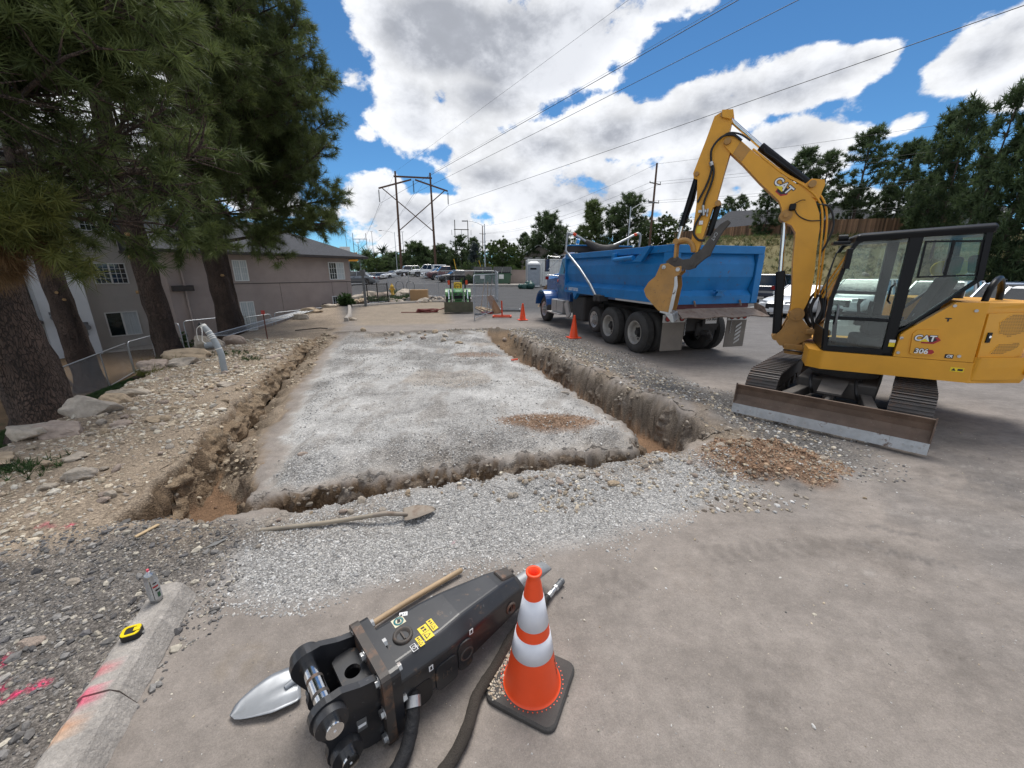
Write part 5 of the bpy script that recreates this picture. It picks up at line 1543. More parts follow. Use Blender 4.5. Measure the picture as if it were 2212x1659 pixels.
shrub('shrub', 'dark green rounded shrub against the wall behind the second pine', (-16.6, 18.9, gz(-16.6, 18.9)), (.8, .8, 1.0), L_green, 201, 200, nlen=.12)
SH = [(-14.9, 66, 1.6, L_dec, 'green shrub at the foot of the left pylon leg'), (-7.5, 72, 2.4, L_dec, 'wide green shrub behind the white pickup'), (-4.8, 76, 1.6, L_yel, 'yellowish shrub near the far grass'), (-2.6, 62, 1.8, L_dec, 'green shrub under the street lamp'), (.2, 60, 1.7, L_dec, 'green shrub behind the yard wall, left'), (2.4, 58, 1.5, L_yel, 'yellow green shrub behind the yard wall, right'), (4.3, 55, 1.3, L_dec, 'green shrub beside the container'),
      (-4.3, 44.0, .95, L_green, 'clipped green shrub beside the parked black sedan'), (-5.6, 48.5, .8, L_green, 'green shrub behind the black sedan')]
for k, (x, y, r_, lm_, lb) in enumerate(SH): shrub('shrub', lb, (x, y, gz(x, y)), (r_ * 1.3, r_, r_), lm_, 210 + k, 150, 'shrubs round the far lot', nlen=.3, wid=.045)
shrub('shrub', 'reddish low shrub at the kerb left of the truck fender', (3.6, 33.5, gz(3.6, 33.5)), (.9, .6, .55), L_dead, 231, 120)
shrub('shrub', 'small green shrub among the pale rocks by the gate', (-9.9, 23.4, gz(-9.9, 23.4)), (.45, .4, .6), L_green, 232, 90)

# ---- grass: hillside tufts, lawn, weeds (uncountable)
def grass(name, pts, h, lm_, seed, nn=14, wid=.012, label=''):
    rs = np.random.RandomState(seed); P = np.array(pts)
    V, F, C = needles(P, np.tile(np.array([0, 0, 1.]), (len(P), 1)), h, nn, wid, rs, .7, 0)
    o = mesh_np(name, V, F, lm_, False, col={'tone': C}); o['kind'] = 'stuff'; o['label'] = label
    return o


rs = np.random.RandomState(5)
xs = rs.uniform(13, 62, 24000); yy = rs.uniform(26, 60, 24000); keep = (sdf(xs, yy, HILLP) > .4) & (fbm(xs * .5, yy * .5, 9, 3) > -.35); xs, yy = xs[keep], yy[keep]
zz = terrain(xs, yy)[0]
grass('hill_grass', np.stack([xs, yy, zz], 1), .30, L_grass, 301, 10, .016, 'dry yellow grass covering the hillside')
k = rs.rand(len(xs)) < .07
grass('hill_weeds', np.stack([xs[k], yy[k], zz[k]], 1), .6, L_dec, 302, 16, .03, 'green weeds scattered over the hillside')
xs = rs.uniform(-12, -4.9, 26000); yy = rs.uniform(2.0, 12, 26000); Q = terrain(xs, yy); keep = (Q[4] > .75) & (fbm(xs * 1.6, yy * 1.6, 101, 4) * .8 + (Q[4] - 2.5) * .3 < .3); xs, yy, zz = xs[keep], yy[keep], Q[0][keep]
grass('lawn_grass', np.stack([xs, yy, zz], 1), .055, L_green, 303, 12, .004, 'short dark grass below the boulders')
xs = np.concatenate([rs.normal(-5.0, .18, 60), rs.normal(-6.9, .3, 60), rs.normal(-6.1, .15, 30)]); yy = np.concatenate([rs.normal(3.55, .1, 60), rs.normal(9.3, .2, 60), rs.normal(8.8, .1, 30)])
grass('weeds', np.stack([xs, yy, terrain(xs, yy)[0]], 1), .10, L_green, 304, 10, .005, 'small weed tufts on the dirt bank')
xs = np.concatenate([rs.uniform(-4.5, 4.2, 900), rs.uniform(-10, -7.2, 500)]); yy = np.concatenate([rs.uniform(33, 35.5, 900) * 0 + rs.uniform(46, 70, 900), rs.uniform(25, 33, 500)])
grass('verge_grass', np.stack([xs, yy, terrain(xs, yy)[0]], 1), .35, L_green, 305, 12, .02, 'rough grass verges round the far lot')

# ------------------------------------------------------------------ machine materials
M_cat = mat('machine_yellow', (.70, .325, .014), .42, var=.07, vs=3, dust=.16, dustc=(.36, .25, .14), up=.8, coat=.05, scratch=.07)
M_catd = mat('machine_yellow_worn', (.42, .20, .03), .5, var=.2, vs=4, dust=.45, dustc=(.30, .24, .17), rust=.10, rs=22, scratch=.35)
M_cab = mat('cab_black', (.005, .0055, .007), .40, var=.2, dust=.02, up=.9, spec=.22)
M_rubber = mat('rubber', (.016, .016, .017), .75, var=.25, vs=6, dust=.5, dustc=(.20, .18, .16), up=.3, bump=.2)
M_hosemat = mat('hose_black', (.012, .012, .013), .6, var=.2)
M_chrome = mat('chrome_rod', (.72, .72, .72), .12, 1.0, var=.05)
M_steelw = mat('worn_steel', (.45, .45, .45), .35, .8, var=.2, rust=.15, scratch=.2)
M_blade = mat('rusty_blade_steel', (.105, .062, .042), .6, .3, var=.35, vs=5, rust=.3, rustc=(.07, .035, .022), dust=.55, dustc=(.27, .22, .18), scratch=.35, stretch=(1, 1, 1))
M_edge = mat('bright_cutting_edge', (.46, .48, .50), .42, .55, var=.22, vs=9, rust=.12, dust=.2)
M_track = mat('track_steel', (.050, .044, .042), .6, .4, var=.4, vs=8, rust=.3, dust=.8, dustc=(.24, .22, .205), up=.9)
M_grime = mat('greasy_undercarriage', (.045, .040, .037), .8, var=.4, vs=7, dust=.8, dustc=(.22, .20, .18), up=.8)
M_int = mat('cab_interior', (.02, .02, .022), .8)
M_white = mat('white_decal', (.75, .75, .75), .45, var=.03)
M_blk = mat('black_decal', (.008, .008, .01), .4)
M_redd = mat('red_decal', (.38, .012, .02), .4); M_sill = mat('maroon_sill', (.07, .008, .014), .6)
M_yeld = mat('yellow_decal', (.78, .58, .02), .45, var=.04)
M_glass = glass('clear_glass', (.86, .92, .90), 1.0)
M_glassc = mat('car_glass', (.010, .013, .016), .04, spec=.9, var=.2)
M_redlens = mat('red_lens', (.26, .008, .010), .15)

EX = thing('excavator', 'yellow mini excavator with a black cab, raised boom and dozer blade', 'excavator', (4.33, 5.30, 0), rad(59.3))
exM = Matrix.Translation((4.33, 5.30, 0)) @ Matrix.Rotation(rad(59.3), 4, 'Z')
ucM = exM.inverted() @ Matrix.Translation((5.21, 5.87, 0)) @ Matrix.Rotation(rad(134.3), 4, 'Z')

# undercarriage
f = MB(ucM)
f.box(-.45, .45, -.75, .75, .26, .50); f.cyl((0, 0, .5), (0, 0, .72), .42, n=20)
for s_ in (-1, 1): f.box(s_ * .79 - .10, s_ * .79 + .10, -.95, .95, .22, .44)
f.build('undercarriage_frame', M_grime, EX, .02)
for s_ in (-1, 1):
    cx = s_ * .79; R_ = .27; yl = 1.06; zc = .30
    tk = MB(ucM)
    for y in (-yl, yl): tk.cyl((cx - .09, y, zc), (cx + .09, y, zc), R_ - .05, n=18)
    for k in range(4): tk.cyl((cx - .10, -.62 + .41 * k, .14), (cx + .10, -.62 + .41 * k, .14), .09, n=12)
    tko = tk.build('track', M_grime, EX)
    per = 4 * yl + 2 * math.pi * R_; n_ = 44; sh0 = None
    for k in range(n_):
        d = per * k / n_
        if d < 2 * yl: y, z, a = -yl + d, zc + R_, 0.0
        elif d < 2 * yl + math.pi * R_: b_ = (d - 2 * yl) / R_; y, z, a = yl + math.sin(b_) * R_, zc + math.cos(b_) * R_, -b_
        elif d < 4 * yl + math.pi * R_: y, z, a = yl - (d - 2 * yl - math.pi * R_), zc - R_, math.pi
        else: b_ = (d - 4 * yl - math.pi * R_) / R_; y, z, a = -yl - math.sin(b_) * R_, zc - math.cos(b_) * R_, math.pi - b_
        if sh0 is None:
            m = MB(); m.box(-.2, .2, -.068, .068, -.012, .008); m.box(-.2, .2, -.066, -.050, .008, .030); m.box(-.2, .2, .030, .046, .008, .026); m.box(-.2, .2, -.012, .002, .008, .022)
            m.box(-.055, -.03, -.06, .06, -.05, -.012); m.box(.03, .055, -.06, .06, -.05, -.012)
            sh0 = m.build('track_shoe', M_track, tko); o = sh0; shme = sh0.data
        else:
            o = bpy.data.objects.new('track_shoe', shme); COL.objects.link(o); o.parent = tko
        if s_ == 1 and k == 0:
            pass
        o.matrix_local = ucM @ Matrix.Translation((cx, y, z)) @ Matrix.Rotation(a, 4, 'X')
# dozer blade with cutting edge
prof = [(1.78, .16), (1.715, .22), (1.69, .30), (1.70, .38), (1.735, .45), (1.715, .455), (1.67, .38), (1.655, .30), (1.68, .21), (1.745, .155)]
b = MB(ucM); b.prism(prof, -.99, .99, lambda a, c, w_: (w_, a, c))
for s_ in (-1, 1): b.prism([(1.78, .06), (1.62, .10), (1.60, .40), (1.735, .47)], s_ * .99, s_ * 1.005, lambda a, c, w_: (w_, a, c))
bl_ = b.build('dozer_blade', M_blade, EX, .006)
for a, c in ((-1.0, -.68), (-.678, .678), (.68, 1.0)):
    MB(ucM).prism([(1.80, .045), (1.78, .175), (1.762, .170), (1.782, .045)], a, c, lambda p, q, w_: (w_, p, q)).build('cutting_edge', M_edge, bl_)
for k, x in enumerate((-.93, -.87, -.80, -.60, -.42, -.24, -.06, .12, .30, .48, .62, .76, .85, .93)):
    MB(ucM).cyl((x, 1.785, .11), (x, 1.800, .112), .014, n=8).build('edge_bolt', M_steelw, bl_)
a_ = MB(ucM)
for s_ in (-1, 1): a_.bar((s_ * .32, .55, .30), (s_ * .50, 1.68, .30), .13, .14)
a_.build('blade_arm', M_grime, EX, .015)
MB(ucM).hexa([(-.15, .75, .50), (.15, .75, .50), (.13, 1.30, .42), (-.13, 1.30, .42)], [(-.15, .75, .525), (.15, .75, .525), (.13, 1.30, .445), (-.13, 1.30, .445)]).build('cylinder_guard', M_grime, EX)
MB(ucM).cyl((0, .6, .42), (0, 1.25, .36), .06, n=12).cyl((0, 1.25, .36), (0, 1.66, .32), .03, n=10).build('blade_cylinder', M_grime, EX)
h_ = MB(ucM)
for x in (-.26, .24): h_.tube(spline([(x, .5, .5), (x + .04, .8, .56), (x, 1.05, .45), (x - .03, 1.0, .34)], 5), .02, 6)
h_.build('hydraulic_hose', M_hosemat, EX)

# upper body
deck = [(.0, -1.47), (.0, -.02), (.13, .13), (.62, .13), (.70, -.05), (1.86, -.05), (1.90, -.30), (1.90, -1.55), (1.55, -2.0), (.95, -2.2), (.38, -2.02)]
d_ = MB(); d_.prism(deck, .70, .95, lambda a, c, w_: (a, c, w_)); d_.build('deck', M_cat, EX, .02)
cw = MB(); r1 = [(.01, -1.50), (.36, -2.06), (.95, -2.26), (1.56, -2.06), (1.92, -1.50)]
ring = lambda off, z: [(x + (x - .95) * off, y - off * .35, z) for x, y in r1] + [(1.5, -1.0, z), (.4, -1.0, z)]
cw.loft([ring(-.03, .69), ring(.0, .74), ring(.02, .90), ring(.03, 1.02)], False); cw.build('counterweight', M_cat, EX, .02)
for s_, pts in ((0, [(.42, -2.11), (1.0, -2.31)]),):
    MB().hexa([(.30, -2.02, .80), (1.6, -2.12, .80), (1.6, -2.46, .82), (.36, -2.34, .82)], [(.32, -2.02, 1.02), (1.6, -2.12, 1.02), (1.58, -2.42, 1.0), (.40, -2.32, 1.0)]).build('rear_bumper', M_cat, EX, .03)
en = MB(); ering = lambda k, z: [(.02, -1.43), (.36 - k, -1.98 + k), (.95, -2.18 + k), (1.54 + k, -1.98 + k), (1.88, -1.45), (1.88, -.95), (1.02, -.95), (1.02, -1.30), (.02, -1.30)]
en.loft([[(a, c, 1.0) for a, c in ering(0, 0)], [(a, c, 1.60) for a, c in ering(.02, 0)], [(a, c, 1.66) for a, c in ering(.06, 0)]], False); en.build('engine_cover', M_cat, EX, .03)
sp_ = [(-.745, .955), (-.76, 1.235), (-.80, 1.29), (-1.17, 1.66), (-1.44, 1.665), (-1.465, .955)]
s_p = MB().prism(sp_, .005, .10, lambda a, c, w_: (w_, a, c)).build('side_panel', M_cat, EX, .018)
MB().prism([(-.885, 1.02), (-.865, 1.26), (-.90, 1.315), (-1.095, 1.325), (-1.125, 1.04), (-1.09, 1.005), (-.91, 1.0)], -.012, .004, lambda a, c, w_: (w_, a, c)).build('badge_panel', M_cat, s_p, .008)
for y, z in ((-.775, 1.20), (-1.16, 1.62), (-.78, 1.01), (-1.35, 1.57), (-1.33, 1.02), (-1.0, 1.295)):
    MB().cyl((-.008, y, z), (.006, y, z), .018, n=10).build('panel_bolt', M_steelw, s_p)
# rear corner door with two perforated vents (its own plane)
dn = Vector((.36 - .02, -1.98 + 1.43, 0)); dl = dn.length; dn.normalize(); dnn = Vector((dn.y, -dn.x, 0))
if dnn.x > 0: dnn = -dnn
def dpt(a, z, w_=0.0):
    p = Vector((.02, -1.43, 0)) + dn * a + dnn * w_
    return (p.x, p.y, z)
dr = MB().prism([(.06, .98), (.02, 1.54), (dl - .04, 1.56), (dl - .04, 1.16), (dl - .12, 1.02)], .004, .03, lambda a, z, w_: dpt(a, z, w_)).build('engine_door', M_cat, EX, .01)
for poly in ([(.22, 1.30), (.18, 1.44), (.28, 1.53), (dl - .08, 1.535), (dl - .09, 1.33), (.36, 1.26)], [(.18, 1.06), (.26, 1.18), (dl - .12, 1.21), (dl - .13, 1.13), (.34, 1.05)]):
    vm = MB(); vm.prism(poly, .0305, .0325, lambda a, z, w_: dpt(a, z, w_)); vp = vm.build('vent_panel', M_cat, dr)
    hm = MB(); za = min(p[1] for p in poly); zb = max(p[1] for p in poly); row = 0; z = za
    while z < zb:
        a = min(p[0] for p in poly) + (.010 if row % 2 else 0)
        while a < max(p[0] for p in poly):
            if sdf(np.array([a]), np.array([z]), poly)[0] > .008: hm.prism(arc(a, z, .0062, 0, 300, 5), .0326, .0335, lambda p, q, w_: dpt(p, q, w_))
            a += .020
        z += .0175; row += 1
    ho = hm.build('vent_hole', M_blk, vp); ho['kind'] = 'stuff'
MB().prism([(.08, 1.20), (.08, 1.32), (.13, 1.32), (.13, 1.20)], .031, .042, lambda a, z, w_: dpt(a, z, w_)).build('door_latch', M_cab, dr)
MB().cyl(dpt(.105, 1.27, .042), dpt(.105, 1.27, .05), .015, n=10).build('lock', M_chrome, dr)
MB().tube(spline([(.45, -1.55, 1.66), (.47, -1.57, 1.80), (.56, -1.63, 1.90), (.80, -1.75, 1.93), (.98, -1.85, 1.80), (1.0, -1.87, 1.66)], 5), .035, 8).build('grab_rail', M_cab, EX)
MB().cyl((1.2, -1.5, 1.66), (1.2, -1.5, 1.78), .10, n=14).build('filler_cap', M_cab, EX)

# cab: pillars, rails, glass, roof, seat
cb_ = MB()
W0, W1 = .03, 1.0
out_l = [(-.02, .955), (.02, 1.30), (.03, 1.67), (-.055, 2.28), (-.10, 2.39), (-.18, 2.44), (-.66, 2.475), (-1.29, 2.50), (-1.335, 1.93), (-.80, 1.315), (-.735, 1.27), (-.72, .955)]
for x0, x1 in ((W0, W0 + .07), (W1 - .07, W1)):
    fx_ = lambda a, c, w_: (w_, a, c)
    for i in range(len(out_l)):
        p, q = out_l[i], out_l[(i + 1) % len(out_l)]
        cb_.bar(((x0 + x1) / 2, *p), ((x0 + x1) / 2, *q), .07, .075, up=(1, 0, 0)) if False else cb_.prism([(p[0], p[1]), (q[0], q[1]), ((q[0]) * .93 - .04, q[1] * .955 + .075), (p[0] * .93 - .04, p[1] * .955 + .075)], x0, x1, fx_)
    cb_.prism([(-.635, .96), (-.73, .96), (-.73, 2.47), (-.61, 2.47)], x0, x1, fx_)
    cb_.prism([(-.02, .958), (-.70, .958), (-.70, 1.03), (-.02, 1.03)], x0 + .002, x1 - .002, fx_)
    cb_.prism([(.0, 1.385), (-.64, 1.395), (-.64, 1.425), (.0, 1.435)], x0 + .003, x1 - .003, fx_)
cb_.build('cab_frame', M_cab, EX, .012)
ro = MB(); rl = lambda z, i: [(W0 + i, -.10 + (-.04 if z > 2.5 else 0)), (W0 + i, -1.32), (W1 - i, -1.32), (W1 - i, -.10 + (-.04 if z > 2.5 else 0))]
ro.loft([[(x, y, 2.40 + (.045 if y < -.6 else -.015)) for x, y in rl(2.4, .0)], [(x, y, 2.46 + (.055 if y < -.6 else 0)) for x, y in rl(2.46, -.02)], [(x, y, 2.49 + (.06 if y < -.6 else 0)) for x, y in rl(2.52, .05)]], False)
ro.build('cab_roof', M_cab, EX, .02)
MB().box(W0 + .05, W1 - .05, -1.0, -.02, .952, .99).build('cab_floor', M_int, EX)
fp = MB(); fp.hexa([(W0 + .05, -.03, .97), (W1 - .05, -.03, .97), (W1 - .05, .0, .97), (W0 + .05, .0, .97)], [(W0 + .05, .0, 1.25), (W1 - .05, .0, 1.25), (W1 - .05, .025, 1.25), (W0 + .05, .025, 1.25)]); fp.build('front_panel', M_cab, EX)
fx_ = lambda a, c, w_: (w_, a, c)
g_ = lambda nm, poly, x: MB().prism(poly, x, x + .005, fx_).build(nm, M_glass, EX)
g_('door_glass', [(-.03, 1.43), (-.005, 1.67), (-.10, 2.30), (-.16, 2.37), (-.60, 2.40), (-.63, 1.43)], W0 + .03)
g_('door_glass', [(-.07, 1.03), (-.03, 1.385), (-.63, 1.385), (-.63, 1.03)], W0 + .03)
g_('side_glass', [(-.74, 2.42), (-1.27, 2.43), (-1.30, 1.95), (-.80, 1.36), (-.74, 1.33)], W0 + .03)
g_('side_glass', [(-.03, 1.03), (-.005, 1.67), (-.12, 2.33), (-1.27, 2.43), (-1.30, 1.95), (-.80, 1.36), (-.74, 1.03)], W1 - .04)
MB().add([(W0 + .07, .025, 1.26), (W1 - .07, .025, 1.26), (W1 - .07, .03, 1.67), (W1 - .07, -.06, 2.28), (W0 + .07, -.06, 2.28), (W0 + .07, .03, 1.67)], [(0, 1, 2, 5), (5, 2, 3, 4)]).build('windshield', M_glass, EX)
MB().add([(W0 + .07, -1.33, 1.95), (W1 - .07, -1.33, 1.95), (W1 - .07, -1.29, 2.44), (W0 + .07, -1.29, 2.44)], [(0, 1, 2, 3)]).build('rear_glass', M_glass, EX)
sl_ = MB(); sl_.frame([(-.77, 1.94), (-.755, 2.375), (-1.245, 2.365), (-1.285, 1.97)], [(-.79, 1.96), (-.775, 2.355), (-1.23, 2.345), (-1.265, 1.985)], W0 + .018, W0 + .028, fx_); sl_.prism([(-1.0, 1.95), (-1.025, 1.95), (-1.02, 2.37), (-.995, 2.37)], W0 + .016, W0 + .027, fx_)
sl_.build('sliding_window_frame', M_cab, EX)
MB().prism([(-.02, 1.70), (-.62, 1.69), (-.62, 1.735), (-.03, 1.745)], W1 - .09, W1 - .05, fx_).build('far_side_rail', M_cab, EX)
st = MB(); st.box(.32, .80, -1.05, -.50, 1.15, 1.30); st.hexa([(.32, -1.08, 1.28), (.80, -1.08, 1.28), (.80, -.94, 1.28), (.32, -.94, 1.28)], [(.34, -1.26, 1.95), (.78, -1.26, 1.95), (.78, -1.14, 1.95), (.34, -1.14, 1.95)]); st.box(.25, .87, -1.1, -.4, .99, 1.15)
st.build('seat', M_int, EX, .04); MB().box(.44, .68, -1.27, -1.15, 1.98, 2.2).build('headrest', M_int, EX, .04)
lv = MB()
for x in (.24, .88):
    lv.box(x - .09, x + .09, -.95, -.45, 1.25, 1.40); lv.tube([(x, -.48, 1.38), (x, -.44, 1.55), (x, -.46, 1.63)], [.02, .02, .032], 7)
lv.tube([(.5, -.2, 1.0), (.5, -.16, 1.35), (.5, -.2, 1.5)], .018, 6); lv.tube([(.62, -.2, 1.0), (.62, -.16, 1.35), (.62, -.2, 1.5)], .018, 6)
lv.build('control_lever', M_int, EX)
MB().ball((.62, -1.05, 1.42), (.10, .07, .09), 8, 5).build('white_rag', M_white, EX)
MB().cyl((W1 - .02, -1.24, 2.05), (W1 + .0, -1.24, 2.05), .11, n=16).build('round_mirror', M_yeld, EX)
MB().box(-.10, .0, -.08, -.02, 2.05, 2.30).bar((.0, -.05, 2.25), (.05, -.07, 2.28), .02).build('wing_mirror', M_cab, EX, .015)
MB().box(.05, .25, -.06, .12, 2.36, 2.40).build('sun_visor', M_cab, EX, .01)
MB().cyl((.5, -.08, 2.46), (.5, .02, 2.46), .05, n=12).bar((.5, -.08, 2.40), (.5, -.08, 2.48), .03).build('work_light', M_cab, EX)
MB().tube([(W0 - .012, -.075, 1.32), (W0 - .03, -.085, 1.36), (W0 - .03, -.075, 1.55), (W0 - .012, -.07, 1.58)], .014, 6).build('door_handle', M_greymetal, EX)
MB().tube([(W0 + .06, -.60, 1.62), (W0 + .02, -.56, 1.66), (W0 + .02, -.56, 1.82), (W0 + .06, -.60, 1.87)], .012, 6).build('grab_handle', M_cab, EX)
MB().tube([(W0 + .06, .04, 1.4), (W0 + .3, .06, 1.9), (W0 + .35, .03, 2.2)], .008, 5).build('wiper', M_blk, EX)

# swing post, boom, stick, bucket
BX0, BX1 = 1.0, 1.24
fz = lambda a, c, w_: (w_, a, c)
po = MB()
for x0, x1 in ((.96, 1.04), (1.20, 1.28)):
    po.prism([(.18, 1.28), (.24, 1.40), (.30, 1.42), (.35, 1.36), (.43, 1.10), (.50, 1.00), (.47, .90), (.42, .84), (.24, .84), (.02, 1.0), (.02, 1.10)], x0, x1, fz)
po.box(.94, 1.30, .0, .36, .78, .88); po.cyl((1.12, .20, .70), (1.12, .20, 1.15), .13, n=16); po.box(.85, 1.39, -.2, .12, .82, .93); po.box(.85, 1.39, -.2, .12, 1.06, 1.14)
po.build('swing_post', M_catd, EX, .02)
boom_lo = [(.38, 1.30), (.36, 1.40), (.38, 1.65), (.45, 2.14), (.49, 2.60), (.56, 2.71), (.70, 2.79), (.73, 2.97), (.78, 3.08), (1.09, 3.38), (1.37, 3.68), (1.56, 3.86), (1.66, 3.97)]
boom_hi = [(1.68, 4.06), (1.62, 4.11), (1.50, 4.07), (1.22, 3.81), (.79, 3.44), (.50, 3.23), (.32, 3.04), (.24, 2.86), (.20, 2.66), (.185, 2.35), (.15, 2.0), (.14, 1.66), (.17, 1.50), (.22, 1.34), (.28, 1.26)]
bo = MB().prism(boom_lo + boom_hi, BX0, BX1, fz).build('boom', M_cat, EX, .018)
MB().prism([(.19, 2.30), (.49, 2.55), (.50, 2.57), (.19, 2.325)], BX0 - .003, BX1 + .003, fz).build('weld_seam', M_cat, bo)
MB().prism([(1.38, 3.70), (1.52, 3.83), (1.44, 3.99), (1.28, 3.86)], BX0 - .0025, BX0 + .01, fz).build('worn_patch', M_catd, bo)
lg = MB()
for x0, x1 in ((1.02, 1.06), (1.18, 1.22)): lg.prism([(.62, 3.30), (.48, 3.30), (.42, 3.36), (.26, 3.33), (.24, 3.26), (.28, 3.06), (.40, 3.12)], x0, x1, fz)
lg.build('cylinder_lug', M_cat, bo, .01)
MB().cyl((.97, .66, 2.86), (1.27, .66, 2.86), .085, n=16).cyl((.93, .66, 2.86), (1.31, .66, 2.86), .035, n=10).build('boom_pin', M_catd, bo)
MB().cyl((.93, .27, 1.36), (1.31, .27, 1.36), .10, n=16).build('boom_pin', M_catd, bo); MB().cyl((.91, .27, 1.36), (1.33, .27, 1.36), .05, n=12).build('boom_pin', M_catd, bo)
for y, z in ((1.62, 4.02), (.40, 3.28)): MB().cyl((.96, y, z), (1.28, y, z), .05, n=12).build('boom_pin', M_catd, bo)
lc = MB(); lc.cyl((1.12, .48, 1.02), (1.12, .585, 2.02), .066, n=16); lco = lc.build('boom_cylinder', M_cab, EX)
MB().cyl((1.12, .585, 2.02), (1.12, .66, 2.84), .034, n=14).build('cylinder_rod', M_chrome, lco)
MB().prism([(.44, 1.06), (.52, 1.04), (.63, 2.02), (.54, 2.04)], 1.02, 1.22, fz).build('cylinder_guard', M_cab, lco, .01)
MB().cyl((.98, .49, .97), (1.26, .49, .97), .055, n=12).build('cylinder_eye', M_catd, lco)
sk = [(1.70, 4.47), (1.78, 4.46), (1.86, 4.42), (1.94, 4.11), (2.08, 3.62), (2.06, 3.54), (2.00, 3.52), (1.97, 3.13), (1.98, 2.52), (1.93, 2.36), (1.86, 2.34), (1.81, 2.54), (1.71, 3.06), (1.62, 3.10), (1.665, 3.18), (1.61, 3.57), (1.565, 3.86), (1.62, 4.12), (1.60, 4.34), (1.62, 4.43)]
sko = MB().prism(sk, 1.03, 1.21, fz).build('stick', M_cat, EX, .015)
for y, z, r_ in ((1.73, 4.42, .045), (2.02, 3.60, .035), (1.64, 3.12, .045), (1.62, 4.02, .055)): MB().cyl((.99, y, z), (1.25, y, z), r_, n=12).build('stick_pin', M_catd, sko)
for x0, x1 in ((.985, 1.028), (1.212, 1.255)): MB().prism([(1.76, 4.48), (1.60, 4.46), (1.58, 4.38), (1.62, 4.33), (1.74, 4.38)], x0, x1, fz).build('stick_ear', M_cat, sko, .008)
ac = MB().cyl((1.12, .44, 3.30), (1.12, 1.15, 3.91), .062, n=16).build('stick_cylinder', M_cab, EX); MB().cyl((1.12, 1.15, 3.91), (1.12, 1.64, 4.37), .032, n=14).build('cylinder_rod', M_chrome, ac)
MB().tube([(1.03, .52, 3.35), (1.0, .95, 3.70), (1.03, 1.08, 3.80), (1.06, 1.10, 3.86)], .013, 6).build('cylinder_line', M_cab, ac)
bc = MB().cyl((1.12, 2.02, 3.58), (1.12, 2.175, 2.80), .052, n=14).build('bucket_cylinder', M_cab, EX); MB().cyl((1.12, 2.175, 2.80), (1.12, 2.215, 2.56), .028, n=12).build('cylinder_rod', M_chrome, bc)
MB().tube([(1.05, 1.99, 3.5), (1.04, 2.02, 3.2), (1.05, 2.1, 2.9)], .014, 6).build('cylinder_line', M_cab, bc)
lk = MB()
for x in (1.0, 1.24):
    lk.prism(arc(2.05, 2.36, .20, 85, 175, 6)[::-1] + arc(2.05, 2.36, .12, 85, 175, 6), x - .02, x + .02, fz) if False else None
    lk.tube(spline([(x, 2.225, 2.53), (x, 2.08, 2.56), (x, 1.96, 2.48), (x, 1.92, 2.36)], 4), .045, 6)
    lk.bar((x, 2.225, 2.55), (x, 2.215, 2.26), .07, .04, up=(0, 1, 0))
lk.cyl((.96, 2.225, 2.54), (1.28, 2.225, 2.54), .05, n=12)
lk.build('bucket_linkage', M_catd, EX, .006)
cp = MB()
for x0, x1 in ((1.0, 1.05), (1.19, 1.24)): cp.prism([(2.36, 2.20), (2.30, 2.26), (2.21, 2.29), (2.10, 2.23), (1.99, 2.24), (1.90, 2.22), (1.85, 2.15), (1.87, 2.09), (1.98, 2.05), (2.12, 2.08), (2.34, 2.12)], x0, x1, fz)
cp.box(1.05, 1.19, 1.95, 2.28, 2.09, 2.2)
for y, z in ((2.21, 2.24), (1.93, 2.15)): cp.cyl((.97, y, z), (1.27, y, z), .035, n=12)
cp.build('quick_coupler', M_grime, EX, .01)
th = MB()
for x in (1.02, 1.16): th.prism([(1.99, 2.21), (1.93, 2.31), (1.80, 2.40), (1.73, 2.52), (1.65, 2.68), (1.56, 2.79), (1.46, 2.85), (1.415, 2.82), (1.50, 2.70), (1.55, 2.60), (1.62, 2.42), (1.66, 2.30), (1.76, 2.22), (1.85, 2.13), (1.93, 2.11)], x, x + .06, fz)
th.box(1.08, 1.16, 1.65, 1.9, 2.28, 2.40); th.build('thumb', M_grime, EX, .008)
MB().cyl((1.12, 1.64, 3.10), (1.12, 1.72, 2.62), .05, n=12).build('thumb_cylinder', M_cab, EX)
# bucket: two side plates, curved shell, lip, four teeth
side = [(2.42, 2.15), (2.30, 2.17), (2.18, 2.10), (2.07, 2.12), (2.06, 2.02), (2.12, 1.95), (2.09, 1.78), (2.13, 1.39), (2.15, 1.30), (2.38, 1.33), (2.62, 1.57), (2.675, 1.70), (2.60, 1.84), (2.49, 1.94)]
bk = MB()
for x0, x1 in ((.84, .865), (1.375, 1.40)): bk.prism(side, x0, x1, fz)
shell = [(2.12, 1.96), (2.30, 2.02), (2.49, 1.94), (2.60, 1.84), (2.675, 1.70), (2.62, 1.57), (2.38, 1.33), (2.16, 1.24)]
for i in range(len(shell) - 1):
    p, q = shell[i], shell[i + 1]; bk.prism([p, q, (q[0] * .985 + .03, q[1] * .985 + .025), (p[0] * .985 + .03, p[1] * .985 + .025)], .866, 1.374, fz)
bk.build('bucket', M_catd, EX, .006)
MB().prism([(2.12, 1.95), (2.09, 1.78), (2.13, 1.39), (2.15, 1.28), (2.20, 1.28), (2.19, 1.40), (2.15, 1.78), (2.16, 1.93)], .832, .842, fz).build('bucket_wear_bar', M_steelw, EX)
for k in range(4):
    x = .87 + .167 * k
    MB().hexa([(x - .03, 2.36, 1.30), (x + .05, 2.36, 1.30), (x + .05, 2.13, 1.24), (x - .03, 2.13, 1.24)], [(x - .03, 2.34, 1.34), (x + .05, 2.34, 1.34), (x + .04, 2.12, 1.28), (x - .02, 2.12, 1.28)]).prism([(2.26, 1.28), (2.12, 1.275), (2.085, 1.13), (2.12, 1.125)], x - .02, x + .04, fz).build('bucket_tooth', M_steelw, EX, .004)
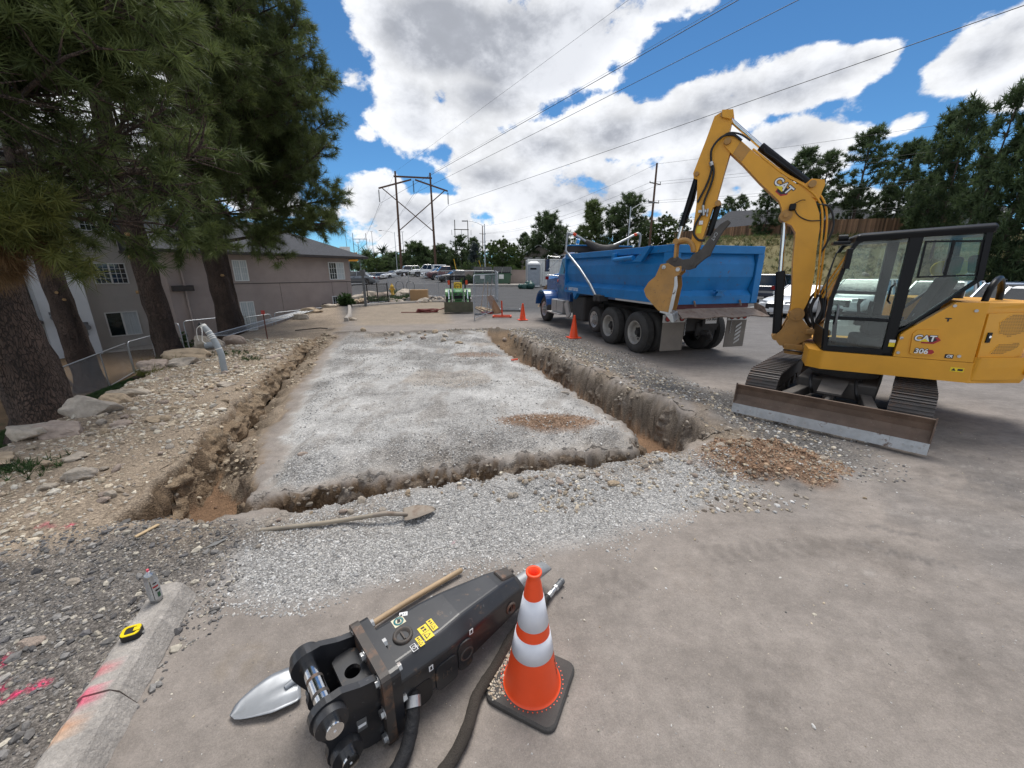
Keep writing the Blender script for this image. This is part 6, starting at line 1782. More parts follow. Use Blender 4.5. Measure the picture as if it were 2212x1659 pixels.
for y, z in ((2.36, 2.10), (2.12, 2.06)): MB().cyl((.82, y, z), (1.42, y, z), .035, n=12).build('bucket_pin', M_steelw, EX)
# hoses and lines
for nm, pts, r_ in (('hydraulic_hose', [(.98, 1.42, 4.00), (.97, 1.56, 4.10), (.96, 1.72, 4.08), (.96, 1.83, 3.93), (.98, 1.82, 3.75), (.985, 1.80, 3.62), (.985, 1.84, 3.42), (.985, 1.95, 3.15)], .018),
                    ('hydraulic_hose', [(.985, 1.80, 3.74), (.98, 1.76, 3.58), (.98, 1.78, 3.40), (.99, 1.84, 3.20), (.99, 1.86, 3.06)], .018), ('hydraulic_hose', [(.99, 1.86, 2.98), (.98, 1.93, 2.82), (.975, 1.95, 2.66), (.98, 1.86, 2.55), (1.0, 1.76, 2.54)], .02),
                    ('hydraulic_hose', [(.98, 1.30, 3.98), (.98, 1.45, 4.09), (.97, 1.62, 4.13), (.97, 1.75, 4.05)], .014), ('steel_line', [(1.01, 1.25, 3.86), (1.01, .80, 3.47), (1.01, .50, 3.27), (1.02, .28, 3.05), (1.02, .19, 2.80), (1.02, .13, 2.3), (1.02, .09, 1.9), (1.02, .08, 1.6)], .014),
                    ('steel_line', [(1.06, 1.25, 3.88), (1.06, .80, 3.50), (1.06, .50, 3.30), (1.06, .25, 3.10), (1.06, .13, 2.80), (1.06, .08, 2.3), (1.06, .05, 1.9), (1.06, .04, 1.65)], .014), ('hydraulic_hose', [(1.02, .34, 3.0), (1.02, .14, 2.95), (1.03, .04, 2.7), (1.03, .07, 2.45), (1.03, .12, 2.3)], .014),
                    ('hydraulic_hose', [(1.02, .08, 1.62), (1.0, .10, 1.45), (.98, .06, 1.3), (1.0, .0, 1.15), (1.05, -.1, 1.1)], .022), ('hydraulic_hose', [(1.06, .04, 1.67), (1.05, .10, 1.5), (1.06, .12, 1.32), (1.08, .05, 1.2), (1.1, -.1, 1.2)], .022), ('hydraulic_hose', [(1.1, .05, 1.75), (1.12, .14, 1.55), (1.16, .13, 1.3), (1.15, 0, 1.1)], .02),
                    ('lamp_cable', [(.985, .58, 2.97), (.985, .50, 2.85), (.985, .36, 2.77), (.985, .20, 2.76)], .008), ('lamp_cable', [(.97, .58, 3.02), (.96, .50, 3.06), (.97, .45, 3.06)], .006)):
    MB().tube(spline(pts, 6), r_, 7).build(nm, M_hosemat if nm != 'steel_line' else M_cat, EX)
MB().box(.93, 1.0, .55, .64, 2.92, 3.02).build('work_light', M_cab, EX, .02)
MB().box(.985, 1.03, 1.80, 1.92, 2.99, 3.03).cyl((.985, 1.83, 2.94), (.985, 1.86, 3.10), .022, n=8).cyl((.985, 1.78, 2.92), (.985, 1.78, 3.04), .018, n=8).build('hose_bracket', M_steelw, EX)
MB().cyl((.965, 1.80, 3.685), (.965, 1.82, 3.745), .035, n=10).build('hose_clamp', M_steelw, EX)
MB().box(1.0, 1.035, 1.83, 1.89, 2.80, 2.86).build('paper_label', M_white, sko); MB().box(1.0265, 1.0295, 1.84, 1.92, 2.66, 2.78).build('warning_label', M_yeld, sko)
MB().cyl((.98, .36, .79), (.98, -.05, .76), .028, n=12).build('swing_cylinder_rod', M_chrome, EX)
# lettering and badges (left side: x' runs toward the rear)
SX = lambda y, z, x=0.0: basis((x, y, z), (0, -1, 0), (0, 0, 1))
hexa_ = [(-.86, 1.165), (-1.07, 1.165), (-1.125, 1.205), (-1.085, 1.255), (-1.03, 1.255)]
MB().prism([(-.96, 1.15), (-1.075, 1.15), (-1.13, 1.20), (-1.085, 1.25), (-.99, 1.25)], -.0155, -.0125, fx_).build('red_badge', M_redd, s_p)
MB().prism([(-.955, 1.17), (-1.06, 1.17), (-1.10, 1.20), (-1.06, 1.235), (-.97, 1.235)], -.0165, -.0156, fx_).build('black_badge', M_blk, s_p)
text('badge_outline', 'CAT', .098, SX(-.985, 1.212, -.0168), M_blk, s_p, .0004, .009, .06)
text('badge_lettering', 'CAT', .098, SX(-.985, 1.212, -.0178), M_white, s_p, .0005, .003, .06)
MB().prism([(-.935, 1.172), (-.985, 1.212), (-1.03, 1.172)], -.0185, -.0179, fx_).build('yellow_triangle', M_yeld, s_p)
text('model_outline', '306', .085, SX(-.985, 1.048, -.0130), M_blk, s_p, .0004, .009, .05); text('model_lettering', '306', .085, SX(-.985, 1.048, -.0142), M_white, s_p, .0005, .002, .05)
MB().prism([(-1.045, 1.02), (-1.085, 1.02), (-1.105, 1.048), (-1.085, 1.076), (-1.045, 1.076)], -.0128, -.0124, fx_).build('red_badge', M_redd, s_p)
MB().prism([(-1.21, .985), (-1.285, .985), (-1.285, 1.035), (-1.21, 1.035)], .0005, .0045, fx_).build('black_badge', M_blk, s_p); text('code_lettering', 'CR', .042, SX(-1.247, 1.01, -.0005), M_white, s_p, .0005, .002, .25)
MB().prism([(-1.29, .828), (-1.41, .826), (-1.41, .878), (-1.29, .880)], -.003, .0, fx_).build('warning_label', M_yeld, EX); MB().prism([(-1.30, .838), (-1.32, .872), (-1.34, .838)], -.0042, -.0031, fx_).build('warning_triangle', M_blk, EX); MB().prism([(-1.355, .84), (-1.355, .865), (-1.40, .865), (-1.40, .84)], -.0042, -.0031, fx_).build('warning_pictogram', M_blk, EX)
MB().prism([(-.675, 1.13), (-.675, 1.165), (-.735, 1.165), (-.735, 1.13)], .0235, .0285, fx_).build('white_label', M_white, EX); MB().prism([(-.675, 1.075), (-.675, 1.128), (-.735, 1.128), (-.735, 1.075)], .0235, .0285, fx_).build('warning_label', M_yeld, EX)
MB().prism([(-1.115, 1.475), (-1.17, 1.475), (-1.17, 1.462), (-1.15, 1.462), (-1.15, 1.43), (-1.135, 1.43), (-1.135, 1.462), (-1.115, 1.462)], .0, .0045, fx_).build('panel_latch', M_blk, s_p)
# boom badge, tilted along the boom
bd_ = Vector((0, -.66, -.60)).normalized(); bu_ = Vector((0, -.60, .66)).normalized()
BM = basis((BX0 - .001, .785, 3.27), bd_, bu_)
def bmp(a, c, w_): return BM @ Vector((a, c, w_))
MB().prism([(-.02, -.085), (.09, -.085), (.145, -.02), (.10, .04), (-.04, .04)], .0, .0012, bmp).build('red_badge', M_redd, bo)
MB().prism([(-.01, -.07), (.075, -.07), (.115, -.02), (.08, .04), (-.03, .04)], .0013, .002, bmp).build('black_badge', M_blk, bo)
text('badge_outline', 'CAT', .15, BM @ Matrix.Translation((0, .03, .0024)), M_blk, bo, .0004, .014, .08); text('badge_lettering', 'CAT', .15, BM @ Matrix.Translation((0, .03, .0036)), M_white, bo, .0005, .004, .08)
MB().prism([(-.075, -.035), (.0, .02), (.065, -.035)], .0043, .005, bmp).build('yellow_triangle', M_yeld, bo)
tm = basis((1.018, 1.625, 2.60), (0, .42, -.9), (0, -.9, -.42)); text('cast_lettering', 'CAT', .07, tm, M_steelw, EX, .002)
for o in EX.children_recursive:
    if o.name.startswith('cast_lettering'): o.name = 'cast_lettering'

# ------------------------------------------------------------------ dump truck
M_blue = mat('truck_blue', (.005, .165, .45), .45, var=.12, vs=2.5, spec=.35, dust=.07, dustc=(.20, .21, .22), up=.75, coat=.0, scratch=.11, rust=.07, rustc=(.10, .05, .03))
M_bluecab = mat('cab_blue', (.004, .075, .27), .22, var=.06, coat=.6, dust=.08)
M_frame = mat('truck_frame', (.016, .016, .018), .75, var=.3, dust=.55, dustc=(.13, .12, .11), up=.7)
M_tyre = mat('tyre', (.022, .021, .021), .82, var=.25, vs=5, dust=.65, dustc=(.105, .10, .095), up=.25, bump=.25, bs=90)
M_rim = mat('steel_rim', (.42, .41, .39), .42, .5, var=.2, dust=.5, dustc=(.24, .21, .18), rust=.18)
M_alu = mat('aluminium', (.50, .50, .50), .38, .6, var=.12, dust=.3)
M_apron = mat('rusty_apron', (.215, .165, .14), .8, var=.3, vs=4, rust=.4, rustc=(.13, .07, .05), dust=.4)
M_flap = mat('mud_flap', (.15, .135, .12), .7, var=.15, vs=3, dust=.3)

TR_ = thing('dump_truck', 'blue dump truck seen from behind with its bed under the excavator bucket', 'dump truck', (3.242, 9.667, 0), rad(16.0), rx=rad(.3))


def wheel(par, x, y, z, R_, w_, side, rim_r, deep, name='wheel', tread=True, holes=8, rimmat=None):
    """side -1: outer face looks to -x"""
    wp_ = MB(); fn = lambda a, b, h: (x + side * h, y + a, z + b)
    prof = [(rim_r, -w_ / 2 + .02), (rim_r + .04, -w_ / 2), (R_ * .86, -w_ / 2 - .005), (R_ * .97, -w_ / 2 + .03), (R_, -w_ / 2 + .06), (R_, w_ / 2 - .06), (R_ * .97, w_ / 2 - .03), (R_ * .86, w_ / 2 + .005), (rim_r + .04, w_ / 2), (rim_r, w_ / 2 - .02)]
    wp_.lathe(prof, 32, fn, caps=False); wo = wp_.build(name, M_tyre, par)
    if tread:
        t = MB()
        for k in range(40):
            a = 2 * math.pi * k / 40
            for h in (-w_ / 2 + .085, 0, w_ / 2 - .085):
                aa = a + (.06 if h == 0 else 0); q = Matrix.Translation((x + side * h, y, z)) @ Matrix.Rotation(aa, 4, 'X')
                t.M = q; t.box(-.036, .036, -.034, .034, R_ - .01, R_ + .012)
        t.M = None
        to = t.build('tread', M_tyre, wo); to['kind'] = 'stuff'
    r = MB(); h0 = w_ / 2 - .01
    r.lathe([(rim_r + .008, h0 + .008), (rim_r - .012, h0 + .012), (rim_r - .03, h0 - .02), (rim_r - .05, h0 - deep * .5), (rim_r - .06, h0 - deep), (rim_r * .5, h0 - deep - .02), (.10, h0 - deep + .02), (0.001, h0 - deep + .02)], 28, fn, caps=False)
    ro_ = r.build('rim', rimmat or M_rim, wo)
    hb = MB().cyl(fn(0, 0, h0 - deep), fn(0, 0, h0 - deep + .12), .085, .07, 14).cyl(fn(0, 0, h0 - deep), fn(0, 0, h0 - deep + .03), .13, n=16)
    for k in range(10):
        a = 2 * math.pi * k / 10; p = (.112 * math.cos(a), .112 * math.sin(a)); hb.cyl(fn(*p, h0 - deep + .02), fn(*p, h0 - deep + .07), .016, n=6)
    hb.build('hub', M_frame if deep > .1 else M_alu, wo)
    hh = MB()
    for k in range(holes):
        a = 2 * math.pi * (k + .5) / holes; hh.cyl(fn((rim_r * .68) * math.cos(a), (rim_r * .68) * math.sin(a), h0 - deep - .012), fn((rim_r * .68) * math.cos(a), (rim_r * .68) * math.sin(a), h0 - deep - .002), .026, n=10)
    hh.build('hand_hole', M_blk, wo)
    return wo


for y in (.30, 1.65):
    for xo, xi, sd_ in ((.14, .47, -1), (2.30, 1.97, 1)):
        wheel(TR_, xo, y, .515, .52, .27, sd_, .30, .17); wheel(TR_, xi, y, .515, .52, .27, sd_, .30, .02, 'inner_wheel', False)
for x, sd_ in ((.26, -1), (2.18, 1)):
    wheel(TR_, x, 2.78, .56, .41, .24, sd_, .25, .03, 'lift_wheel', False, 10, M_alu)
    wheel(TR_, x + (.06 if sd_ < 0 else -.06), 7.35, .49, .52, .30, sd_, .30, .03, 'front_wheel', False, 10, M_alu)
ax = MB()
for y in (.30, 1.65, 2.78, 7.35): ax.cyl((.2, y, .5), (2.2, y, .5), .09, n=10)
for y in (.30, 1.65): ax.ball((1.22, y, .52), (.24, .26, .26), 12, 8)
ax.build('axle', M_frame, TR_)
MB().box(.75, .88, -.62, 8.2, .72, 1.05).box(1.56, 1.69, -.62, 8.2, .72, 1.05).box(.75, 1.69, -.66, -.56, .66, 1.06).box(.88, 1.56, 2.1, 2.3, .7, 1.0).box(.6, 1.85, 3.0, 4.6, .55, 1.0).build('chassis', M_frame, TR_)
MB().box(.05, .75, 3.35, 4.25, .42, 1.22).build('fuel_tank', M_frame, TR_, .06)
hk = MB().box(1.05, 1.4, -.72, -.66, .55, .85).cyl((1.22, -.95, .62), (1.22, -.66, .62), .07, n=10).tube(arc3 if False else spline([(1.22, -.9, .62), (1.22, -1.0, .58), (1.22, -1.02, .50), (1.22, -.94, .46)], 4), .035, 8); hk.build('pintle_hitch', M_frame, TR_)
for x in (.62, 1.95):
    c_ = MB()
    for k in range(9): c_.tube(spline([(x + (.012 if k % 2 else 0), -.80, .98 - k * .045), (x + .02, -.80 - (.012 if k % 2 == 0 else 0), .965 - k * .045), (x + (.012 if k % 2 else 0), -.80, .94 - k * .045)], 3), .007, 5)
    c_.build('safety_chain', M_steelw, TR_)
# bed
ZB = lambda y: 1.31 + (y + .95) / 5.75 * .06; XL, XR, Y0, Y1 = -.05, 2.42, -.95, 4.80; ZT = 2.60
SPROF = [(2.44, .115), (2.21, .045), (1.95, .045), (1.68, .135), (1.56, -.002), (1.33, -.002)]
bed = MB()
for sgn, xw in ((1, XL), (-1, XR)):
    for (z0, a), (z1, b_) in zip(SPROF[:-1], SPROF[1:]):
        q = lambda y, z, o_: (xw + sgn * o_, y, z)
        bed.add([q(Y0 + .30, z0, a), q(Y1 - .07, z0, a), q(Y1 - .07, z1, b_), q(Y0 + .30, z1, b_)], [(0, 1, 2, 3)])
        bed.add([q(Y0 + .30, z0, .20), q(Y1 - .07, z0, .20), q(Y1 - .07, z1, .20), q(Y0 + .30, z1, .20)], [(3, 2, 1, 0)])
bed.build('bed_wall', M_blue, TR_)
fl = MB().box(XL + .2, XR - .2, Y0 + .1, Y1, 1.30, 1.42).box(XL + .15, XR - .15, Y1 - .08, Y1 - .01, 1.36, 2.62); fl.build('bed_floor', M_apron, TR_)
for x0, x1 in ((XL, XL + .17), (XR - .17, XR)):
    MB().box(x0, x1, Y0 + .02, Y1, 2.44, ZT).build('bed_top_rail', M_blue, TR_, .012)
    MB().box(x0, x1, Y0 + .0, Y0 + .30, 1.30, 2.44).build('bed_rear_post', M_blue, TR_, .012); MB().box(x0, x1, Y1 - .08, Y1, 1.34, 2.44).build('bed_front_post', M_blue, TR_, .01)
    MB().box(x0 - .001, x1 - .02, Y0 + .3, Y1 - .08, 1.33, 1.34).build('bed_bottom_rail', M_blue, TR_)
    MB().prism([(x0 + .01, Y0 + .05), (x1 - .01, Y0 + .05), (x1 - .01, Y1 - .05), (x0 + .01, Y1 - .05)], ZT - .003, ZT + .006, lambda a, b_, w_: (a, b_, w_)).build('worn_top_edge', M_apron, TR_)
MB().prism([(3.72, 1.33), (4.05, 1.33), (3.92, 1.12)], XL, XL + .12, lambda a, b_, w_: (w_, a, b_)).build('bed_gusset', M_blue, TR_)
tg = MB(); TX0, TX1 = XL + .20, XR - .20
for (z0, a), (z1, b_) in zip([(2.42, .10), (2.20, .03), (1.92, .03), (1.62, .12), (1.50, .0), (1.32, .0)][:-1], [(2.20, .03), (1.92, .03), (1.62, .12), (1.50, .0), (1.32, .0)]):
    tg.add([(TX0, Y0 - .03 + a, z0), (TX1, Y0 - .03 + a, z0), (TX1, Y0 - .03 + b_, z1), (TX0, Y0 - .03 + b_, z1)], [(3, 2, 1, 0)])
tg.box(TX0, TX1, Y0 + .10, Y0 + .13, 1.32, 2.42)
tgo = tg.build('tailgate', M_blue, TR_)
MB().box(XL + .02, XR - .02, Y0 - .05, Y0 + .10, 2.42, 2.59).build('tailgate_top_rail', M_blue, tgo, .012)
for x in (TX0 - .20, TX1 + .02): MB().box(x, x + .18, Y0 - .045, Y0 - .002, 1.32, 2.42).build('tailgate_post', M_blue, tgo, .008)
MB().box(TX0 - .0, TX1 + .0, Y0 - .005, Y0 + .05, 1.22, 1.32).build('red_sill', M_sill, TR_)
MB().box(1.12, 1.40, Y0 - .12, Y0 - .03, 1.60, 1.63).hexa([(1.14, Y0 - .11, 1.50), (1.38, Y0 - .11, 1.50), (1.38, Y0 - .03, 1.50), (1.14, Y0 - .03, 1.50)], [(1.20, Y0 - .10, 1.60), (1.32, Y0 - .10, 1.60), (1.32, Y0 - .03, 1.60), (1.20, Y0 - .03, 1.60)]).build('tailgate_latch', M_blue, tgo)
for x in (.62, 1.9): MB().bar((x, Y0 - .05, 1.40), (x + .02, Y0 - .09, 1.27), .03).build('latch_hook', M_apron, tgo)
ap = MB(); n_ = 14
top = [(XL + .22 + (XR - XL - .3) * k / n_, Y0 - .02, 1.215) for k in range(n_ + 1)]; bot = [(XL + .18 + (XR - XL - .05) * k / n_, Y0 - .33 + .02 * math.sin(k * 1.7), 1.05 + .018 * math.sin(k * 1.3)) for k in range(n_ + 1)]
ap.add(top + bot + [(a, b_ + .02, c - .02) for a, b_, c in top] + [(a, b_ + .02, c - .02) for a, b_, c in bot], [(k, k + 1, n_ + 2 + k, n_ + 1 + k) for k in range(n_)] + [(2 * n_ + 2 + k + 1, 2 * n_ + 2 + k, 3 * n_ + 3 + k, 3 * n_ + 4 + k) for k in range(n_)] + [(n_ + 1 + k, n_ + 2 + k, 3 * n_ + 4 + k, 3 * n_ + 3 + k) for k in range(n_)])
apo = ap.build('spreader_apron', M_apron, TR_)
MB().hexa([(XR + .0, Y0 - .02, 1.05), (XR + .1, Y0 - .34, 1.03), (XR + .12, Y0 - .33, 1.03), (XR + .02, Y0, 1.05)], [(XR - .04, Y0 - .02, 1.34), (XR + .08, Y0 - .2, 1.24), (XR + .10, Y0 - .19, 1.24), (XR - .02, Y0, 1.34)]).build('apron_wing', M_apron, TR_)
br_ = MB().box(XL - .10, XL - .002, 1.30, 1.45, 2.28, 2.50).cyl((XL - .09, -.02 + .42, 2.36), (XL - .09, 1.30, 2.33), .055, n=12).hexa([(XL - .11, .05, 2.26), (XL - .02, .05, 2.26), (XL - .02, .42, 2.26), (XL - .11, .42, 2.26)], [(XL - .11, -.30, 2.60), (XL - .02, -.30, 2.60), (XL - .02, -.12, 2.60), (XL - .11, -.12, 2.60)]); br_.build('tarp_arm_bracket', M_blue, TR_, .008)
MB().box(.0, 2.36, Y1 - .35, Y1 + .05, 2.68, 2.86).build('tarp_housing', M_frame, TR_); MB().box(-.02, 2.38, Y1 - .37, Y1 + .07, 2.865, 2.91).build('tarp_housing_lid', M_blue, TR_, .01)
arm = [(XL - .10, 2.15, 1.30), (XL - .10, 2.6, 1.65), (XL - .12, 3.3, 2.10), (XL - .14, 4.1, 2.52), (XL - .14, 4.45, 2.70), (XL - .14, 4.42, 2.95), (XL - .14, 4.36, 3.28)]
ao = MB().tube(arm, .04, 8).build('tarp_arm', M_galv, TR_)
MB().cyl((XL - .18, 2.12, 1.28), (XL + .05, 2.12, 1.28), .10, n=14).box(XL - .16, XL + .12, 1.85, 2.2, 1.20, 1.36).build('tarp_arm_pivot', M_frame, TR_)
MB().tube(spline([(XL - .12, 4.36, 3.26), (.15, 4.33, 3.18), (.7, 4.25, 2.88), (1.1, 4.2, 2.80), (1.6, 4.2, 2.95), (2.3, 4.2, 3.27), (2.42, 4.2, 3.30), (2.52, 4.22, 3.20), (2.54, 4.3, 2.70)], 5), .038, 8).build('tarp_cross_bar', M_galv, TR_)
MB().tube(spline([(.45, 4.28, 3.02), (.8, 4.2, 2.82), (1.1, 4.15, 2.76), (1.5, 4.2, 2.84), (1.7, 4.2, 2.96)], 4), [.06, .09, .12, .13, .14, .14, .15, .14, .14, .13, .13, .12, .10, .09, .08, .06, .05], 8).build('rolled_tarp', M_rubber, TR_)
for x, z in ((.0, 3.24), (2.24, 3.24)): MB().cyl((x, 4.34 if x < 1 else 4.2, z + .01), (x + .10, 4.32 if x < 1 else 4.2, z - .04 if x < 1 else z + .03), .05, n=10).build('orange_sleeve', M_orange, TR_)
text('door_number', 'USDOT 3557265', .135, basis((XL - .002, 4.02, 1.445), (0, -1, 0), (0, 0, 1)), M_white, TR_, .001, .003, 0, xs=.8)
MB().box(XL - .006, XL, 4.58, 4.64, 1.41, 1.48).build('side_marker', M_redlens, TR_)
# rear lights, flaps, plate
for x0, x1, ls in ((.03, .62, -1), (1.86, 2.44, 1)):
    MB().box(x0, x1, -.80, -.75, .90, 1.08).build('light_panel', M_white if ls > 0 else M_alu, TR_)
    for k in range(3):
        x = x0 + .10 + (x1 - x0 - .20) * k / 2; MB().cyl((x, -.815, .99), (x, -.795, .99), .062, n=16).build('tail_lamp', M_redlens, TR_); MB().lathe([(.062, 0), (.072, .0), (.072, .012), (.062, .012)], 16, lambda a, b_, h, x=x: (x + a, -.800 - h, .99 + b_)).build('lamp_ring', M_rubber, TR_)
    fo = MB().hexa([(x0 - .02, -.80, .24), (x1 - .03, -.82, .24), (x1 - .03, -.80, .24), (x0 - .02, -.78, .24)], [(x0, -.785, .90), (x1, -.785, .90), (x1, -.765, .90), (x0, -.765, .90)]).build('mud_flap', M_flap, TR_)
    if ls > 0:
        for k in range(5): MB().hexa([(2.12 + .0, -.806, .30 + k * .1), (2.28, -.807, .40 + k * .1), (2.28, -.800, .40 + k * .1), (2.12, -.799, .30 + k * .1)], [(2.12, -.806, .35 + k * .1), (2.28, -.806, .45 + k * .1), (2.28, -.799, .45 + k * .1), (2.12, -.799, .35 + k * .1)]).build('flap_stripe', M_alu, fo)
MB().box(1.20, 1.52, -.80, -.785, .84, 1.03).build('number_plate', M_white, TR_); text('plate_lettering', 'TXA 0GA', .085, basis((1.36, -.803, .94), (1, 0, 0), (0, 0, 1)), M_blk, TR_, .001, .002, xs=.85)
MB().box(1.14, 1.60, -.79, -.76, .76, 1.04).build('plate_bracket', M_frame, TR_)
# cab, hood, fenders, toolbox, mirrors, stack
MB().loft([[(.28, 4.98, .95), (2.16, 4.98, .95), (2.16, 4.98, 1.9), (2.10, 4.98, 2.55), (1.9, 4.98, 2.76), (.54, 4.98, 2.76), (.34, 4.98, 2.55), (.28, 4.98, 1.9)], [(.28, 6.15, .95), (2.16, 6.15, .95), (2.16, 6.15, 1.9), (2.10, 5.95, 2.50), (1.9, 5.85, 2.72), (.54, 5.85, 2.72), (.34, 5.95, 2.50), (.28, 6.15, 1.9)]], False).build('cab', M_bluecab, TR_, .03)
MB().hexa([(.27, 5.25, 1.95), (.27, 6.0, 1.95), (.285, 6.0, 1.95), (.285, 5.25, 1.95)], [(.325, 5.25, 2.50), (.325, 5.9, 2.48), (.34, 5.9, 2.48), (.34, 5.25, 2.50)]).build('door_window', M_glassc, TR_)
MB().hexa([(.265, 5.14, 1.02), (.265, 6.08, 1.02), (.278, 6.08, 1.02), (.278, 5.14, 1.02)], [(.265, 5.14, 1.92), (.265, 6.08, 1.92), (.278, 6.08, 1.92), (.278, 5.14, 1.92)]).build('door', M_bluecab, TR_, .01)
text('door_lettering', 'PETE MOSS LLC', .07, basis((.262, 5.6, 1.62), (0, -1, 0), (0, 0, 1)), M_white, TR_, .0008) if False else None
MB().box(.24, .262, 5.24, 5.36, 1.35, 1.39).build('door_handle', M_chrome, TR_)
MB().loft([[(.50, 6.16, 1.05), (1.94, 6.16, 1.05), (1.94, 6.16, 1.80), (1.80, 6.16, 2.03), (.64, 6.16, 2.03), (.50, 6.16, 1.80)], [(.58, 7.3, 1.05), (1.86, 7.3, 1.05), (1.86, 7.3, 1.75), (1.72, 7.3, 1.97), (.72, 7.3, 1.97), (.58, 7.3, 1.75)], [(.66, 8.35, .85), (1.78, 8.35, .85), (1.78, 8.35, 1.68), (1.66, 8.35, 1.86), (.78, 8.35, 1.86), (.66, 8.35, 1.68)]], False).build('hood', M_bluecab, TR_, .04)
MB().cyl((.50, 6.75, 1.66), (.53, 6.75, 1.66), .05, n=12).build('marker_lamp', M_orange, TR_)
for x0, x1 in ((.02, .62), (1.82, 2.42)):
    f_ = MB(); pr = arc(7.35, .56, .72, 8, 172, 14); inn = arc(7.35, .56, .64, 8, 172, 14)[::-1]; f_.prism(pr + inn, x0, x1, lambda a, b_, w_: (w_, a, b_))
    xo = x0 if x0 < 1 else x1; xi = x1 if x0 < 1 else x0
    f_.build('front_fender', M_bluecab, TR_, .025)
    MB().prism(arc(7.35, .56, .715, 0, 180, 14) , (x1 - .03) if x0 < 1 else x0, x1 if x0 < 1 else x0 + .03, lambda a, b_, w_: (w_, a, b_)).build('wheel_arch', M_frame, TR_)
    MB().box(x0 + .02, x1 - .02, 6.60, 6.63, .40, .72).build('splash_guard', M_rubber, TR_)
MB().box(.30, 2.14, 8.35, 8.55, .45, .85).build('front_bumper', M_chrome, TR_, .02)
MB().box(.06, .62, 5.15, 6.25, .52, .98).build('tool_box', M_alu, TR_, .01); MB().box(.055, .06, 5.72, 5.74, .54, .96).build('tool_box_seam', M_frame, TR_); MB().box(-.06, .40, 5.1, 6.45, .46, .50).build('running_board', M_alu, TR_)
MB().bar((.1, 4.6, .45), (.1, 4.9, .95), .06, .3).build('step_bracket', M_alu, TR_)
for x, sg in ((-.12, -1), (2.56, 1)):
    m = MB(); xi = .3 if sg < 0 else 2.14
    m.tube([(xi, 6.1, 2.55), (x, 6.35, 2.60)], .014, 6); m.tube([(xi, 6.12, 1.85), (x, 6.35, 1.90)], .014, 6); m.tube([(x, 6.35, 2.62), (x, 6.35, 1.80)], .014, 6); m.tube([(xi, 6.1, 2.5), (x, 6.35, 2.05)], .010, 6)
    mo = m.build('mirror_arm', M_chrome, TR_); MB().box(x - .09, x + .09, 6.33, 6.37, 2.02, 2.50).build('mirror', M_frame, mo, .01); MB().box(x - .078, x + .078, 6.322, 6.329, 2.05, 2.47).build('mirror_glass', M_chrome, mo); MB().box(x - .06, x + .06, 6.31, 6.37, 1.72, 1.84).build('red_reflector', M_redlens, mo)
MB().cyl((.42, 4.88, 1.2), (.42, 4.88, 2.98), .075, n=14).cyl((.42, 4.88, 2.98), (.42, 4.80, 3.12), .075, n=14).build('exhaust_stack', M_chrome, TR_)
MB().cyl((.9, 5.7, 2.78), (.9, 6.05, 2.84), .05, .09, 10).build('air_horn', M_chrome, TR_)
for x in (.6, 1.22, 1.84): MB().box(x - .06, x + .06, 5.72, 5.84, 2.73, 2.79).build('roof_marker', M_orange, TR_)

# ------------------------------------------------------------------ compact tractor with loader
M_jd = mat('tractor_green', (.025, .20, .03), .35, var=.08, coat=.3, dust=.15); M_jy = mat('tractor_yellow', (.62, .40, .015), .45); M_bk = mat('loader_bucket_steel', (.075, .085, .050), .6, .3, var=.35, rust=.2, dust=.5, dustc=(.24, .2, .16))
TT = thing('tractor', 'small green loader tractor with a yellow seat facing the camera', 'tractor', (-2.95, 21.6, gz(-2.95, 21.6)), rad(188))
MB().hexa([(-.30, .1, .62), (.30, .1, .62), (.24, 1.35, .62), (-.24, 1.35, .62)], [(-.27, .1, 1.12), (.27, .1, 1.12), (.20, 1.30, .98), (-.20, 1.30, .98)]).build('hood', M_jd, TT, .06)
MB().box(-.22, .22, 1.32, 1.38, .60, .80).build('grille', M_cab, TT, .01)
for x in (-.13, .13): MB().box(x - .08, x + .08, 1.345, 1.385, .84, .93).build('headlight', M_glassdk, TT, .01)
MB().box(-.2, .2, -.6, 1.2, .40, .62).build('chassis', M_jd, TT)
for x in (-.52, .52):
    wheel(TT, x, -.45, .50, .50, .30, 1 if x > 0 else -1, .25, .05, 'rear_wheel', True, 6, M_jy); wheel(TT, x * .88, .98, .28, .28, .18, 1 if x > 0 else -1, .14, .03, 'front_wheel', False, 6, M_jy)
    MB().prism(arc(-.45, .50, .58, 20, 150, 10) + arc(-.45, .50, .52, 20, 150, 10)[::-1], x - .17, x + .17, lambda a, b_, w_: (w_, a, b_)).build('rear_fender', M_jd, TT)
    la = MB(); xa = x * .92
    la.bar((xa, .15, .95), (xa, .95, 1.02), .07, .12); la.bar((xa, .95, 1.02), (xa, 1.65, .38), .07, .12); la.bar((xa, .15, .5), (xa, .15, 1.05), .09, .14); la.build('loader_arm', M_jd, TT, .01)
    MB().cyl((xa, .2, .62), (xa, .8, .90), .035, n=8).cyl((xa, .98, 1.08), (xa, 1.5, .62), .03, n=8).build('loader_cylinder', M_chrome, TT)
    MB().bar((x * .78, -.75, .9), (x * .78, -.80, 1.75), .06, .08).build('roll_bar_post', M_cab, TT); MB().box(x * .95 - .06, x * .95 + .06, -.8, -.72, 1.28, 1.52).build('flasher', M_orange, TT)
gd = MB()
for z in (.50, .62, .98): gd.bar((-.26, 1.42, z), (.26, 1.42, z), .03)
for x in (-.26, .26): gd.bar((x, 1.42, .48), (x, 1.42, 1.0), .03)
gd.build('brush_guard', M_jd, TT)
bp = [(1.62, .02), (1.60, .14), (1.66, .42), (1.72, .50), (1.74, .49), (1.69, .42), (1.64, .15), (2.02, .03), (2.02, .01)]
lb = MB().prism(bp, -.72, .72, lambda a, b_, w_: (w_, a, b_))
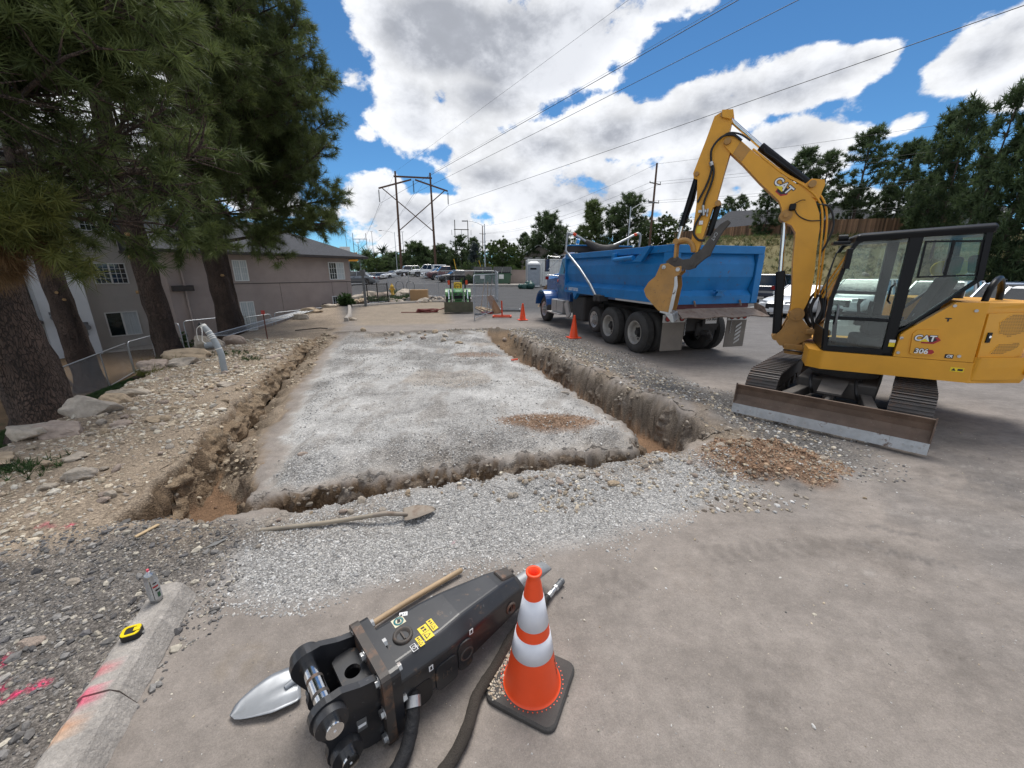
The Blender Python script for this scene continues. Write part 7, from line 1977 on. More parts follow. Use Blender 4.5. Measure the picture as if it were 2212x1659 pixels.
for x in (-.72, .70): lb.prism([(1.62, .02), (1.60, .14), (1.66, .42), (1.74, .50), (2.02, .03)], x, x + .02, lambda a, b_, w_: (w_, a, b_))
lb.M = Matrix.Translation((0, 1.78, .25)) @ Matrix.Rotation(rad(-58), 4, 'X') @ Matrix.Translation((0, -1.78, -.25)) if False else None
lb.build('loader_bucket', M_bk, TT)
MB().prism([(1.62, .02), (1.98, .03), (1.99, .52), (1.97, .52)], -.71, .71, lambda a, b_, w_: (w_, a, b_)).build('bucket_back', M_bk, TT)
MB().box(-.24, .24, -.55, -.12, .85, .97).build('seat', M_jy, TT, .05); MB().hexa([(-.24, -.62, .95), (.24, -.62, .95), (.24, -.52, .95), (-.24, -.52, .95)], [(-.22, -.74, 1.42), (.22, -.74, 1.42), (.22, -.66, 1.42), (-.22, -.66, 1.42)]).build('seat_back', M_jy, TT, .05)
sw = MB().lathe([(.165, -.012), (.18, 0), (.165, .012), (.15, 0), (.165, -.012)], 20, lambda a, b_, h: (a, .08 + b_ * .35 + h, 1.22 + b_ * .93), caps=False).tube([(0, .3, 1.0), (0, .09, 1.22)], .02, 6).bar((-.16, .08, 1.22), (.16, .08, 1.22), .02); sw.build('steering_wheel', M_cab, TT)
MB().box(-.42, .42, -.84, -.78, 1.70, 1.76).build('roll_bar', M_cab, TT)
MB().cyl((-.2, -.8, 1.15), (-.2, -.8, 1.55), .05, n=8).build('stowed_tool', M_jd, TT)

# ------------------------------------------------------------------ parked cars
def paint_(name, c, metal=.0): return mat(name, c, .28, metal, var=.04, coat=.7, dust=.05)


PW = paint_('car_white', (.70, .71, .71)); PG = paint_('car_grey', (.16, .18, .20), .5); PS = paint_('car_silver', (.42, .43, .44), .6); PK_ = paint_('car_black', (.012, .012, .014)); PM = paint_('car_maroon', (.10, .012, .016)); PN = paint_('car_navy', (.022, .032, .060)); PB = paint_('car_blue', (.030, .065, .13), .3); PC = paint_('car_charcoal', (.05, .052, .055), .4)
M_trimblk = mat('car_trim', (.012, .012, .013), .6); M_lamp = mat('lamp_glass', (.62, .64, .66), .08, .3); M_tyre2 = mat('car_tyre', (.015, .015, .016), .8); M_alloy = mat('alloy_rim', (.38, .39, .40), .3, .8)


def car(label, loc, rz, kind, pm, pm2=None, cap=False, roofrack=False):
    """y forward; kind: sedan, suv, pickup"""
    t = thing('parked_' + ('pickup' if kind == 'pickup' else 'suv' if kind == 'suv' else 'car'), label, 'pickup truck' if kind == 'pickup' else 'car', loc, rz, 'vehicles parked round the lot')
    L_, W_, H_, R_ = {'sedan': (4.7, 1.82, 1.44, .33), 'suv': (4.6, 1.86, 1.74, .36), 'pickup': (5.6, 1.95, 1.86, .40)}[kind]
    hb = {'sedan': .92, 'suv': 1.02, 'pickup': 1.08}[kind]; hw_ = W_ / 2
    zb = .20 if kind == 'sedan' else .32
    def ring(y, zt, k, zb_=zb):
        w_ = hw_ * k
        return [(-w_ * .93, y, zb_), (-w_, y, zb_ + .18), (-w_ * 1.0, y, zt - .22), (-w_ * .95, y, zt - .05), (-w_ * .80, y, zt), (w_ * .80, y, zt), (w_ * .95, y, zt - .05), (w_ * 1.0, y, zt - .22), (w_, y, zb_ + .18), (w_ * .93, y, zb_)]
    f = L_ / 2
    if kind == 'sedan': st = [(-f, .78, .86), (-f + .12, .90, .95), (-f + .9, .98, 1), (-.3, hb, 1), (.75, hb + .02, 1), (f - .75, .86, .99), (f - .2, .74, .93), (f, .60, .82)]
    elif kind == 'suv': st = [(-f, .95, .90), (-f + .1, 1.02, .96), (-f + .9, hb + .02, 1), (0, hb, 1), (.95, hb + .03, 1), (f - .6, .98, .99), (f - .15, .86, .94), (f, .70, .86)]
    else: st = [(-f, 1.02, .97), (-f + .05, 1.06, .99), (-.55, 1.06, 1), (-.5, hb, 1), (1.0, hb + .04, 1), (f - .5, 1.06, .99), (f - .1, 1.0, .96), (f, .82, .90)]
    b = MB().loft([ring(y, z, k) for y, z, k in st]); b.build('body', pm, t)
    if pm2 is not None:
        lo = MB()
        for s_ in (-1, 1): lo.hexa([(s_ * (hw_ + .004), -f + .1, zb + .02), (s_ * (hw_ + .004), f - .2, zb + .02), (s_ * (hw_ - .1), f - .2, zb + .02), (s_ * (hw_ - .1), -f + .1, zb + .02)], [(s_ * (hw_ + .006), -f + .1, zb + .36), (s_ * (hw_ + .006), f - .2, zb + .36), (s_ * (hw_ - .1), f - .2, zb + .36), (s_ * (hw_ - .1), -f + .1, zb + .36)])
        lo.box(-hw_ * .9, hw_ * .9, -f - .03, -f + .1, zb + .05, zb + .36); lo.box(-hw_ * .85, hw_ * .85, f - .1, f + .03, zb + .05, zb + .36); lo.build('lower_cladding', pm2, t)
    if kind == 'sedan': g = [(-1.75, hb + .02, -.95, H_ - .04), (.95, hb, .15, H_ - .02)]
    elif kind == 'suv': g = [(-f + .08, hb + .04, -f + .38, H_ - .04), (1.15, hb + .02, .45, H_ - .05)]
    else: g = [(-.50, hb + .0, -.42, H_ - .05), (1.30, hb + .04, .65, H_ - .05)]
    (yr, zr_, yrt, zt), (yf, zf_, yft, ztf) = g; wt = hw_ * .74; wb = hw_ * .93
    gh = MB().hexa([(-wb, yr, zr_ - .06), (wb, yr, zr_ - .06), (wb, yf, zf_ - .06), (-wb, yf, zf_ - .06)], [(-wt, yrt, zt - .03), (wt, yrt, zt - .03), (wt, yft, ztf - .03), (-wt, yft, ztf - .03)])
    gh.build('windows', M_glassc, t, .03)
    ym = (yrt + yft) / 2
    MB().loft([[(-wt - .01, yrt - .02, zt - .05), (wt + .01, yrt - .02, zt - .05), (wt + .01, yft + .03, ztf - .05), (-wt - .01, yft + .03, ztf - .05)], [(-wt + .06, yrt + .05, zt + .0), (wt - .06, yrt + .05, zt + .0), (wt - .06, yft - .06, ztf + .0), (-wt + .06, yft - .06, ztf + .0)]], False).build('roof', pm, t, .02)
    for s_ in (-1, 1):
        p = MB(); e = .006
        p.bar((s_ * (wb + e), yr, zr_ - .05), (s_ * (wt + e), yrt, zt - .03), .07, .05); p.bar((s_ * (wb + e), yf, zf_ - .05), (s_ * (wt + e), yft, ztf - .03), .06, .05)
        yb = (yr + yf) / 2 - .05; p.bar((s_ * (wb + e), yb, zr_ - .05), (s_ * (wt + e), ym - .05, zt - .04), .08, .03)
        if kind == 'suv': p.bar((s_ * (wb + e), yr + .95, zr_ - .05), (s_ * (wt + e), yrt + .75, zt - .04), .12, .03)
        p.build('pillar', pm, t)
        MB().box(s_ * (hw_ + .10) - .09, s_ * (hw_ + .10) + .09, yf - .42, yf - .30, hb + .02, hb + .16).build('wing_mirror', pm, t, .03)
        for y in (f * .62, -f * .60):
            w_ = MB().lathe([(R_ * .6, .0), (R_ * .95, .0), (R_, .03), (R_, .20), (R_ * .6, .21)], 20, lambda a, b_, h, y=y, s_=s_: (s_ * (hw_ + .012 - h), y + a, R_ + b_), caps=False).build('wheel', M_tyre2, t)
            MB().lathe([(R_ * .66, -.004), (R_ * .6, .01), (R_ * .2, .035), (.001, .0)], 16, lambda a, b_, h, y=y, s_=s_: (s_ * (hw_ + .016 - h), y + a, R_ + b_), caps=False).build('rim', M_alloy, w_)
            MB().prism(arc(y, R_, R_ * 1.17, -20, 200, 14), hw_ * .86, hw_ + .004, lambda a, b_, w2, s_=s_: (s_ * w2, a, b_)).build('wheel_arch', M_trimblk, t)
        hz = {'sedan': .66, 'suv': .80, 'pickup': .92}[kind]
        MB().hexa([(s_ * hw_ * .45, f - .04, hz - .07), (s_ * hw_ * .88, f - .16, hz - .05), (s_ * hw_ * .88, f - .3, hz - .05), (s_ * hw_ * .45, f - .2, hz - .07)], [(s_ * hw_ * .45, f - .03, hz + .06), (s_ * hw_ * .90, f - .15, hz + .09), (s_ * hw_ * .90, f - .3, hz + .09), (s_ * hw_ * .45, f - .2, hz + .06)]).build('headlight', M_lamp, t)
        MB().box(s_ * hw_ * .80 - .13, s_ * hw_ * .80 + .13, -f - .012, -f + .15, hz - .02, hz + .20).build('tail_light', M_redlens, t)
        MB().box(s_ * (hw_ + .006) - .012, s_ * (hw_ + .006) + .012, -.25, -.06, hb - .16, hb - .13).build('door_handle', M_trimblk, t)
    MB().box(-hw_ * .42, hw_ * .42, f - .03, f + .012, zb + .10, {'sedan': .60, 'suv': .78, 'pickup': .95}[kind]).build('grille', M_trimblk, t)
    MB().box(-hw_ * .9, hw_ * .9, f - .10, f + .05, zb + .02, zb + .16).build('front_bumper', pm if kind != 'pickup' else M_alloy, t, .02); MB().box(-hw_ * .9, hw_ * .9, -f - .06, -f + .1, zb + .06, zb + .24).build('rear_bumper', pm if kind != 'pickup' else M_alloy, t, .02)
    MB().box(-.18, .18, f + .05, f + .06, zb + .10, zb + .22).build('number_plate', M_white, t)
    if kind == 'pickup':
        MB().box(-hw_ * .84, hw_ * .84, -f + .1, -.62, 1.02, 1.066).build('cargo_bed', M_trimblk, t)
        if cap:
            MB().hexa([(-hw_ * .92, -f + .05, 1.06), (hw_ * .92, -f + .05, 1.06), (hw_ * .92, -.56, 1.06), (-hw_ * .92, -.56, 1.06)], [(-hw_ * .80, -f + .12, 1.78), (hw_ * .80, -f + .12, 1.78), (hw_ * .80, -.60, 1.78), (-hw_ * .80, -.60, 1.78)]).build('camper_shell', pm, t, .05)
            for s_ in (-1, 1): MB().hexa([(s_ * hw_ * .905, -f + .4, 1.24), (s_ * hw_ * .905, -.85, 1.24), (s_ * hw_ * .85, -.85, 1.24), (s_ * hw_ * .85, -f + .4, 1.24)], [(s_ * hw_ * .845, -f + .42, 1.62), (s_ * hw_ * .845, -.87, 1.62), (s_ * hw_ * .79, -.87, 1.62), (s_ * hw_ * .79, -f + .42, 1.62)]).build('shell_window', M_glassc, t)
    if roofrack:
        for s_ in (-1, 1): MB().tube([(s_ * wt * .85, yrt + .2, zt), (s_ * wt * .85, yrt + .25, zt + .07), (s_ * wt * .85, yft - .25, ztf + .07), (s_ * wt * .85, yft - .2, ztf)], .018, 6).build('roof_rail', M_trimblk, t)
    return t


def P_(x, y): return (x, y, gz(x, y))


car('grey sedan parked side on just beyond the building corner', P_(-17.3, 44.0), rad(93), 'sedan', PG)
car('dark pickup half hidden by the building corner behind the grey sedan', P_(-23.6, 57.5), rad(-85), 'pickup', PC)
car('black suv at the far left end of the parked row', P_(-25.8, 79), rad(150), 'suv', PK_)
car('charcoal suv in the far row beside the black one', P_(-28.6, 81), rad(150), 'suv', PC)
car('white sedan between the black suv and the white jeep', P_(-22.6, 76), rad(145), 'sedan', PW)
car('white boxy suv with a black nose left of the pylon leg', P_(-18.8, 72), rad(115), 'suv', PW, PK_)
car('silver sedan just behind the left pylon leg', P_(-14.9, 74), rad(125), 'sedan', PS)
car('white sedan half hidden by shrubs right of the left pylon leg', P_(-15.2, 80), rad(125), 'sedan', PW)
car('white pickup with a white camper shell in the parked row', P_(-13.2, 63.5), rad(105), 'pickup', PW, None, True)
car('white sedan between the white pickup and the maroon pickup', P_(-11.0, 59), rad(120), 'sedan', PW)
car('maroon pickup in the middle of the parked row', P_(-9.0, 54.8), rad(112), 'pickup', PM)
car('black sedan at the near end of the parked row behind the tractor', P_(-6.9, 48.6), rad(118), 'sedan', PK_)
car('navy and silver suv seen between the dump truck and the boom', P_(17.6, 26.6), rad(-52), 'suv', PN, PS, False, True)
car('white sedan whose nose shows behind the boom and cab front', P_(14.2, 19.2), rad(118), 'sedan', PW)
car('white suv seen through the cab door glass', P_(16.9, 19.0), rad(120), 'suv', PW)
car('pale silver suv seen through the cab rear window', P_(17.6, 16.2), rad(120), 'suv', PS)
car('dark blue suv with roof rails right behind the excavator engine cover', P_(16.9, 13.2), rad(120), 'suv', PB, None, False, True)
car('white suv low at the right edge behind the excavator counterweight', P_(12.9, 9.3), rad(120), 'suv', PW)

# painted bay lines
M_line = mat('white_road_paint', (.66, .66, .64), .8, var=.15, vs=9)
def bay(p0, p1, w_=.10):
    a = Vector((*p0, 0)); b = Vector((*p1, 0)); d = (b - a).normalized(); s2 = Vector((d.y, -d.x, 0)) * w_ / 2; n = 8; vs = []
    for i in range(n + 1):
        p = a.lerp(b, i / n)
        for q in (p - s2, p + s2): vs.append((q.x, q.y, gz(q.x, q.y) + .012))
    o = MB().add(vs, [(2 * i, 2 * i + 1, 2 * i + 3, 2 * i + 2) for i in range(n)]).build('bay_line', M_line); o['kind'] = 'structure'; o['label'] = 'white painted parking bay line on the asphalt'


for a, b in (((10.0, 14.6), (14.3, 16.9)), ((11.0, 18.3), (15.2, 20.6)), ((12.2, 21.6), (16.4, 23.8)), ((13.6, 24.8), (17.8, 27.0)), ((12.6, 10.4), (16.6, 12.6)), ((11.3, 7.5), (15.6, 10.0))): bay(a, b)
for k in range(8): bay((-7.2 - 1.25 * k, 46.0 + 3.05 * k), (-11.0 - 1.25 * k, 44.4 + 3.05 * k), .13)

# ------------------------------------------------------------------ foreground: cone
M_cone = mat('cone_orange', (.88, .075, .010), .42, var=.06, vs=5, dust=.06, dustc=(.30, .22, .17), up=.5, scratch=.08)
M_refl = mat('reflective_white', (.72, .73, .78), .35, var=.05, vs=6, scratch=.12, dustc=(.35, .35, .36))
M_base = mat('cone_rubber', (.030, .029, .029), .8, var=.3, vs=6, bump=.35, bs=110, dust=.45, dustc=(.16, .145, .13))
CN = thing('traffic_cone', 'large orange cone with two white reflective bands on a black base in the foreground', 'traffic cone', (.10, 1.452, gz(.10, 1.452) + .004), rad(-26))
CN.scale = (1, 1, .975)
o_ = rrect(-.18, .18, -.18, .18, .045, 4)
MB().loft([[(x, y, 0) for x, y in o_], [(x, y, .022) for x, y in o_], [(x * .95, y * .95, .034) for x, y in o_]], False).build('base', M_base, CN, .004)
cr = lambda z: .136 - (z - .03) * (.136 - .034) / (.655 - .03)
def band(n, z0, z1, m, e=0.0, par=None):
    return MB().lathe([(cr(z0) + e - .004, z0), (cr(z0) + e, z0 + .001), (cr(z1) + e, z1 - .001), (cr(z1) + e - .004, z1)], 40, caps=False).build(n, m, par or CN)
cone_ = MB().lathe([(.150, .032), (.142, .036), (.137, .046), (cr(.10), .10), (cr(.25), .25), (cr(.42), .42), (cr(.58), .58), (cr(.645), .645), (.035, .650), (.030, .665), (.030, .69), (.037, .70), (.037, .71), (.027, .71), (.027, .55), (.05, .3)], 40, caps=False).build('cone_body', M_cone, CN)
band('reflective_band', .25, .362, M_refl, .0022); band('reflective_band', .418, .575, M_refl, .0022)
dt = MB()
for k in range(44):
    a = 2 * math.pi * k / 44; dt.cyl((.156 * math.cos(a), .156 * math.sin(a), .0335), (.156 * math.cos(a), .156 * math.sin(a), .0362), .003, n=6)
dt.build('rivet_ring', M_cone, CN)['kind'] = 'stuff'
am = rad(12)                                    # stencilled marks running down the right side
for k, (z, hgt, wd, sh) in enumerate(((.245, .018, .016, 0), (.225, .010, .012, 1), (.195, .030, .016, 0), (.165, .018, .020, 1), (.140, .020, .010, 0), (.118, .016, .016, 1), (.072, .016, .012, 0))):
    m = MB(); a0 = am; rr = lambda zz: cr(zz) + .0012
    for (da, dz, w2, h2) in (((0, 0, wd, hgt * .35), (wd * .5, .0, wd * .3, hgt)) if sh == 0 else ((0, 0, wd * .35, hgt), (wd * .4, hgt * .3, wd * .8, hgt * .3))):
        vs = []
        for zz in (z + dz - h2 / 2, z + dz + h2 / 2):
            for aa in (a0 + (da - w2 / 2) / cr(z), a0 + (da + w2 / 2) / cr(z)): vs.append((rr(zz) * math.cos(aa), rr(zz) * math.sin(aa), zz))
        m.add(vs, [(0, 1, 3, 2)])
    m.build('stencil_mark', M_blk, cone_)

# ---- hydraulic breaker
M_bk1 = mat('breaker_black', (.0085, .0095, .013), .30, var=.3, vs=5, dust=.20, dustc=(.17, .17, .17), up=.9, coat=.15, scratch=.16, rust=.06, rs=16, rustc=(.12, .07, .04))
M_bk2 = mat('worn_black_edge', (.022, .018, .018), .5, var=.4, vs=9, rust=.42, rs=13, rustc=(.115, .055, .03), scratch=.25, dust=.2)
M_sleeve = mat('hose_sleeve', (.022, .016, .013), .95, var=.35, vs=14, bump=1.0, bs=160, dust=.25)
M_sleeve2 = mat('hose_wrap', (.010, .010, .012), .7, var=.25, vs=10, bump=.6, bs=50)
HM = thing('hydraulic_breaker', 'black hydraulic breaker lying on the ground with warning stickers and a steel chisel', 'hydraulic breaker', (-.638, 1.333, gz(-.638, 1.333)), math.atan2(.668, .745))
def sec(s, hw, zb, zt, ch, sh=0.0):
    return [(s, -hw + ch * .6, zb), (s, hw - ch * .6, zb), (s, hw, zb + ch), (s, hw, zt - ch * 1.2), (s - sh, hw - ch, zt), (s - sh, -hw + ch, zt), (s, -hw, zt - ch * 1.2), (s, -hw, zb + ch)]
body = MB().loft([sec(.055, .165, .05, .345, .05), sec(.30, .165, .05, .345, .055), sec(.42, .155, .05, .345, .06), sec(.70, .118, .055, .318, .055), sec(.84, .098, .06, .292, .05, .01), sec(.885, .088, .075, .262, .05, .02)], False).build('breaker_body', M_bk1, HM, .014, 3)
MB().hexa([(.74, -.05, .295), (.85, -.045, .275), (.85, .045, .275), (.74, .05, .295)], [(.75, -.04, .325), (.84, -.035, .305), (.84, .035, .305), (.75, .04, .325)]).build('top_lug', M_bk2, HM, .01)
for (s, y0, y1, z0, z1, nm) in ((.36, -.168, -.145, .10, .225, 'side_cover'), (.20, -.171, -.15, .075, .215, 'hose_cover')):
    pass
q = MB().prism(rrect(.225, .345, .075, .225, .03, 3), -.172, -.150, lambda a, b, w_: (a, w_, b)).build('side_cover', M_bk1, HM, .006)
text('cast_number', 'LM', .045, basis((.285, -.1725, .15), (1, 0, 0), (0, 0, 1)), M_bk2, q, .001)
MB().prism(rrect(.355, .44, .08, .25, .03, 3), -.1655, -.145, lambda a, b, w_: (a, w_, b)).build('side_cover', M_bk1, HM, .006)
MB().prism(rrect(.07, .205, .065, .20, .035, 3), -.1668, -.15, lambda a, b, w_: (a, w_, b)).build('hose_recess', M_blk, HM)
def plug(s, y, z, axis, r, nm='retainer_plug'):
    f_ = (lambda x, yy, h: (s + x, y + yy, z + h)) if axis == 'z' else (lambda x, yy, h: (s + x, y - h, z + yy))
    p = MB().lathe([(r, -.01), (r, .006), (r * .9, .011), (r * .72, .012), (r * .68, .004), (r * .62, .004), (r * .60, -.004), (.001, -.006)], 26, f_, caps=False).build(nm, M_bk2, HM)
    b_ = MB()
    if axis == 'z': b_.hexa([(s - r * .08, y - r * .5, z - .004), (s + r * .08, y - r * .5, z - .004), (s + r * .08, y + r * .5, z - .004), (s - r * .08, y + r * .5, z - .004)], [(s - r * .08, y - r * .5, z + .006), (s + r * .08, y - r * .5, z + .006), (s + r * .08, y + r * .5, z + .006), (s - r * .08, y + r * .5, z + .006)])
    else: b_.box(s - r * .08, s + r * .08, y - .008, y + .004, z - r * .5, z + r * .5)
    b_.build('slot_bar', M_bk2, p)
    return p
plug(.150, -.012, .347, 'z', .047); plug(.405, -.157, .165, 'y', .040); plug(.745, -.112, .175, 'y', .036)
# flange pair
fo_ = rrect(-.19, .19, .0, .395, .035, 3)
MB().prism(fo_, -.028, .012, lambda a, b, w_: (w_, a, b)).build('bracket_flange', M_bk2, HM, .006); MB().prism(rrect(-.185, .185, .012, .385, .03, 3), .0125, .055, lambda a, b, w_: (w_, a, b)).build('body_flange', M_bk1, HM, .006)
for y, z in ((.145, .352), (.0, .360), (-.145, .352), (-.165, .05), (.165, .05), (.165, .2), (-.168, .2)):
    bo_ = MB().cyl((-.028, y, z), (-.045, y, z), .021, n=6, smooth=False).cyl((-.028, y, z), (-.032, y, z), .027, n=16); bo_.build('flange_bolt', M_steelw, HM, .002)
    MB().cyl((.055, y, z), (.074, y, z), .019, n=6, smooth=False).build('flange_nut', M_steelw, HM)
# bracket cheeks
chk = [(-.028, .03), (-.028, .372)] + [(-.10, .392), (-.17, .425)] + arc(-.225, .355, .072, 75, 200, 8) + [(-.275, .285), (-.252, .235), (-.247, .20)] + arc(-.190, .140, .070, 150, 300, 8) + [(-.10, .045)]
for y0, y1 in ((-.150, -.118), (.118, .150)):
    MB().prism(chk, y0, y1, lambda a, b, w_: (a, w_, b)).build('bracket_cheek', M_bk1, HM, .005)
for s, z in ((-.225, .355), (-.190, .140)):
    for y0, y1, yy in ((-.186, -.1505, -1), (.1505, .186, 1)): MB().cyl((s, y0, z), (s, y1, z), .062, n=24).build('pin_boss', M_bk1, HM, .006)
    pn = MB().cyl((s, -.215, z), (s, .215, z), .033, n=24); po_ = pn.build('bracket_pin', M_chrome, HM, .004)
    MB().cyl((s, -.216, z), (s, -.2145, z), .005, n=8).build('pin_dimple', M_white, po_)
    for a in (-.05, .03): MB().cyl((s, a - .008, z), (s, a + .008, z), .0335, n=24).build('grease_band', M_bk2, po_)
cpz = MB(); hole = arc(-.085, 0, .032, 0, 345, 23); outer_ = []
for k in range(24):
    t_ = 2 * math.pi * k / 24; c_, s2_ = math.cos(t_), math.sin(t_); m_ = min(.057 / max(abs(c_), 1e-6), .1175 / max(abs(s2_), 1e-6)); outer_.append((-.085 + c_ * m_, s2_ * m_))
hole = [(-.085 + .034 * math.cos(2 * math.pi * k / 24), .034 * math.sin(2 * math.pi * k / 24)) for k in range(24)]
cpz.frame(outer_, hole, .295, .320, lambda a, b, w_: (a, b, w_)); cpz.build('cross_plate', M_bk1, HM)
MB().box(-.145, -.030, -.1175, .1175, .06, .085).build('lower_cross_plate', M_bk1, HM)
# chisel
M_chisel = mat('chisel_steel', (.34, .36, .38), .42, .6, var=.2, rust=.2, rs=10, rustc=(.10, .05, .03), dust=.3)
ch_ = MB().loft([[(s, .046 * math.cos(2 * math.pi * k / 18), .160 - (s - .87) * .05 + .046 * math.sin(2 * math.pi * k / 18) * f) for k in range(18)] for s, f in ((.86, 1), (1.02, 1), (1.08, .98), (1.12, .7), (1.165, .22))]); ch_.build('chisel', M_chisel, HM)
MB().cyl((.86, .062, .215), (.915, .062, .213), .014, n=8).build('grease_nipple', M_bk2, HM)
# stickers on the top
def sticker(nm, s, y, w_, h_, m, z=.3465, rot=0.0, par=None, up=0.0):
    q = [(-w_ / 2, -h_ / 2), (w_ / 2, -h_ / 2), (w_ / 2, h_ / 2), (-w_ / 2, h_ / 2)]; c, sn = math.cos(rot), math.sin(rot)
    return MB().prism([(s + a * c - b * sn, y + a * sn + b * c) for a, b in q], z + up, z + up + .0006, lambda a, b, zz: (a, b, zz)).build(nm, m, par or HM)
M_teal = mat('teal_sticker', (.03, .16, .17), .4); M_cream = mat('cream_sticker', (.62, .58, .42), .5)
st_ = sticker('round_badge', .170, .075, .058, .052, M_cream)
MB().lathe([(.0245, .3472), (.0245, .3478), (.015, .3478), (.015, .3472)], 24, lambda a, b, h: (.170 + a, .075 + b, h), caps=False).build('badge_ring', M_teal, st_)
MB().prism([(.160, .068), (.176, .064), (.182, .082), (.170, .090)], .3472, .348, lambda a, b, zz: (a, b, zz)).build('badge_mark', M_blk, st_)
lb_ = sticker('number_label', .208, .098, .040, .024, M_white, rot=-.5); text('label_number', '124', .020, Matrix.Translation((.208, .098, .3473)) @ Matrix.Rotation(2.65, 4, 'Z'), M_blk, lb_, .0002)
for k, (s, y, w_, h_) in enumerate(((.262, -.062, .046, .050), (.262, -.010, .0, .0), (.208, -.088, .050, .050), (.262, -.062, .0, .0))):
    if w_: pass
YS = ((.284, -.052, .030, .070), (.240, -.068, .046, .086), (.196, -.092, .024, .056))
for s, y, w_, h_ in YS:
    b_ = sticker('warning_sticker', s, y, w_, h_, M_yeld)
    MB().prism([(s - w_ * .32, y - h_ * .42), (s + w_ * .34, y - h_ * .24), (s - w_ * .32, y - h_ * .06)], .3472, .3477, lambda a, c, zz: (a, c, zz)).build('warning_triangle', M_blk, b_)
    MB().prism([(s - w_ * .22, y - h_ * .36), (s + w_ * .18, y - h_ * .24), (s - w_ * .22, y - h_ * .12)], .3478, .3481, lambda a, c, zz: (a, c, zz)).build('warning_triangle', M_yeld, b_)
    g2 = MB(); g2.prism([(s - w_ * .18, y + h_ * .10), (s - w_ * .05, y + h_ * .10), (s - w_ * .05, y + h_ * .22), (s - w_ * .18, y + h_ * .22)], .3472, .3477, lambda a, c, zz: (a, c, zz)); g2.prism(arc(s + w_ * .12, y + h_ * .17, w_ * .14, 0, 330, 8), .3472, .3477, lambda a, c, zz: (a, c, zz)); g2.prism([(s - w_ * .2, y + h_ * .30), (s + w_ * .2, y + h_ * .30), (s + w_ * .2, y + h_ * .42), (s - w_ * .2, y + h_ * .42)], .3472, .3477, lambda a, c, zz: (a, c, zz)); g2.build('warning_pictogram', M_blk, b_)
    MB().prism([(s - w_ * .45, y - .001), (s + w_ * .45, y - .001), (s + w_ * .45, y + .001), (s - w_ * .45, y + .001)], .3472, .3477, lambda a, c, zz: (a, c, zz)).build('sticker_line', M_blk, b_)
k_ = sticker('black_sticker', .160, -.102, .026, .038, M_white); MB().prism([(.150, -.119), (.170, -.119), (.170, -.085), (.150, -.085)], .3472, .3477, lambda a, c, zz: (a, c, zz)).build('sticker_field', M_blk, k_); MB().lathe([(.0085, .3478), (.0085, .3482), (.006, .3482), (.006, .3478)], 14, lambda a, b, h: (.160 + a, -.102 + b, h), caps=False).build('sticker_mark', M_white, k_)
for s, z, w_, h_ in ((.205, .245, .022, .030), (.435, .285, .022, .030)):
    q = MB().prism([(s - w_ / 2, z - h_ / 2), (s + w_ / 2, z - h_ / 2), (s + w_ / 2, z + h_ / 2), (s - w_ / 2, z + h_ / 2)], -.1670, -.1655, lambda a, b, w2: (a, w2, b)).build('side_sticker', M_white, HM); MB().prism([(s - .006, z - .008), (s + .006, z - .008), (s + .004, z + .010), (s - .004, z + .010)], -.1678, -.1671, lambda a, b, w2: (a, w2, b)).build('sticker_mark', M_blk, q)
q = MB().prism([(-.135, .17), (-.095, .165), (-.095, .225), (-.135, .235)], -.1515, -.1503, lambda a, b, w2: (a, w2, b)).build('serial_plate', M_greymetal, HM); MB().prism([(-.131, .19), (-.099, .186), (-.099, .200), (-.131, .206)], -.1522, -.1516, lambda a, b, w2: (a, w2, b)).build('plate_print', M_white, q)
text('flange_stamp', 'ATLAS', .035, basis((.034, -.1855, .23), (0, 0, -1), (1, 0, 0)), M_bk2, HM, .001) if False else None
# short hose leaving the side recess
hs_ = spline([(.125, -.120, .165), (.105, -.170, .155), (.075, -.215, .11), (.02, -.262, .055), (-.055, -.300, .035), (-.125, -.315, .036), (-.19, -.305, .036), (-.26, -.30, .036), (-.36, -.36, .036), (-.42, -.52, .036)], 6)
ho_ = MB().tube(hs_, .030, 12, rf=lambda i, k: 1 + .035 * math.sin(i * 1.9 + k * .7)).build('hydraulic_hose', M_sleeve2, HM)
MB().cyl(hs_[5], hs_[9], .0335, n=16).build('hose_ferrule', M_steelw, ho_)
# second hose, with quick coupler, lies on the ground
h2 = [(.205, 1.938), (.10, 1.83), (.005, 1.70), (-.045, 1.60), (-.085, 1.52), (-.14, 1.43), (-.175, 1.36), (-.20, 1.24), (-.245, 1.13), (-.32, 1.02), (-.37, .92), (-.42, .78), (-.55, .70), (-.74, .70), (-.82, .72)]
HO = thing('hydraulic_hose', 'long dark sleeved hydraulic hose ending in a steel coupler behind the big cone', 'hose', (0, 0, 0))
pts = spline([(x, y, gz(x, y) + .030) for x, y in h2], 6)
MB().tube(pts, .0275, 12, rf=lambda i, k: 1 + .05 * math.sin(i * 2.3 + k * .9) + .03 * math.sin(i * .9)).build('hose_sleeve', M_sleeve, HO)
d = Vector((.12, .148, .0)).normalized(); b0_ = Vector((.205, 1.938, .032))
MB().cyl(b0_ - d * .01, b0_ + d * .035, .022, n=14).build('rubber_end', M_hosemat, HO)
MB().cyl(b0_ + d * .03, b0_ + d * .075, .018, n=6, smooth=False).cyl(b0_ + d * .075, b0_ + d * .115, .016, n=14).cyl(b0_ + d * .115, b0_ + d * .135, .021, n=6, smooth=False).build('coupler', M_steelw, HO)
MB().cyl(b0_ + d * .135, b0_ + d * .185, .020, n=16).cyl(b0_ + d * .185, b0_ + d * .205, .022, n=16).build('coupler_collar', M_greymetal, HO)


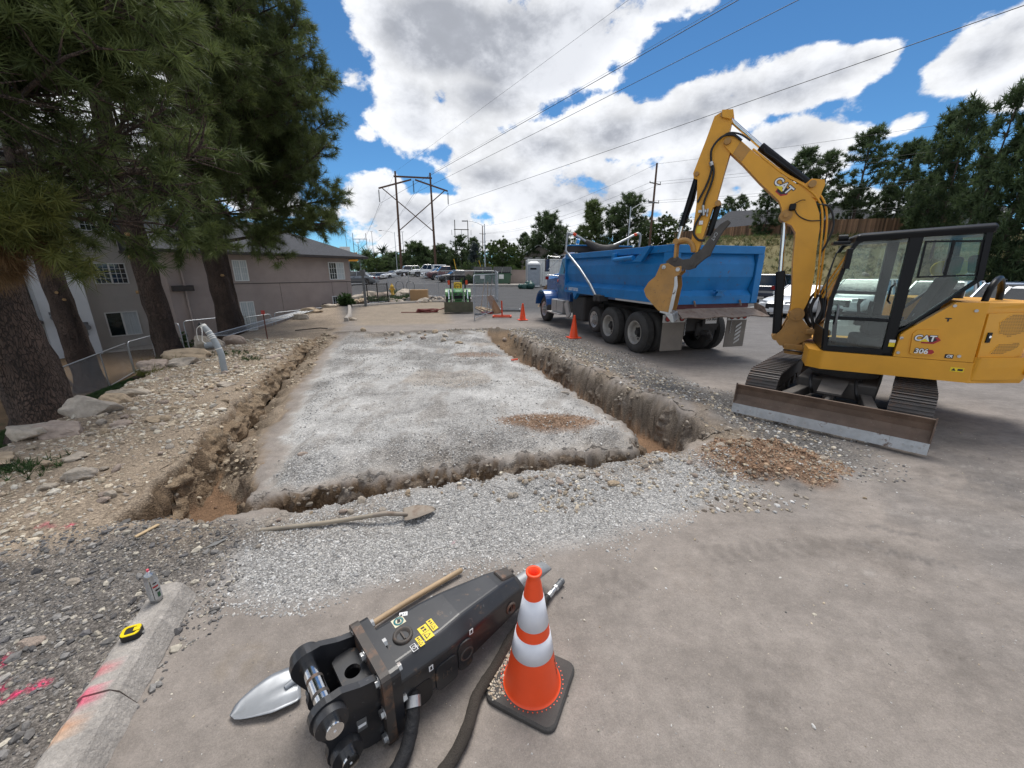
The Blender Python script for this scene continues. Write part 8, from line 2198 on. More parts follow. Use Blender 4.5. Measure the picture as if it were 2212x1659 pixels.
# ---- shovels
M_handle = mat('ash_handle', (.42, .29, .165), .65, var=.2, vs=3, stretch=(2, 2, 20), dust=.2); M_handle2 = mat('old_handle', (.27, .225, .165), .8, var=.3, vs=4, dust=.4, dustc=(.34, .31, .27))
M_shov = mat('shovel_steel', (.30, .315, .335), .42, .45, var=.2, vs=6, scratch=.08); M_shov2 = mat('dirty_shovel', (.20, .165, .135), .7, .2, var=.3, rust=.3, dust=.7)
def blade(par, m, L_, W_, nm='blade'):
    """round-point blade along +x from tip 0, dished, with socket crease"""
    n, k2 = 14, 10; vs = []
    for j in (0, 1):
        for i in range(n + 1):
            f = i / n; x = L_ * f; hw = W_ / 2 * (min(1, (f / .6)) ** .5) * (1 if f < .93 else 1 - (f - .93) * 1.5)
            for k in range(k2 + 1):
                v = -1 + 2 * k / k2; z = .014 * v * v * (1 if f < .9 else 1.2) + .012 * math.sin(f * 3.0) + .012 * max(0, f - .4) * math.exp(-(v / .12) ** 2) * 1.8 - (.0018 if j else 0)
                vs.append((x, v * hw, z + .004))
    w1 = k2 + 1; N1 = (n + 1) * w1; fs = []
    for i in range(n):
        for k in range(k2):
            a = i * w1 + k; fs.append((a, a + w1, a + w1 + 1, a + 1)); fs.append((N1 + a, N1 + a + 1, N1 + a + w1 + 1, N1 + a + w1))
    for i in range(n):
        for k in (0, k2):
            a = i * w1 + k; fs.append((a, N1 + a, N1 + a + w1, a + w1))
    for k in range(k2): a = n * w1 + k; fs.append((a, N1 + a, N1 + a + 1, a + 1))
    b = MB(); b.add(vs, fs, True); return b.build(nm, m, par)


sh = thing('shovel', 'clean grey shovel lying under the breaker with its blade showing', 'shovel', (-1.312, 1.290, gz(-1.312, 1.29) + .004), rad(32))
blade(sh, M_shov, .29, .21)
inv = Matrix.Rotation(-rad(32), 4, 'Z') @ Matrix.Translation((1.312, -1.290, 0))
hp = [inv @ Vector(p) for p in ((-1.085, 1.44, .035), (-.922, 1.638, .036), (-.675, 1.894, .030), (-.355, 2.185, .024))]
MB().tube([inv @ Vector((-1.12, 1.41, .02)), inv @ Vector((-1.05, 1.485, .036)), inv @ Vector((-.98, 1.57, .036))], [.014, .020, .021], 12).build('socket', M_shov, sh)
ho_ = MB().tube(spline(hp, 6), .0175, 12).ball(hp[-1], .0175, 12, 6).build('handle', M_handle, sh)
sh = thing('shovel', 'dirty old shovel with a long wooden handle lying on the grey gravel', 'shovel', (-.66, 2.90, gz(-.66, 2.9) + .02), math.atan2(-.09, -.25))
blade(sh, M_shov2, .27, .19)
inv = Matrix.Rotation(-math.atan2(-.09, -.25), 4, 'Z') @ Matrix.Translation((.66, -2.90, 0))
hp = [inv @ Vector(p) for p in ((-.95, 2.795, .035), (-1.05, 2.775, .055), (-1.5, 2.69, .03), (-1.985, 2.60, .022))]
MB().tube([inv @ Vector((-.88, 2.815, .02)), hp[0], hp[1], inv @ Vector((-1.15, 2.757, .05))], [.014, .019, .021, .021], 10).build('socket', M_shov2, sh)
MB().tube(spline(hp[1:], 6), .0175, 12).build('handle', M_handle2, sh)
for o in sh.children: o.location.z = gz(-1.3, 2.72) * .0
sh = thing('shovel', 'dark long handled shovel lying on the far bank behind the trench', 'shovel', (-6.38, 13.9, gz(-6.38, 13.9) + .03), math.atan2(-.67, -1.06))
blade(sh, M_shov2, .28, .2); MB().tube([(.25, 0, .02), (.5, 0, .06), (1.28, 0, .03)], .018, 8).build('handle', mat('dark_handle', (.045, .035, .03), .8), sh)

# ---- kerb stones in the foreground, can, tape measure
xk = lambda y: -2.125 - .351 * (y - 1.95)
KB = lambda y0, y1, dx=0.0, dz=0.0: [(xk(y0) + dx, y0, dz), (xk(y1) + dx, y1, dz)]
def kerbobj(pts, label, w_=.20, h_=.128, sl=.05):
    rings = kerb('kerb', pts, w_, h_, label, sub=.025, sl=sl)
    o = MB().loft(rings, False).build('kerb', M_kerbp, None, .0); tag(o, label, 'kerb', 'kerb stones at the lower left')
    P = np.array([tuple(v.co) for v in o.data.vertices])
    c = np.tile(np.array((.345, .318, .29)), (len(P), 1)); f = fbm(P[:, 0] * 14, P[:, 1] * 14, 401, 4)[:, None]; c *= (1 + .22 * f)
    def spot(x, y, r, col, a):
        k = sm01((r - np.hypot(P[:, 0] - x, (P[:, 1] - y)) + .03 * f[:, 0]) / .03)[:, None] * a; c[:] = c * (1 - k) + np.array(col) * k
    spot(-2.02, 1.42, .05, (.62, .10, .13), .6); spot(-1.96, 1.30, .055, (.70, .07, .16), .75); spot(-1.89, 1.20, .045, (.75, .27, .08), .55); spot(-1.93, 1.14, .04, (.70, .33, .12), .4); spot(-1.98, 1.46, .03, (.62, .10, .13), .45)
    at_ = o.data.color_attributes.new('tone', 'FLOAT_COLOR', 'POINT'); at_.data.foreach_set('color', np.concatenate([np.clip(c, 0, 1), np.ones((len(P), 1))], 1).astype(np.float32).ravel())
    pb_ = o.data.color_attributes.new('pebble', 'FLOAT_COLOR', 'POINT'); pb_.data.foreach_set('color', np.tile(np.array((.22, 0, 0, 1), np.float32), len(P)))
    return o


M_kerbp = groundmat('painted_kerb', wear=False)
kerbobj(KB(.15, 1.319, .012), 'near kerb stone with pink and orange paint marks, cut by the bottom edge'); kerbobj(KB(1.33, 1.985), 'far kerb stone carrying the spray can and tape measure')
M_can = mat('can_steel', (.46, .47, .48), .28, .8, var=.1); M_canw = mat('can_print', (.50, .51, .52), .30, .55, var=.08)
cn = thing('spray_can', 'silver spray paint can with a pink nozzle standing on the kerb end', 'spray can', (-2.115, 1.845, .130), .4)
cn.scale = (.92, .92, 1.08)
MB().lathe([(.028, 0), (.033, .004), (.033, .150), (.030, .158), (.031, .160), (.024, .176), (.012, .184), (.012, .188), (.001, .188)], 28).build('can_body', M_can, cn)
MB().lathe([(.0334, .018), (.0336, .02), (.0336, .140), (.0334, .142)], 28, caps=False).build('can_label', M_canw, cn)
pk = plain('pink_nozzle', (.75, .12, .16)); MB().cyl((0, 0, .188), (0, 0, .202), .007, n=10).build('nozzle', pk, cn)
for a0, z0, z1, w_, m in ((-.75, .094, .104, .9, M_redd), (-.75, .116, .124, .6, M_blk), (-.55, .07, .08, .8, M_blk), (-.55, .03, .06, .5, mat('can_green', (.03, .10, .05), .4)), (-1.35, .02, .14, .10, M_blk)):
    vs = []
    for z in (z0, z1):
        for k in range(6): a = a0 + (k / 5 - .5) * w_; vs.append((.0339 * math.cos(a), .0339 * math.sin(a), z))
    MB().add(vs, [(k, k + 1, k + 7, k + 6) for k in range(5)]).build('can_print', m, cn)
M_ty = mat('tape_yellow', (.80, .60, .01), .4); M_tb = mat('tape_black', (.014, .014, .015), .6)
tp_ = thing('tape_measure', 'yellow and black tape measure lying on the kerb stone', 'tape measure', (-2.035, 1.610, .130), rad(25), rx=rad(4))
o_ = rrect(-.042, .042, -.036, .036, .022, 4)
MB().prism(o_, 0, .034, lambda a, b, w_: (a, b, w_)).build('case', M_tb, tp_, .006)
i_ = [(a * .62, b * .62) for a, b in o_]; MB().frame([(a * .94, b * .94) for a, b in o_], i_, .0342, .0385, lambda a, b, w_: (a, b, w_)).build('yellow_rim', M_ty, tp_)
MB().box(.012, .040, -.012, .012, .0386, .044).build('lock_button', M_ty, tp_, .002); MB().box(.040, .050, -.008, .008, .006, .009).build('tape_hook', M_steelw, tp_)
# ---- bits on the ground
def plankthing(nm, lb, p0, p1, w_, h_, m, cat='wood'):
    a = Vector((p0[0], p0[1], gz(*p0) + h_ / 2 + .012)); b = Vector((p1[0], p1[1], gz(*p1) + h_ / 2 + .012))
    o = MB().bar((0, 0, 0), b - a, w_, h_).build(nm, m, None, .003); o.location = a; return tag(o, lb, cat)
plankthing('wooden_stake', 'short split wooden stake lying in dark gravel by the trench corner', (-2.885, 2.505), (-2.84, 2.66), .03, .012, M_woodlt)
o = MB().prism([(-.10, 0), (-.02, .025), (.0, .01), (.10, .012), (.105, -.008), (.01, -.01), (-.03, -.02)], 0, .006, lambda a, b, w_: (a, b, w_ + .008)).build('metal_scrap', M_steelw); o.location = (-2.245, 2.50, gz(-2.245, 2.5)); o.rotation_euler = (.05, .1, 1.1); tag(o, 'thin bent grey metal scrap beside the front trench', 'scrap')
o = MB().tube([(0, 0, 0), (.16, .03, .01)], .022, 10).build('orange_pipe', M_orange); o.location = (-.02, 9.05, gz(-.02, 9.05) + .03); tag(o, 'short orange pipe piece at the edge of the right trench', 'pipe')

# ---- conduit pipes and marker stake on the bank
M_pvc = mat('grey_pvc', (.29, .33, .36), .42, var=.07, dust=.3, dustc=(.35, .30, .24)); M_tape = mat('white_tape', (.72, .71, .67), .7)
pv = thing('conduit', 'grey bent conduit pipe with white tape rising out of the dirt bank', 'pipe', (-5.78, 7.5, gz(-5.78, 7.5)))
pp = spline([(.02, 0, -.15), (0, 0, .12), (-.01, .02, .38), (-.10, .04, .64), (-.20, .06, .82), (-.30, .08, .93)], 6)
MB().tube(pp, .056, 16).build('pipe', M_pvc, pv); MB().tube(pp[-3:], .058, 16).build('taped_end', M_tape, pv)
for k in (14, 19, 20, 21, 23): MB().cyl(pp[k], pp[k] + (pp[k + 1] - pp[k]).normalized() * .018, .0585, n=16).build('tape_wrap', M_tape, pv)
MB().tube(spline([(-.26, .0, .92), (-.22, -.07, .80), (-.24, -.08, .66), (-.17, -.09, .60)], 5), .007, 6).tube(spline([(-.30, .05, .95), (-.36, -.0, .88), (-.37, -.02, .74), (-.355, -.02, .64)], 5), .007, 6).build('cord', M_tape, pv); MB().ball((-.335, .08, .94), .05, 8, 6).build('black_plug', M_blk, pv)
o = MB().cyl((0, 0, 0), (.24, .05, .02), .085, n=18).build('pipe_stub', M_pvc); o.location = (-8.05, 10.0, gz(-8.05, 10.0) + .10); tag(o, 'short grey pipe stub lying by the boulders', 'pipe')
o = thing('marker_stake', 'thin rusty steel stake standing before the close set pines', 'stake', (-7.42, 11.6, gz(-7.42, 11.6))); MB().cyl((0, 0, -.2), (0, 0, .82), .016, n=8).build('rod', mat('rusty_rod', (.12, .045, .03), .8), o); MB().box(-.045, .045, -.02, .02, .74, .86).build('head', M_red, o)
o = thing('utility_box', 'low green utility box beside the second pine', 'utility box', (-13.6, 14.6, -1.95)); MB().box(-.4, .4, -.35, .35, 0, .5).build('case', mat('box_green', (.05, .085, .07), .5), o, .03); MB().box(-.42, .42, -.37, .37, .5, .56).build('lid', mat('box_lid', (.07, .11, .09), .5), o, .02)

# ---- things round the tractor
for k, (x, y, s, lb) in enumerate(((.468, 17.0, 1.0, 'small plain orange cone farther off, near the front wheel of the truck'), (1.973, 12.25, 1.0, 'small plain orange cone nearer, before the rear wheels of the truck'))):
    c = thing('traffic_cone', lb, 'traffic cone', (x, y, gz(x, y) + .01), .3, 'small orange cones along the trench')
    MB().lathe([(.155, .02), (.14, .03), (.035, .70), (.035, .715), (.02, .715), (.02, .6)], 24, caps=False).build('cone_body', M_cone, c); MB().loft([[(x_, y_, 0) for x_, y_ in rrect(-.2, .2, -.2, .2, .05, 3)], [(x_, y_, .025) for x_, y_ in rrect(-.2, .2, -.2, .2, .05, 3)]], False).build('base', M_cone, c)
o = thing('fence_stand', 'orange fence foot with an upright post lying right of the panel', 'fence stand', at(-.46, 18.1)); MB().frame(rrect(-.44, .44, -.32, .32, .1, 3), rrect(-.38, .38, -.26, .26, .07, 3), .02, .08, lambda a, b, w_: (a, b, w_)).build('foot_ring', M_orange, o); MB().cyl((0, .0, .05), (-.02, 0, .75), .035, n=8).box(-.4, .4, -.05, .05, .03, .07).build('post', M_orange, o)
for k in range(7):
    o = MB().box(-.04, .04, -1.1, 1.1, 0, .045).build('lumber', M_woodlt); x, y = -1.75 + .07 * k + .02 * (k % 3), 20.9 + .1 * (k % 2); o.location = (x, y, gz(x, y) + .02 + .05 * (k % 2)); o.rotation_euler = (0, 0, .28 + .05 * (k % 3)); tag(o, 'pale board of the loose lumber stack behind the upright panel', 'lumber', 'loose lumber stack')
for k, (x, y, r_) in enumerate(((-.75, 19.5, .5), (-.62, 19.7, .42))):
    o = MB().box(-.12, .12, -.035, .035, 0, 1.0).build('plank', M_wood); o.location = (x, y, gz(x, y)); o.rotation_euler = (-.45, -.35 - .1 * k, .3); tag(o, ['dark plank leaning against the panel end, front', 'dark plank leaning against the panel end, rear'][k], 'plank')
o = thing('metal_grate', 'flat grey steel grate lying on the asphalt right of the planks', 'grate', at(-.1, 20.8, .03)); MB().frame([(-.55, -.4), (.55, -.4), (.55, .4), (-.55, .4)], [(-.48, -.33), (.48, -.33), (.48, .33), (-.48, .33)], 0, .07, lambda a, b, w_: (a, b, w_)).build('frame', M_greymetal, o)
for k in range(7): MB().box(-.48, .48, -.3 + .1 * k - .015, -.3 + .1 * k + .015, .01, .06).build('bar', M_greymetal, o)
for k, (x, y, dx, lb, m) in enumerate(((-1.55, 18.9, .22, 'wooden handled rake leaning on the upright panel', M_handle), (-1.25, 19.5, .05, 'push broom with a red head leaning on the upright panel', M_handle), (-1.15, 19.9, .12, 'third long handled tool leaning on the upright panel', M_handle2))):
    o = thing('broom' if k == 1 else 'rake', lb, 'hand tool', at(x, y)); MB().tube([(0, 0, .03), (dx, .25, 1.55)], .018, 8).build('handle', m, o); MB().box(-.28, .28, -.05, .05, 0, .09).build('head', M_red if k == 1 else M_greymetal, o)
hp = []
for k in range(90):
    a = k * .42; r_ = .42 + .09 * math.sin(k * .61); hp.append((math.cos(a) * r_ * 1.15, math.sin(a) * r_ * .6, .03 + .0016 * k + .015 * math.sin(k)))
hp += [(.6, .3, .12), (.85, .35, .22), (1.0, .25, .4)]
o = MB().tube([(-1.3, -.25, .03), (-.9, -.2, .03), (-.6, -.25, .03)] + hp, .022, 6).build('air_hose', mat('red_hose', (.16, .022, .016), .6)); o.location = at(-4.35, 20.1); tag(o, 'coiled dark red hose on the ground left of the tractor', 'hose')
o = thing('tarp_bundle', 'crumpled dark green tarp heap at the kerb left of the truck', 'tarp', at(1.3, 37.2)); rs = np.random.RandomState(9); b = MB()
for k in range(7): b.ball((rs.uniform(-.5, .5), rs.uniform(-.3, .3), rs.uniform(.1, .35)), (rs.uniform(.25, .5), rs.uniform(.2, .4), rs.uniform(.2, .4)), 9, 6)
b.build('folds', mat('tarp_green', (.012, .06, .05), .4, bump=1, bs=8), o)

# ------------------------------------------------------------------ stones
def rockmesh(name, seed, sub, m, flat=.75, cuts=5, amp=.22):
    bm = bmesh.new(); bmesh.ops.create_icosphere(bm, subdivisions=sub, radius=1.0); rs = np.random.RandomState(seed)
    P = np.array([v.co[:] for v in bm.verts])
    for k in range(cuts):
        n = unit(rs.normal(size=3)); d = rs.uniform(.55, .85); q = P @ n; P = P - np.maximum(q - d, 0)[:, None] * n
    P = P * (1 + amp * fbm(P[:, 0] * 1.7 + seed, P[:, 1] * 1.7 + P[:, 2] * 1.3, seed, 3))[:, None]
    P = P * np.array([rs.uniform(.85, 1.15), rs.uniform(.7, .95), flat * rs.uniform(.8, 1.1)])
    for v, p in zip(bm.verts, P): v.co = p
    me = bpy.data.meshes.new(name); bm.to_mesh(me); bm.free(); me.materials.append(m)
    return me


import bmesh
M_rock = [mat('limestone', (.45, .385, .31), .9, var=.28, vs=2.5, bump=.8, bs=9, dust=.2), mat('pinkish_stone', (.40, .315, .26), .9, var=.25, vs=3, bump=.8, bs=9, dust=.2), mat('grey_stone', (.42, .365, .305), .9, var=.25, vs=3, bump=.8, bs=9, dust=.2), mat('tan_stone', (.42, .325, .225), .9, var=.25, vs=3, bump=.8, bs=9)]
BR = [rockmesh('boulder', 500 + k, 4, M_rock[k % 4], .62, 7, .30) for k in range(8)]
SR = [rockmesh('rock', 600 + k, 2, M_rock[k % 4], .68, 4, .2) for k in range(12)]


def rock(name, me, x, y, s, lb, cat, group=None, rz=None, sink=.3, sz=None, tilt=.25):
    o = bpy.data.objects.new(name, me); COL.objects.link(o)
    sc = sz or (s, s, s); o.scale = sc
    o.location = (x, y, gz(x, y) + sc[2] * .62 * (1 - sink) - sc[2] * .25)
    o.rotation_euler = (random.uniform(-tilt, tilt), random.uniform(-tilt, tilt), random.uniform(0, 6.28) if rz is None else rz)
    return tag(o, lb, cat, group)


BL = [(-6.05, 4.45, .46, .30, .36, 'pale grey boulder before the big leaning trunk, left one of the pair'), (-5.66, 4.52, .40, .28, .34, 'grey boulder touching the left one of the pair before the big trunk'), (-6.05, 5.2, .55, .38, .50, 'large tan boulder just right of the big trunk foot'), (-6.1, 5.62, .34, .26, .34, 'smaller boulder behind the large tan one'),
      (-6.25, 6.0, .36, .24, .26, 'flat boulder with a pinkish face along the bank edge'), (-5.15, 4.72, .22, .17, .12, 'flat pale slab lying in the gravel of the bank'), (-4.25, 3.38, .26, .22, .20, 'rounded tan rock in the middle of the near bank'), (-5.4, 3.62, .42, .40, .22, 'half buried tan boulder at the left edge'),
      (-4.75, 3.78, .20, .16, .10, 'flat tan rock behind the rounded one on the near bank'), (-7.55, 8.0, .50, .36, .42, 'pinkish boulder at the foot of the second pine'), (-7.15, 8.15, .42, .32, .34, 'whitish boulder right of the pinkish one'), (-7.62, 8.9, .75, .48, .50, 'broad pale boulder behind the bent conduit'),
      (-8.35, 10.5, .62, .42, .72, 'tall pale boulder behind the bent conduit top'), (-7.95, 10.9, .50, .36, .42, 'brown boulder just right of the tall pale one'), (-9.45, 17.3, .62, .45, .50, 'grey boulder beside the fallen panel'), (-10.3, 20.0, .8, .5, .5, 'long grey boulder at the far end of the fallen panel'),
      (-10.6, 22.5, .7, .5, .45, 'boulder under the low basement window'), (-5.5, 8.83, .26, .2, .2, 'pale rock on the bank lip midway along the trench'), (-5.1, 6.62, .24, .2, .16, 'tan rock sunk in the bank near the conduit'), (-4.82, 4.88, .19, .15, .13, 'brown rock on the bank opposite the large tan boulder'),
      (-4.36, 3.2, .14, .11, .11, 'small squarish tan rock on the near bank'), (-2.42, 4.05, .085, .075, .085, 'single upright tan rock at the left side of the gravel pad'), (.93, 6.45, .13, .08, .08, 'white rock alone in the middle of the gravel pad'), (-1.55, 11.2, .19, .14, .14, 'round brown rock at the far end of the pad'),
      (-2.945, 2.115, .10, .06, .045, 'flat pale brick shaped stone in the dark gravel'), (-2.70, 1.67, .10, .08, .06, 'pale stone next to the pink paint'), (2.35, 3.98, .09, .08, .07, 'grey stone with a pink paint dot by the trench corner'), (.98, 3.30, .10, .075, .06, 'pale flat stone in the gravel before the front trench'), (-7.05, 17.0, .34, .26, .3, 'broken grey kerb block at the near end of the side kerb'),
      (-5.95, 3.35, .35, .3, .22, 'boulder low at the left edge beneath the others')]
for k, (x, y, a, b, c, lb) in enumerate(BL):
    rock('boulder' if a > .3 else 'rock', (BR if a > .12 else SR)[k % 8], x, y, a, lb, 'boulder' if a > .3 else 'rock', rz=random.uniform(-.4, .4), sz=(a * .7, b * .7, c * .7), tilt=.2)
rs = np.random.RandomState(44)
# rock bank by the gate
n = 0
while n < 66:
    x, y = rs.uniform(-9.6, -4.4), rs.uniform(24.6, 31)
    if y > 25.2 + (x + 9.6) * .15 + 4.4 * rs.rand() ** 1.5 + .6 or (x > -6.9 and x < -5.4 and y < 27 and y > 25.5): continue
    s = rs.uniform(.10, .28) * (1.5 if rs.rand() < .15 else 1)
    rock('rock', BR[n % 8] if s > .22 else SR[n % 12], x, y, s, 'tan and pinkish rock of the loose bank between gate and cardboard box', 'rock', 'loose rocks between gate and box'); n += 1
for k, (x, y, s) in enumerate(((-9.9, 28.2, .75), (-9.2, 27.6, .62), (-10.2, 26.4, .55), (-9.8, 24.2, .42), (-7.9, 29.6, .7), (-7.1, 29.2, .55))):
    rock('boulder', BR[k], x, y, s, ['big pale boulder by the building corner', 'big tan boulder right of the pale one', 'boulder against the building corner', 'round boulder low beside the bollard lamp', 'long pale boulder behind the hydrant', 'pale boulder right of the hydrant'][k], 'boulder', sink=.2)
for k in range(22):
    x = rs.uniform(26, 46); y = 38 - (x - 22) * .3 + rs.uniform(.5, 5); s = rs.uniform(.12, .4)
    rock('rock', SR[k % 12], x, y, s, 'pale rock scattered on the grassy hillside', 'rock', 'pale rocks on the hillside', sink=.2)
# countable loose rocks, largest ones, then the rest as loose stone
ZN = {'bank': ('tan stone lying loose on the dirt bank left of the trench', 'loose stones on the dirt bank', 78), 'front': ('pale stone lying before the front trench', 'loose stones before the front trench', 50), 'right': ('grey brown clod or stone on the spoil beside the right trench', 'loose stones beside the right trench', 36), 'far': ('stone lying across the far end of the gravel pad', 'loose stones at the far end of the pad', 16)}
for zn, (lb, grp, cnt) in ZN.items():
    for k in range(cnt):
        if zn == 'bank': y = rs.uniform(1.9, 10) ** 1.0; x = -3.6 - max(0, y - 3) * .3 - abs(rs.normal(0, 1)) * .9; s = rs.uniform(.025, .075)
        elif zn == 'front':
            x = rs.uniform(-2.2, 2.3); yl = np.interp(x, [-2.6, -1.2, .5, 2.0], [2.8, 3.2, 3.6, 4.0]); y = yl - .05 - abs(rs.normal(0, .22)); s = rs.uniform(.018, .045)
            if rs.rand() < .5: x = rs.normal(.6, .45); y = np.interp(x, [-2.6, -1.2, .5, 2.0], [2.8, 3.2, 3.6, 4.0]) - .12 - abs(rs.normal(0, .15))
        elif zn == 'right':
            y = rs.uniform(3.7, 9); x = np.interp(y, [3.5, 4.6, 5.5, 6.5, 8.2, 10.2], [2.4, 2.75, 2.8, 2.25, 1.7, 1.05]) + abs(rs.normal(0, .3)); s = rs.uniform(.025, .07)
            if rs.rand() < .25: x, y, s = rs.normal(2.75, .45), rs.normal(3.75, .25), s * .6
        else: x, y = rs.uniform(-5.5, 0), rs.normal(12.6, .5); s = rs.uniform(.05, .13)
        if x < -5.7 and y < 4: continue
        rock('rock', SR[k % 12], x, y, s, lb, 'stone', grp, sink=.1, tilt=.6)


# ---- uncountable gravel: real little stones joined by patch
def stonemat(name):
    m = bpy.data.materials.new(name); m.use_nodes = True; N = m.node_tree.nodes; L = m.node_tree.links; b = N['Principled BSDF']
    a = N.new('ShaderNodeAttribute'); a.attribute_name = 'tone'; n = N.new('ShaderNodeTexNoise'); n.inputs['Scale'].default_value = 70; n.inputs['Detail'].default_value = 5
    tcn = N.new('ShaderNodeTexCoord'); L.new(tcn.outputs['Object'], n.inputs['Vector'])
    mr = N.new('ShaderNodeMapRange'); L.new(n.outputs[0], mr.inputs[0]); mr.inputs[1].default_value = .3; mr.inputs[2].default_value = .7; mr.inputs[3].default_value = .75; mr.inputs[4].default_value = 1.2
    s = N.new('ShaderNodeVectorMath'); s.operation = 'SCALE'; L.new(a.outputs['Color'], s.inputs[0]); L.new(mr.outputs[0], s.inputs['Scale']); L.new(s.outputs[0], b.inputs['Base Color'])
    b.inputs['Roughness'].default_value = .9; b.inputs['Specular IOR Level'].default_value = .25
    return m


M_stone = stonemat('loose_stone')
bm = bmesh.new(); bmesh.ops.create_icosphere(bm, subdivisions=1, radius=1.0); IV = np.array([v.co[:] for v in bm.verts]); IF = np.array([[v.index for v in f.verts] for f in bm.faces]); bm.free()


def gravel(name, label, x, y, s, cols, seed, sink=.35, dz=None, flat=.62):
    rs = np.random.RandomState(seed); n = len(x)
    z = terrain(x, y)[0] if dz is None else dz
    V = IV[None] * (1 + rs.uniform(-.28, .28, (n, 12, 1)))
    V = V * np.stack([rs.uniform(.8, 1.3, n), rs.uniform(.6, 1.0, n), rs.uniform(.5, .85, n) * flat / .62], 1)[:, None, :] * s[:, None, None]
    a = rs.uniform(0, 6.28, n); t = rs.normal(0, .35, n); ca, sa, ct, st = np.cos(a)[:, None], np.sin(a)[:, None], np.cos(t)[:, None], np.sin(t)[:, None]
    X, Y, Z = V[..., 0], V[..., 1], V[..., 2]; Y, Z = Y * ct - Z * st, Y * st + Z * ct; X, Y = X * ca - Y * sa, X * sa + Y * ca
    P = np.stack([X + x[:, None], Y + y[:, None], Z + (z + s * (.5 - sink))[:, None]], -1).reshape(-1, 3)
    F = (IF[None] + (np.arange(n) * 12)[:, None, None]).reshape(-1, 3)
    c = np.array(cols)[rs.randint(0, len(cols), n)] * rs.uniform(.72, 1.25, (n, 1)); c = np.repeat(c, 12, 0); c = np.concatenate([np.clip(c, 0, .9), np.ones((len(c), 1))], 1)
    o = mesh_np(name, P, F, M_stone, False, col={'tone': c}); o['kind'] = 'stuff'; o['label'] = label
    return o


CG = [(.50, .49, .475), (.40, .395, .385), (.60, .59, .57), (.30, .295, .29), (.46, .44, .41)]; CT = [(.50, .425, .32), (.42, .35, .26), (.58, .52, .42), (.36, .29, .215), (.52, .48, .41), (.39, .335, .28)]
CD = [(.16, .152, .145), (.23, .22, .21), (.32, .30, .275), (.44, .40, .33), (.12, .115, .115)]; CR_ = [(.30, .19, .12), (.25, .155, .10), (.35, .25, .17), (.22, .14, .095)]; CW = [(.27, .205, .145), (.21, .155, .105), (.34, .28, .21), (.30, .25, .195)]; CWR = [(.27, .235, .195), (.22, .185, .15), (.34, .30, .255), (.18, .15, .12)]
rs = np.random.RandomState(99)
def scat(n, x0, x1, y0, y1, f, pw=1.0):
    x = rs.uniform(x0, x1, n); y = y0 + (y1 - y0) * rs.rand(n) ** pw; k = f(x, y); return x[k], y[k]
T_ = lambda x, y: terrain(x, y)
def fb(x, y):
    q = T_(x, y); return (q[4] < .35) & (q[2] < -.02) & (x < -2.6 - .31 * (y - 2.8)) & ~((sdf(x, y, DARKNEAR) > -.1)) & (rs.rand(len(x)) < .45 + .9 * fbm(x * 1.4, y * 1.4, 301, 3))
x, y = scat(42000, -8.5, -2.2, 1.2, 11.5, fb, 1.25); gravel('bank_gravel', 'small tan stones strewn over the dirt bank', x, y, rs.uniform(.006, .018, len(x)) * (1 + (rs.rand(len(x)) < .12) * rs.uniform(.4, 1.6, len(x))) * (1 + .08 * y), CT, 1)
def fp_(x, y): return (sdf(x, y, PAD_NEAR) + .35 * fbm(x * 2.2, y * 2.2, 303, 3) > rs.uniform(-.15, .16, len(x))) & (T_(x, y)[1] < .1)
x, y = scat(44000, -2.5, 2.7, 1.85, 4.1, fp_); gravel('pad_gravel', 'crushed grey gravel before the front trench', x, y, rs.uniform(.0034, .0088, len(x)) * (1 + (rs.rand(len(x)) < .06) * rs.uniform(.3, 1.1, len(x))), CG, 2)
def fd(x, y): return (sdf(x, y, DARKNEAR) > -.15 + .3 * fbm(x * 2, y * 2, 305, 3)) & (x > -4.6)
x, y = scat(11000, -4.8, -1.7, .6, 2.8, fd); gravel('dark_gravel', 'dark loose millings and stones beside the kerb', x, y, rs.uniform(.004, .011, len(x)) * (1 + (rs.rand(len(x)) < .10) * rs.uniform(.6, 2.2, len(x))), CD, 3)
def fi(x, y):
    q = T_(x, y); return (q[3] < -.05) & (rs.rand(len(x)) < .30 + .8 * fbm(x * 1.3, y * 1.3, 307, 3)) & (x > -2.9 - .30 * (y - 4.5))
x, y = scat(34000, -5, 1.6, 3.5, 12.5, fi, 1.35); gravel('island_gravel', 'crushed grey gravel on the pad inside the trench', x, y, rs.uniform(.0045, .0105, len(x)) * (1 + .07 * y), CG + CG + CD[2:3], 4)
def fl_(x, y):
    q = T_(x, y); return (q[2] < .0) & (q[2] > -.75 - .5 * (x > 1.5)) & (x > -2.3) & (rs.rand(len(x)) < .35 + .9 * fbm(x * 1.8, y * 1.8, 309, 3)) & ~((y < 3.3) & (x < .2))
x, y = scat(24000, -2.3, 4.4, 2.9, 14.3, fl_, 1.2); gravel('spoil_gravel', 'brown and grey spoil along the front and right lips of the trench', x, y, rs.uniform(.007, .022, len(x)) * (1 + .06 * y), CWR + CT[:3] + CG[:2], 5)
def fh(x, y): return np.hypot((x - 2.75) / .8, (y - 3.78) / .46) + .3 * fbm(x * 3, y * 3, 311, 3) < 1.0
x, y = scat(9000, 1.8, 3.8, 3.2, 4.4, fh); gravel('red_spoil', 'reddish brown spoil heap by the dozer blade', x, y, rs.uniform(.004, .012, len(x)) * (1 + (rs.rand(len(x)) < .06) * 1.5), CR_ + CW[2:], 6)
x = rs.normal(.5, .33, 1500); y = rs.normal(5.02, .13, 1500); gravel('brown_spoil', 'brown patch of spoil on the gravel pad', x, y, rs.uniform(.004, .011, 1500), CR_, 7)
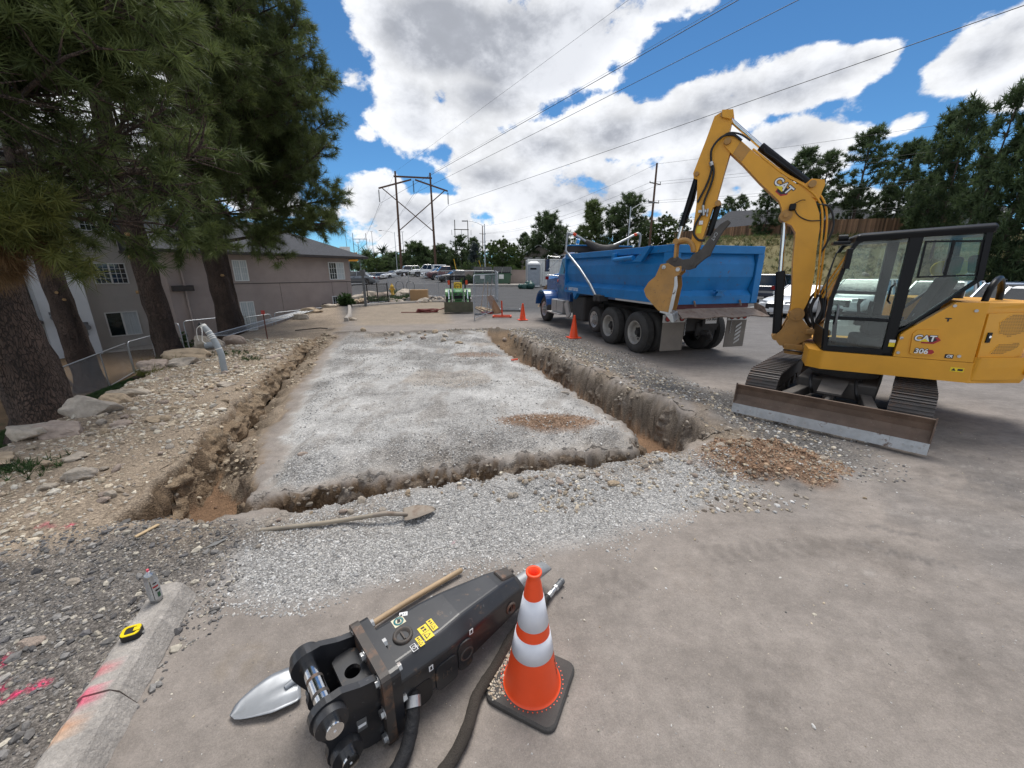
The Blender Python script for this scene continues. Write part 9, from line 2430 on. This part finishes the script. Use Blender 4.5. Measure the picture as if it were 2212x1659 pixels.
def fw_(x, y):
    q = T_(x, y); return (q[1] > .06) & (q[1] < .93) & (rs.rand(len(x)) < .35 + 1.6 * fbm(x * 2.2, y * 2.2, 315, 3))
x, y = scat(36000, -6.2, 2.9, 2.6, 13.5, fw_, 1.3); lf = x < -2.3 - .3 * (y - 3)
gravel('wall_clods', 'brown clods and stones in the left trench wall', x[lf], y[lf], rs.uniform(.006, .030, lf.sum()) ** 1.0 * (1 + .05 * y[lf]), CW + CT[:2], 8, .72)
gravel('wall_clods', 'grey brown clods in the right and front trench walls', x[~lf], y[~lf], rs.uniform(.010, .036, (~lf).sum()) * (1 + .05 * y[~lf]), CWR, 9, .72)
def ff(x, y): return T_(x, y)[1] > .9
x, y = scat(6000, -6.2, 2.9, 2.6, 12.5, ff); gravel('floor_crumbs', 'crumbs of soil on the trench floor', x, y, rs.uniform(.006, .018, len(x)) * (1 + .05 * y), CR_, 10)
x, y = scat(3600, -2.0, 6.0, .8, 5.0, lambda x, y: (sdf(x, y, PAD_NEAR) < 0) & (T_(x, y)[1] < .02) & (x > xk(y) + .2)); gravel('scattered_stones', 'little stones scattered on the dusty pavement', x, y, rs.uniform(.0014, .0046, len(x)) * (1 + (rs.rand(len(x)) < .06) * 1.6), CG + CD + CT, 11)
def fs(x, y):
    xr = np.interp(y, [3.5, 4.6, 5.5, 6.5, 8.2, 10.2, 12, 14], [2.9, 3.0, 3.0, 2.45, 1.9, 1.25, .7, .2]); return (x > xr) & (x < xr + 1.4 + .5 * fbm(x * 1.2, y * 1.2, 313, 3)) & (rs.rand(len(x)) < .8)
x, y = scat(14000, .2, 4.8, 3.4, 14.5, fs, 1.2); gravel('strip_gravel', 'dark loose gravel strip between trench and machines', x, y, rs.uniform(.006, .013, len(x)) * (1 + .06 * y), CD[1:] + CG[:2], 12)
# crumbs resting on the cone's base
a = rs.uniform(2.4, 4.1, 260); r_ = rs.uniform(.145, .225, 260); cx = np.clip(r_ * np.cos(a), -.172, .172); cy = np.clip(r_ * np.sin(a), -.172, .172); c, s = math.cos(rad(-26)), math.sin(rad(-26))
gravel('base_crumbs', 'tan stones and grit lying on the cone base', .10 + cx * c - cy * s, 1.452 + cx * s + cy * c, rs.uniform(.0025, .0075, 260), CT, 13, dz=np.full(260, gz(.10, 1.452) + .036), sink=.3)
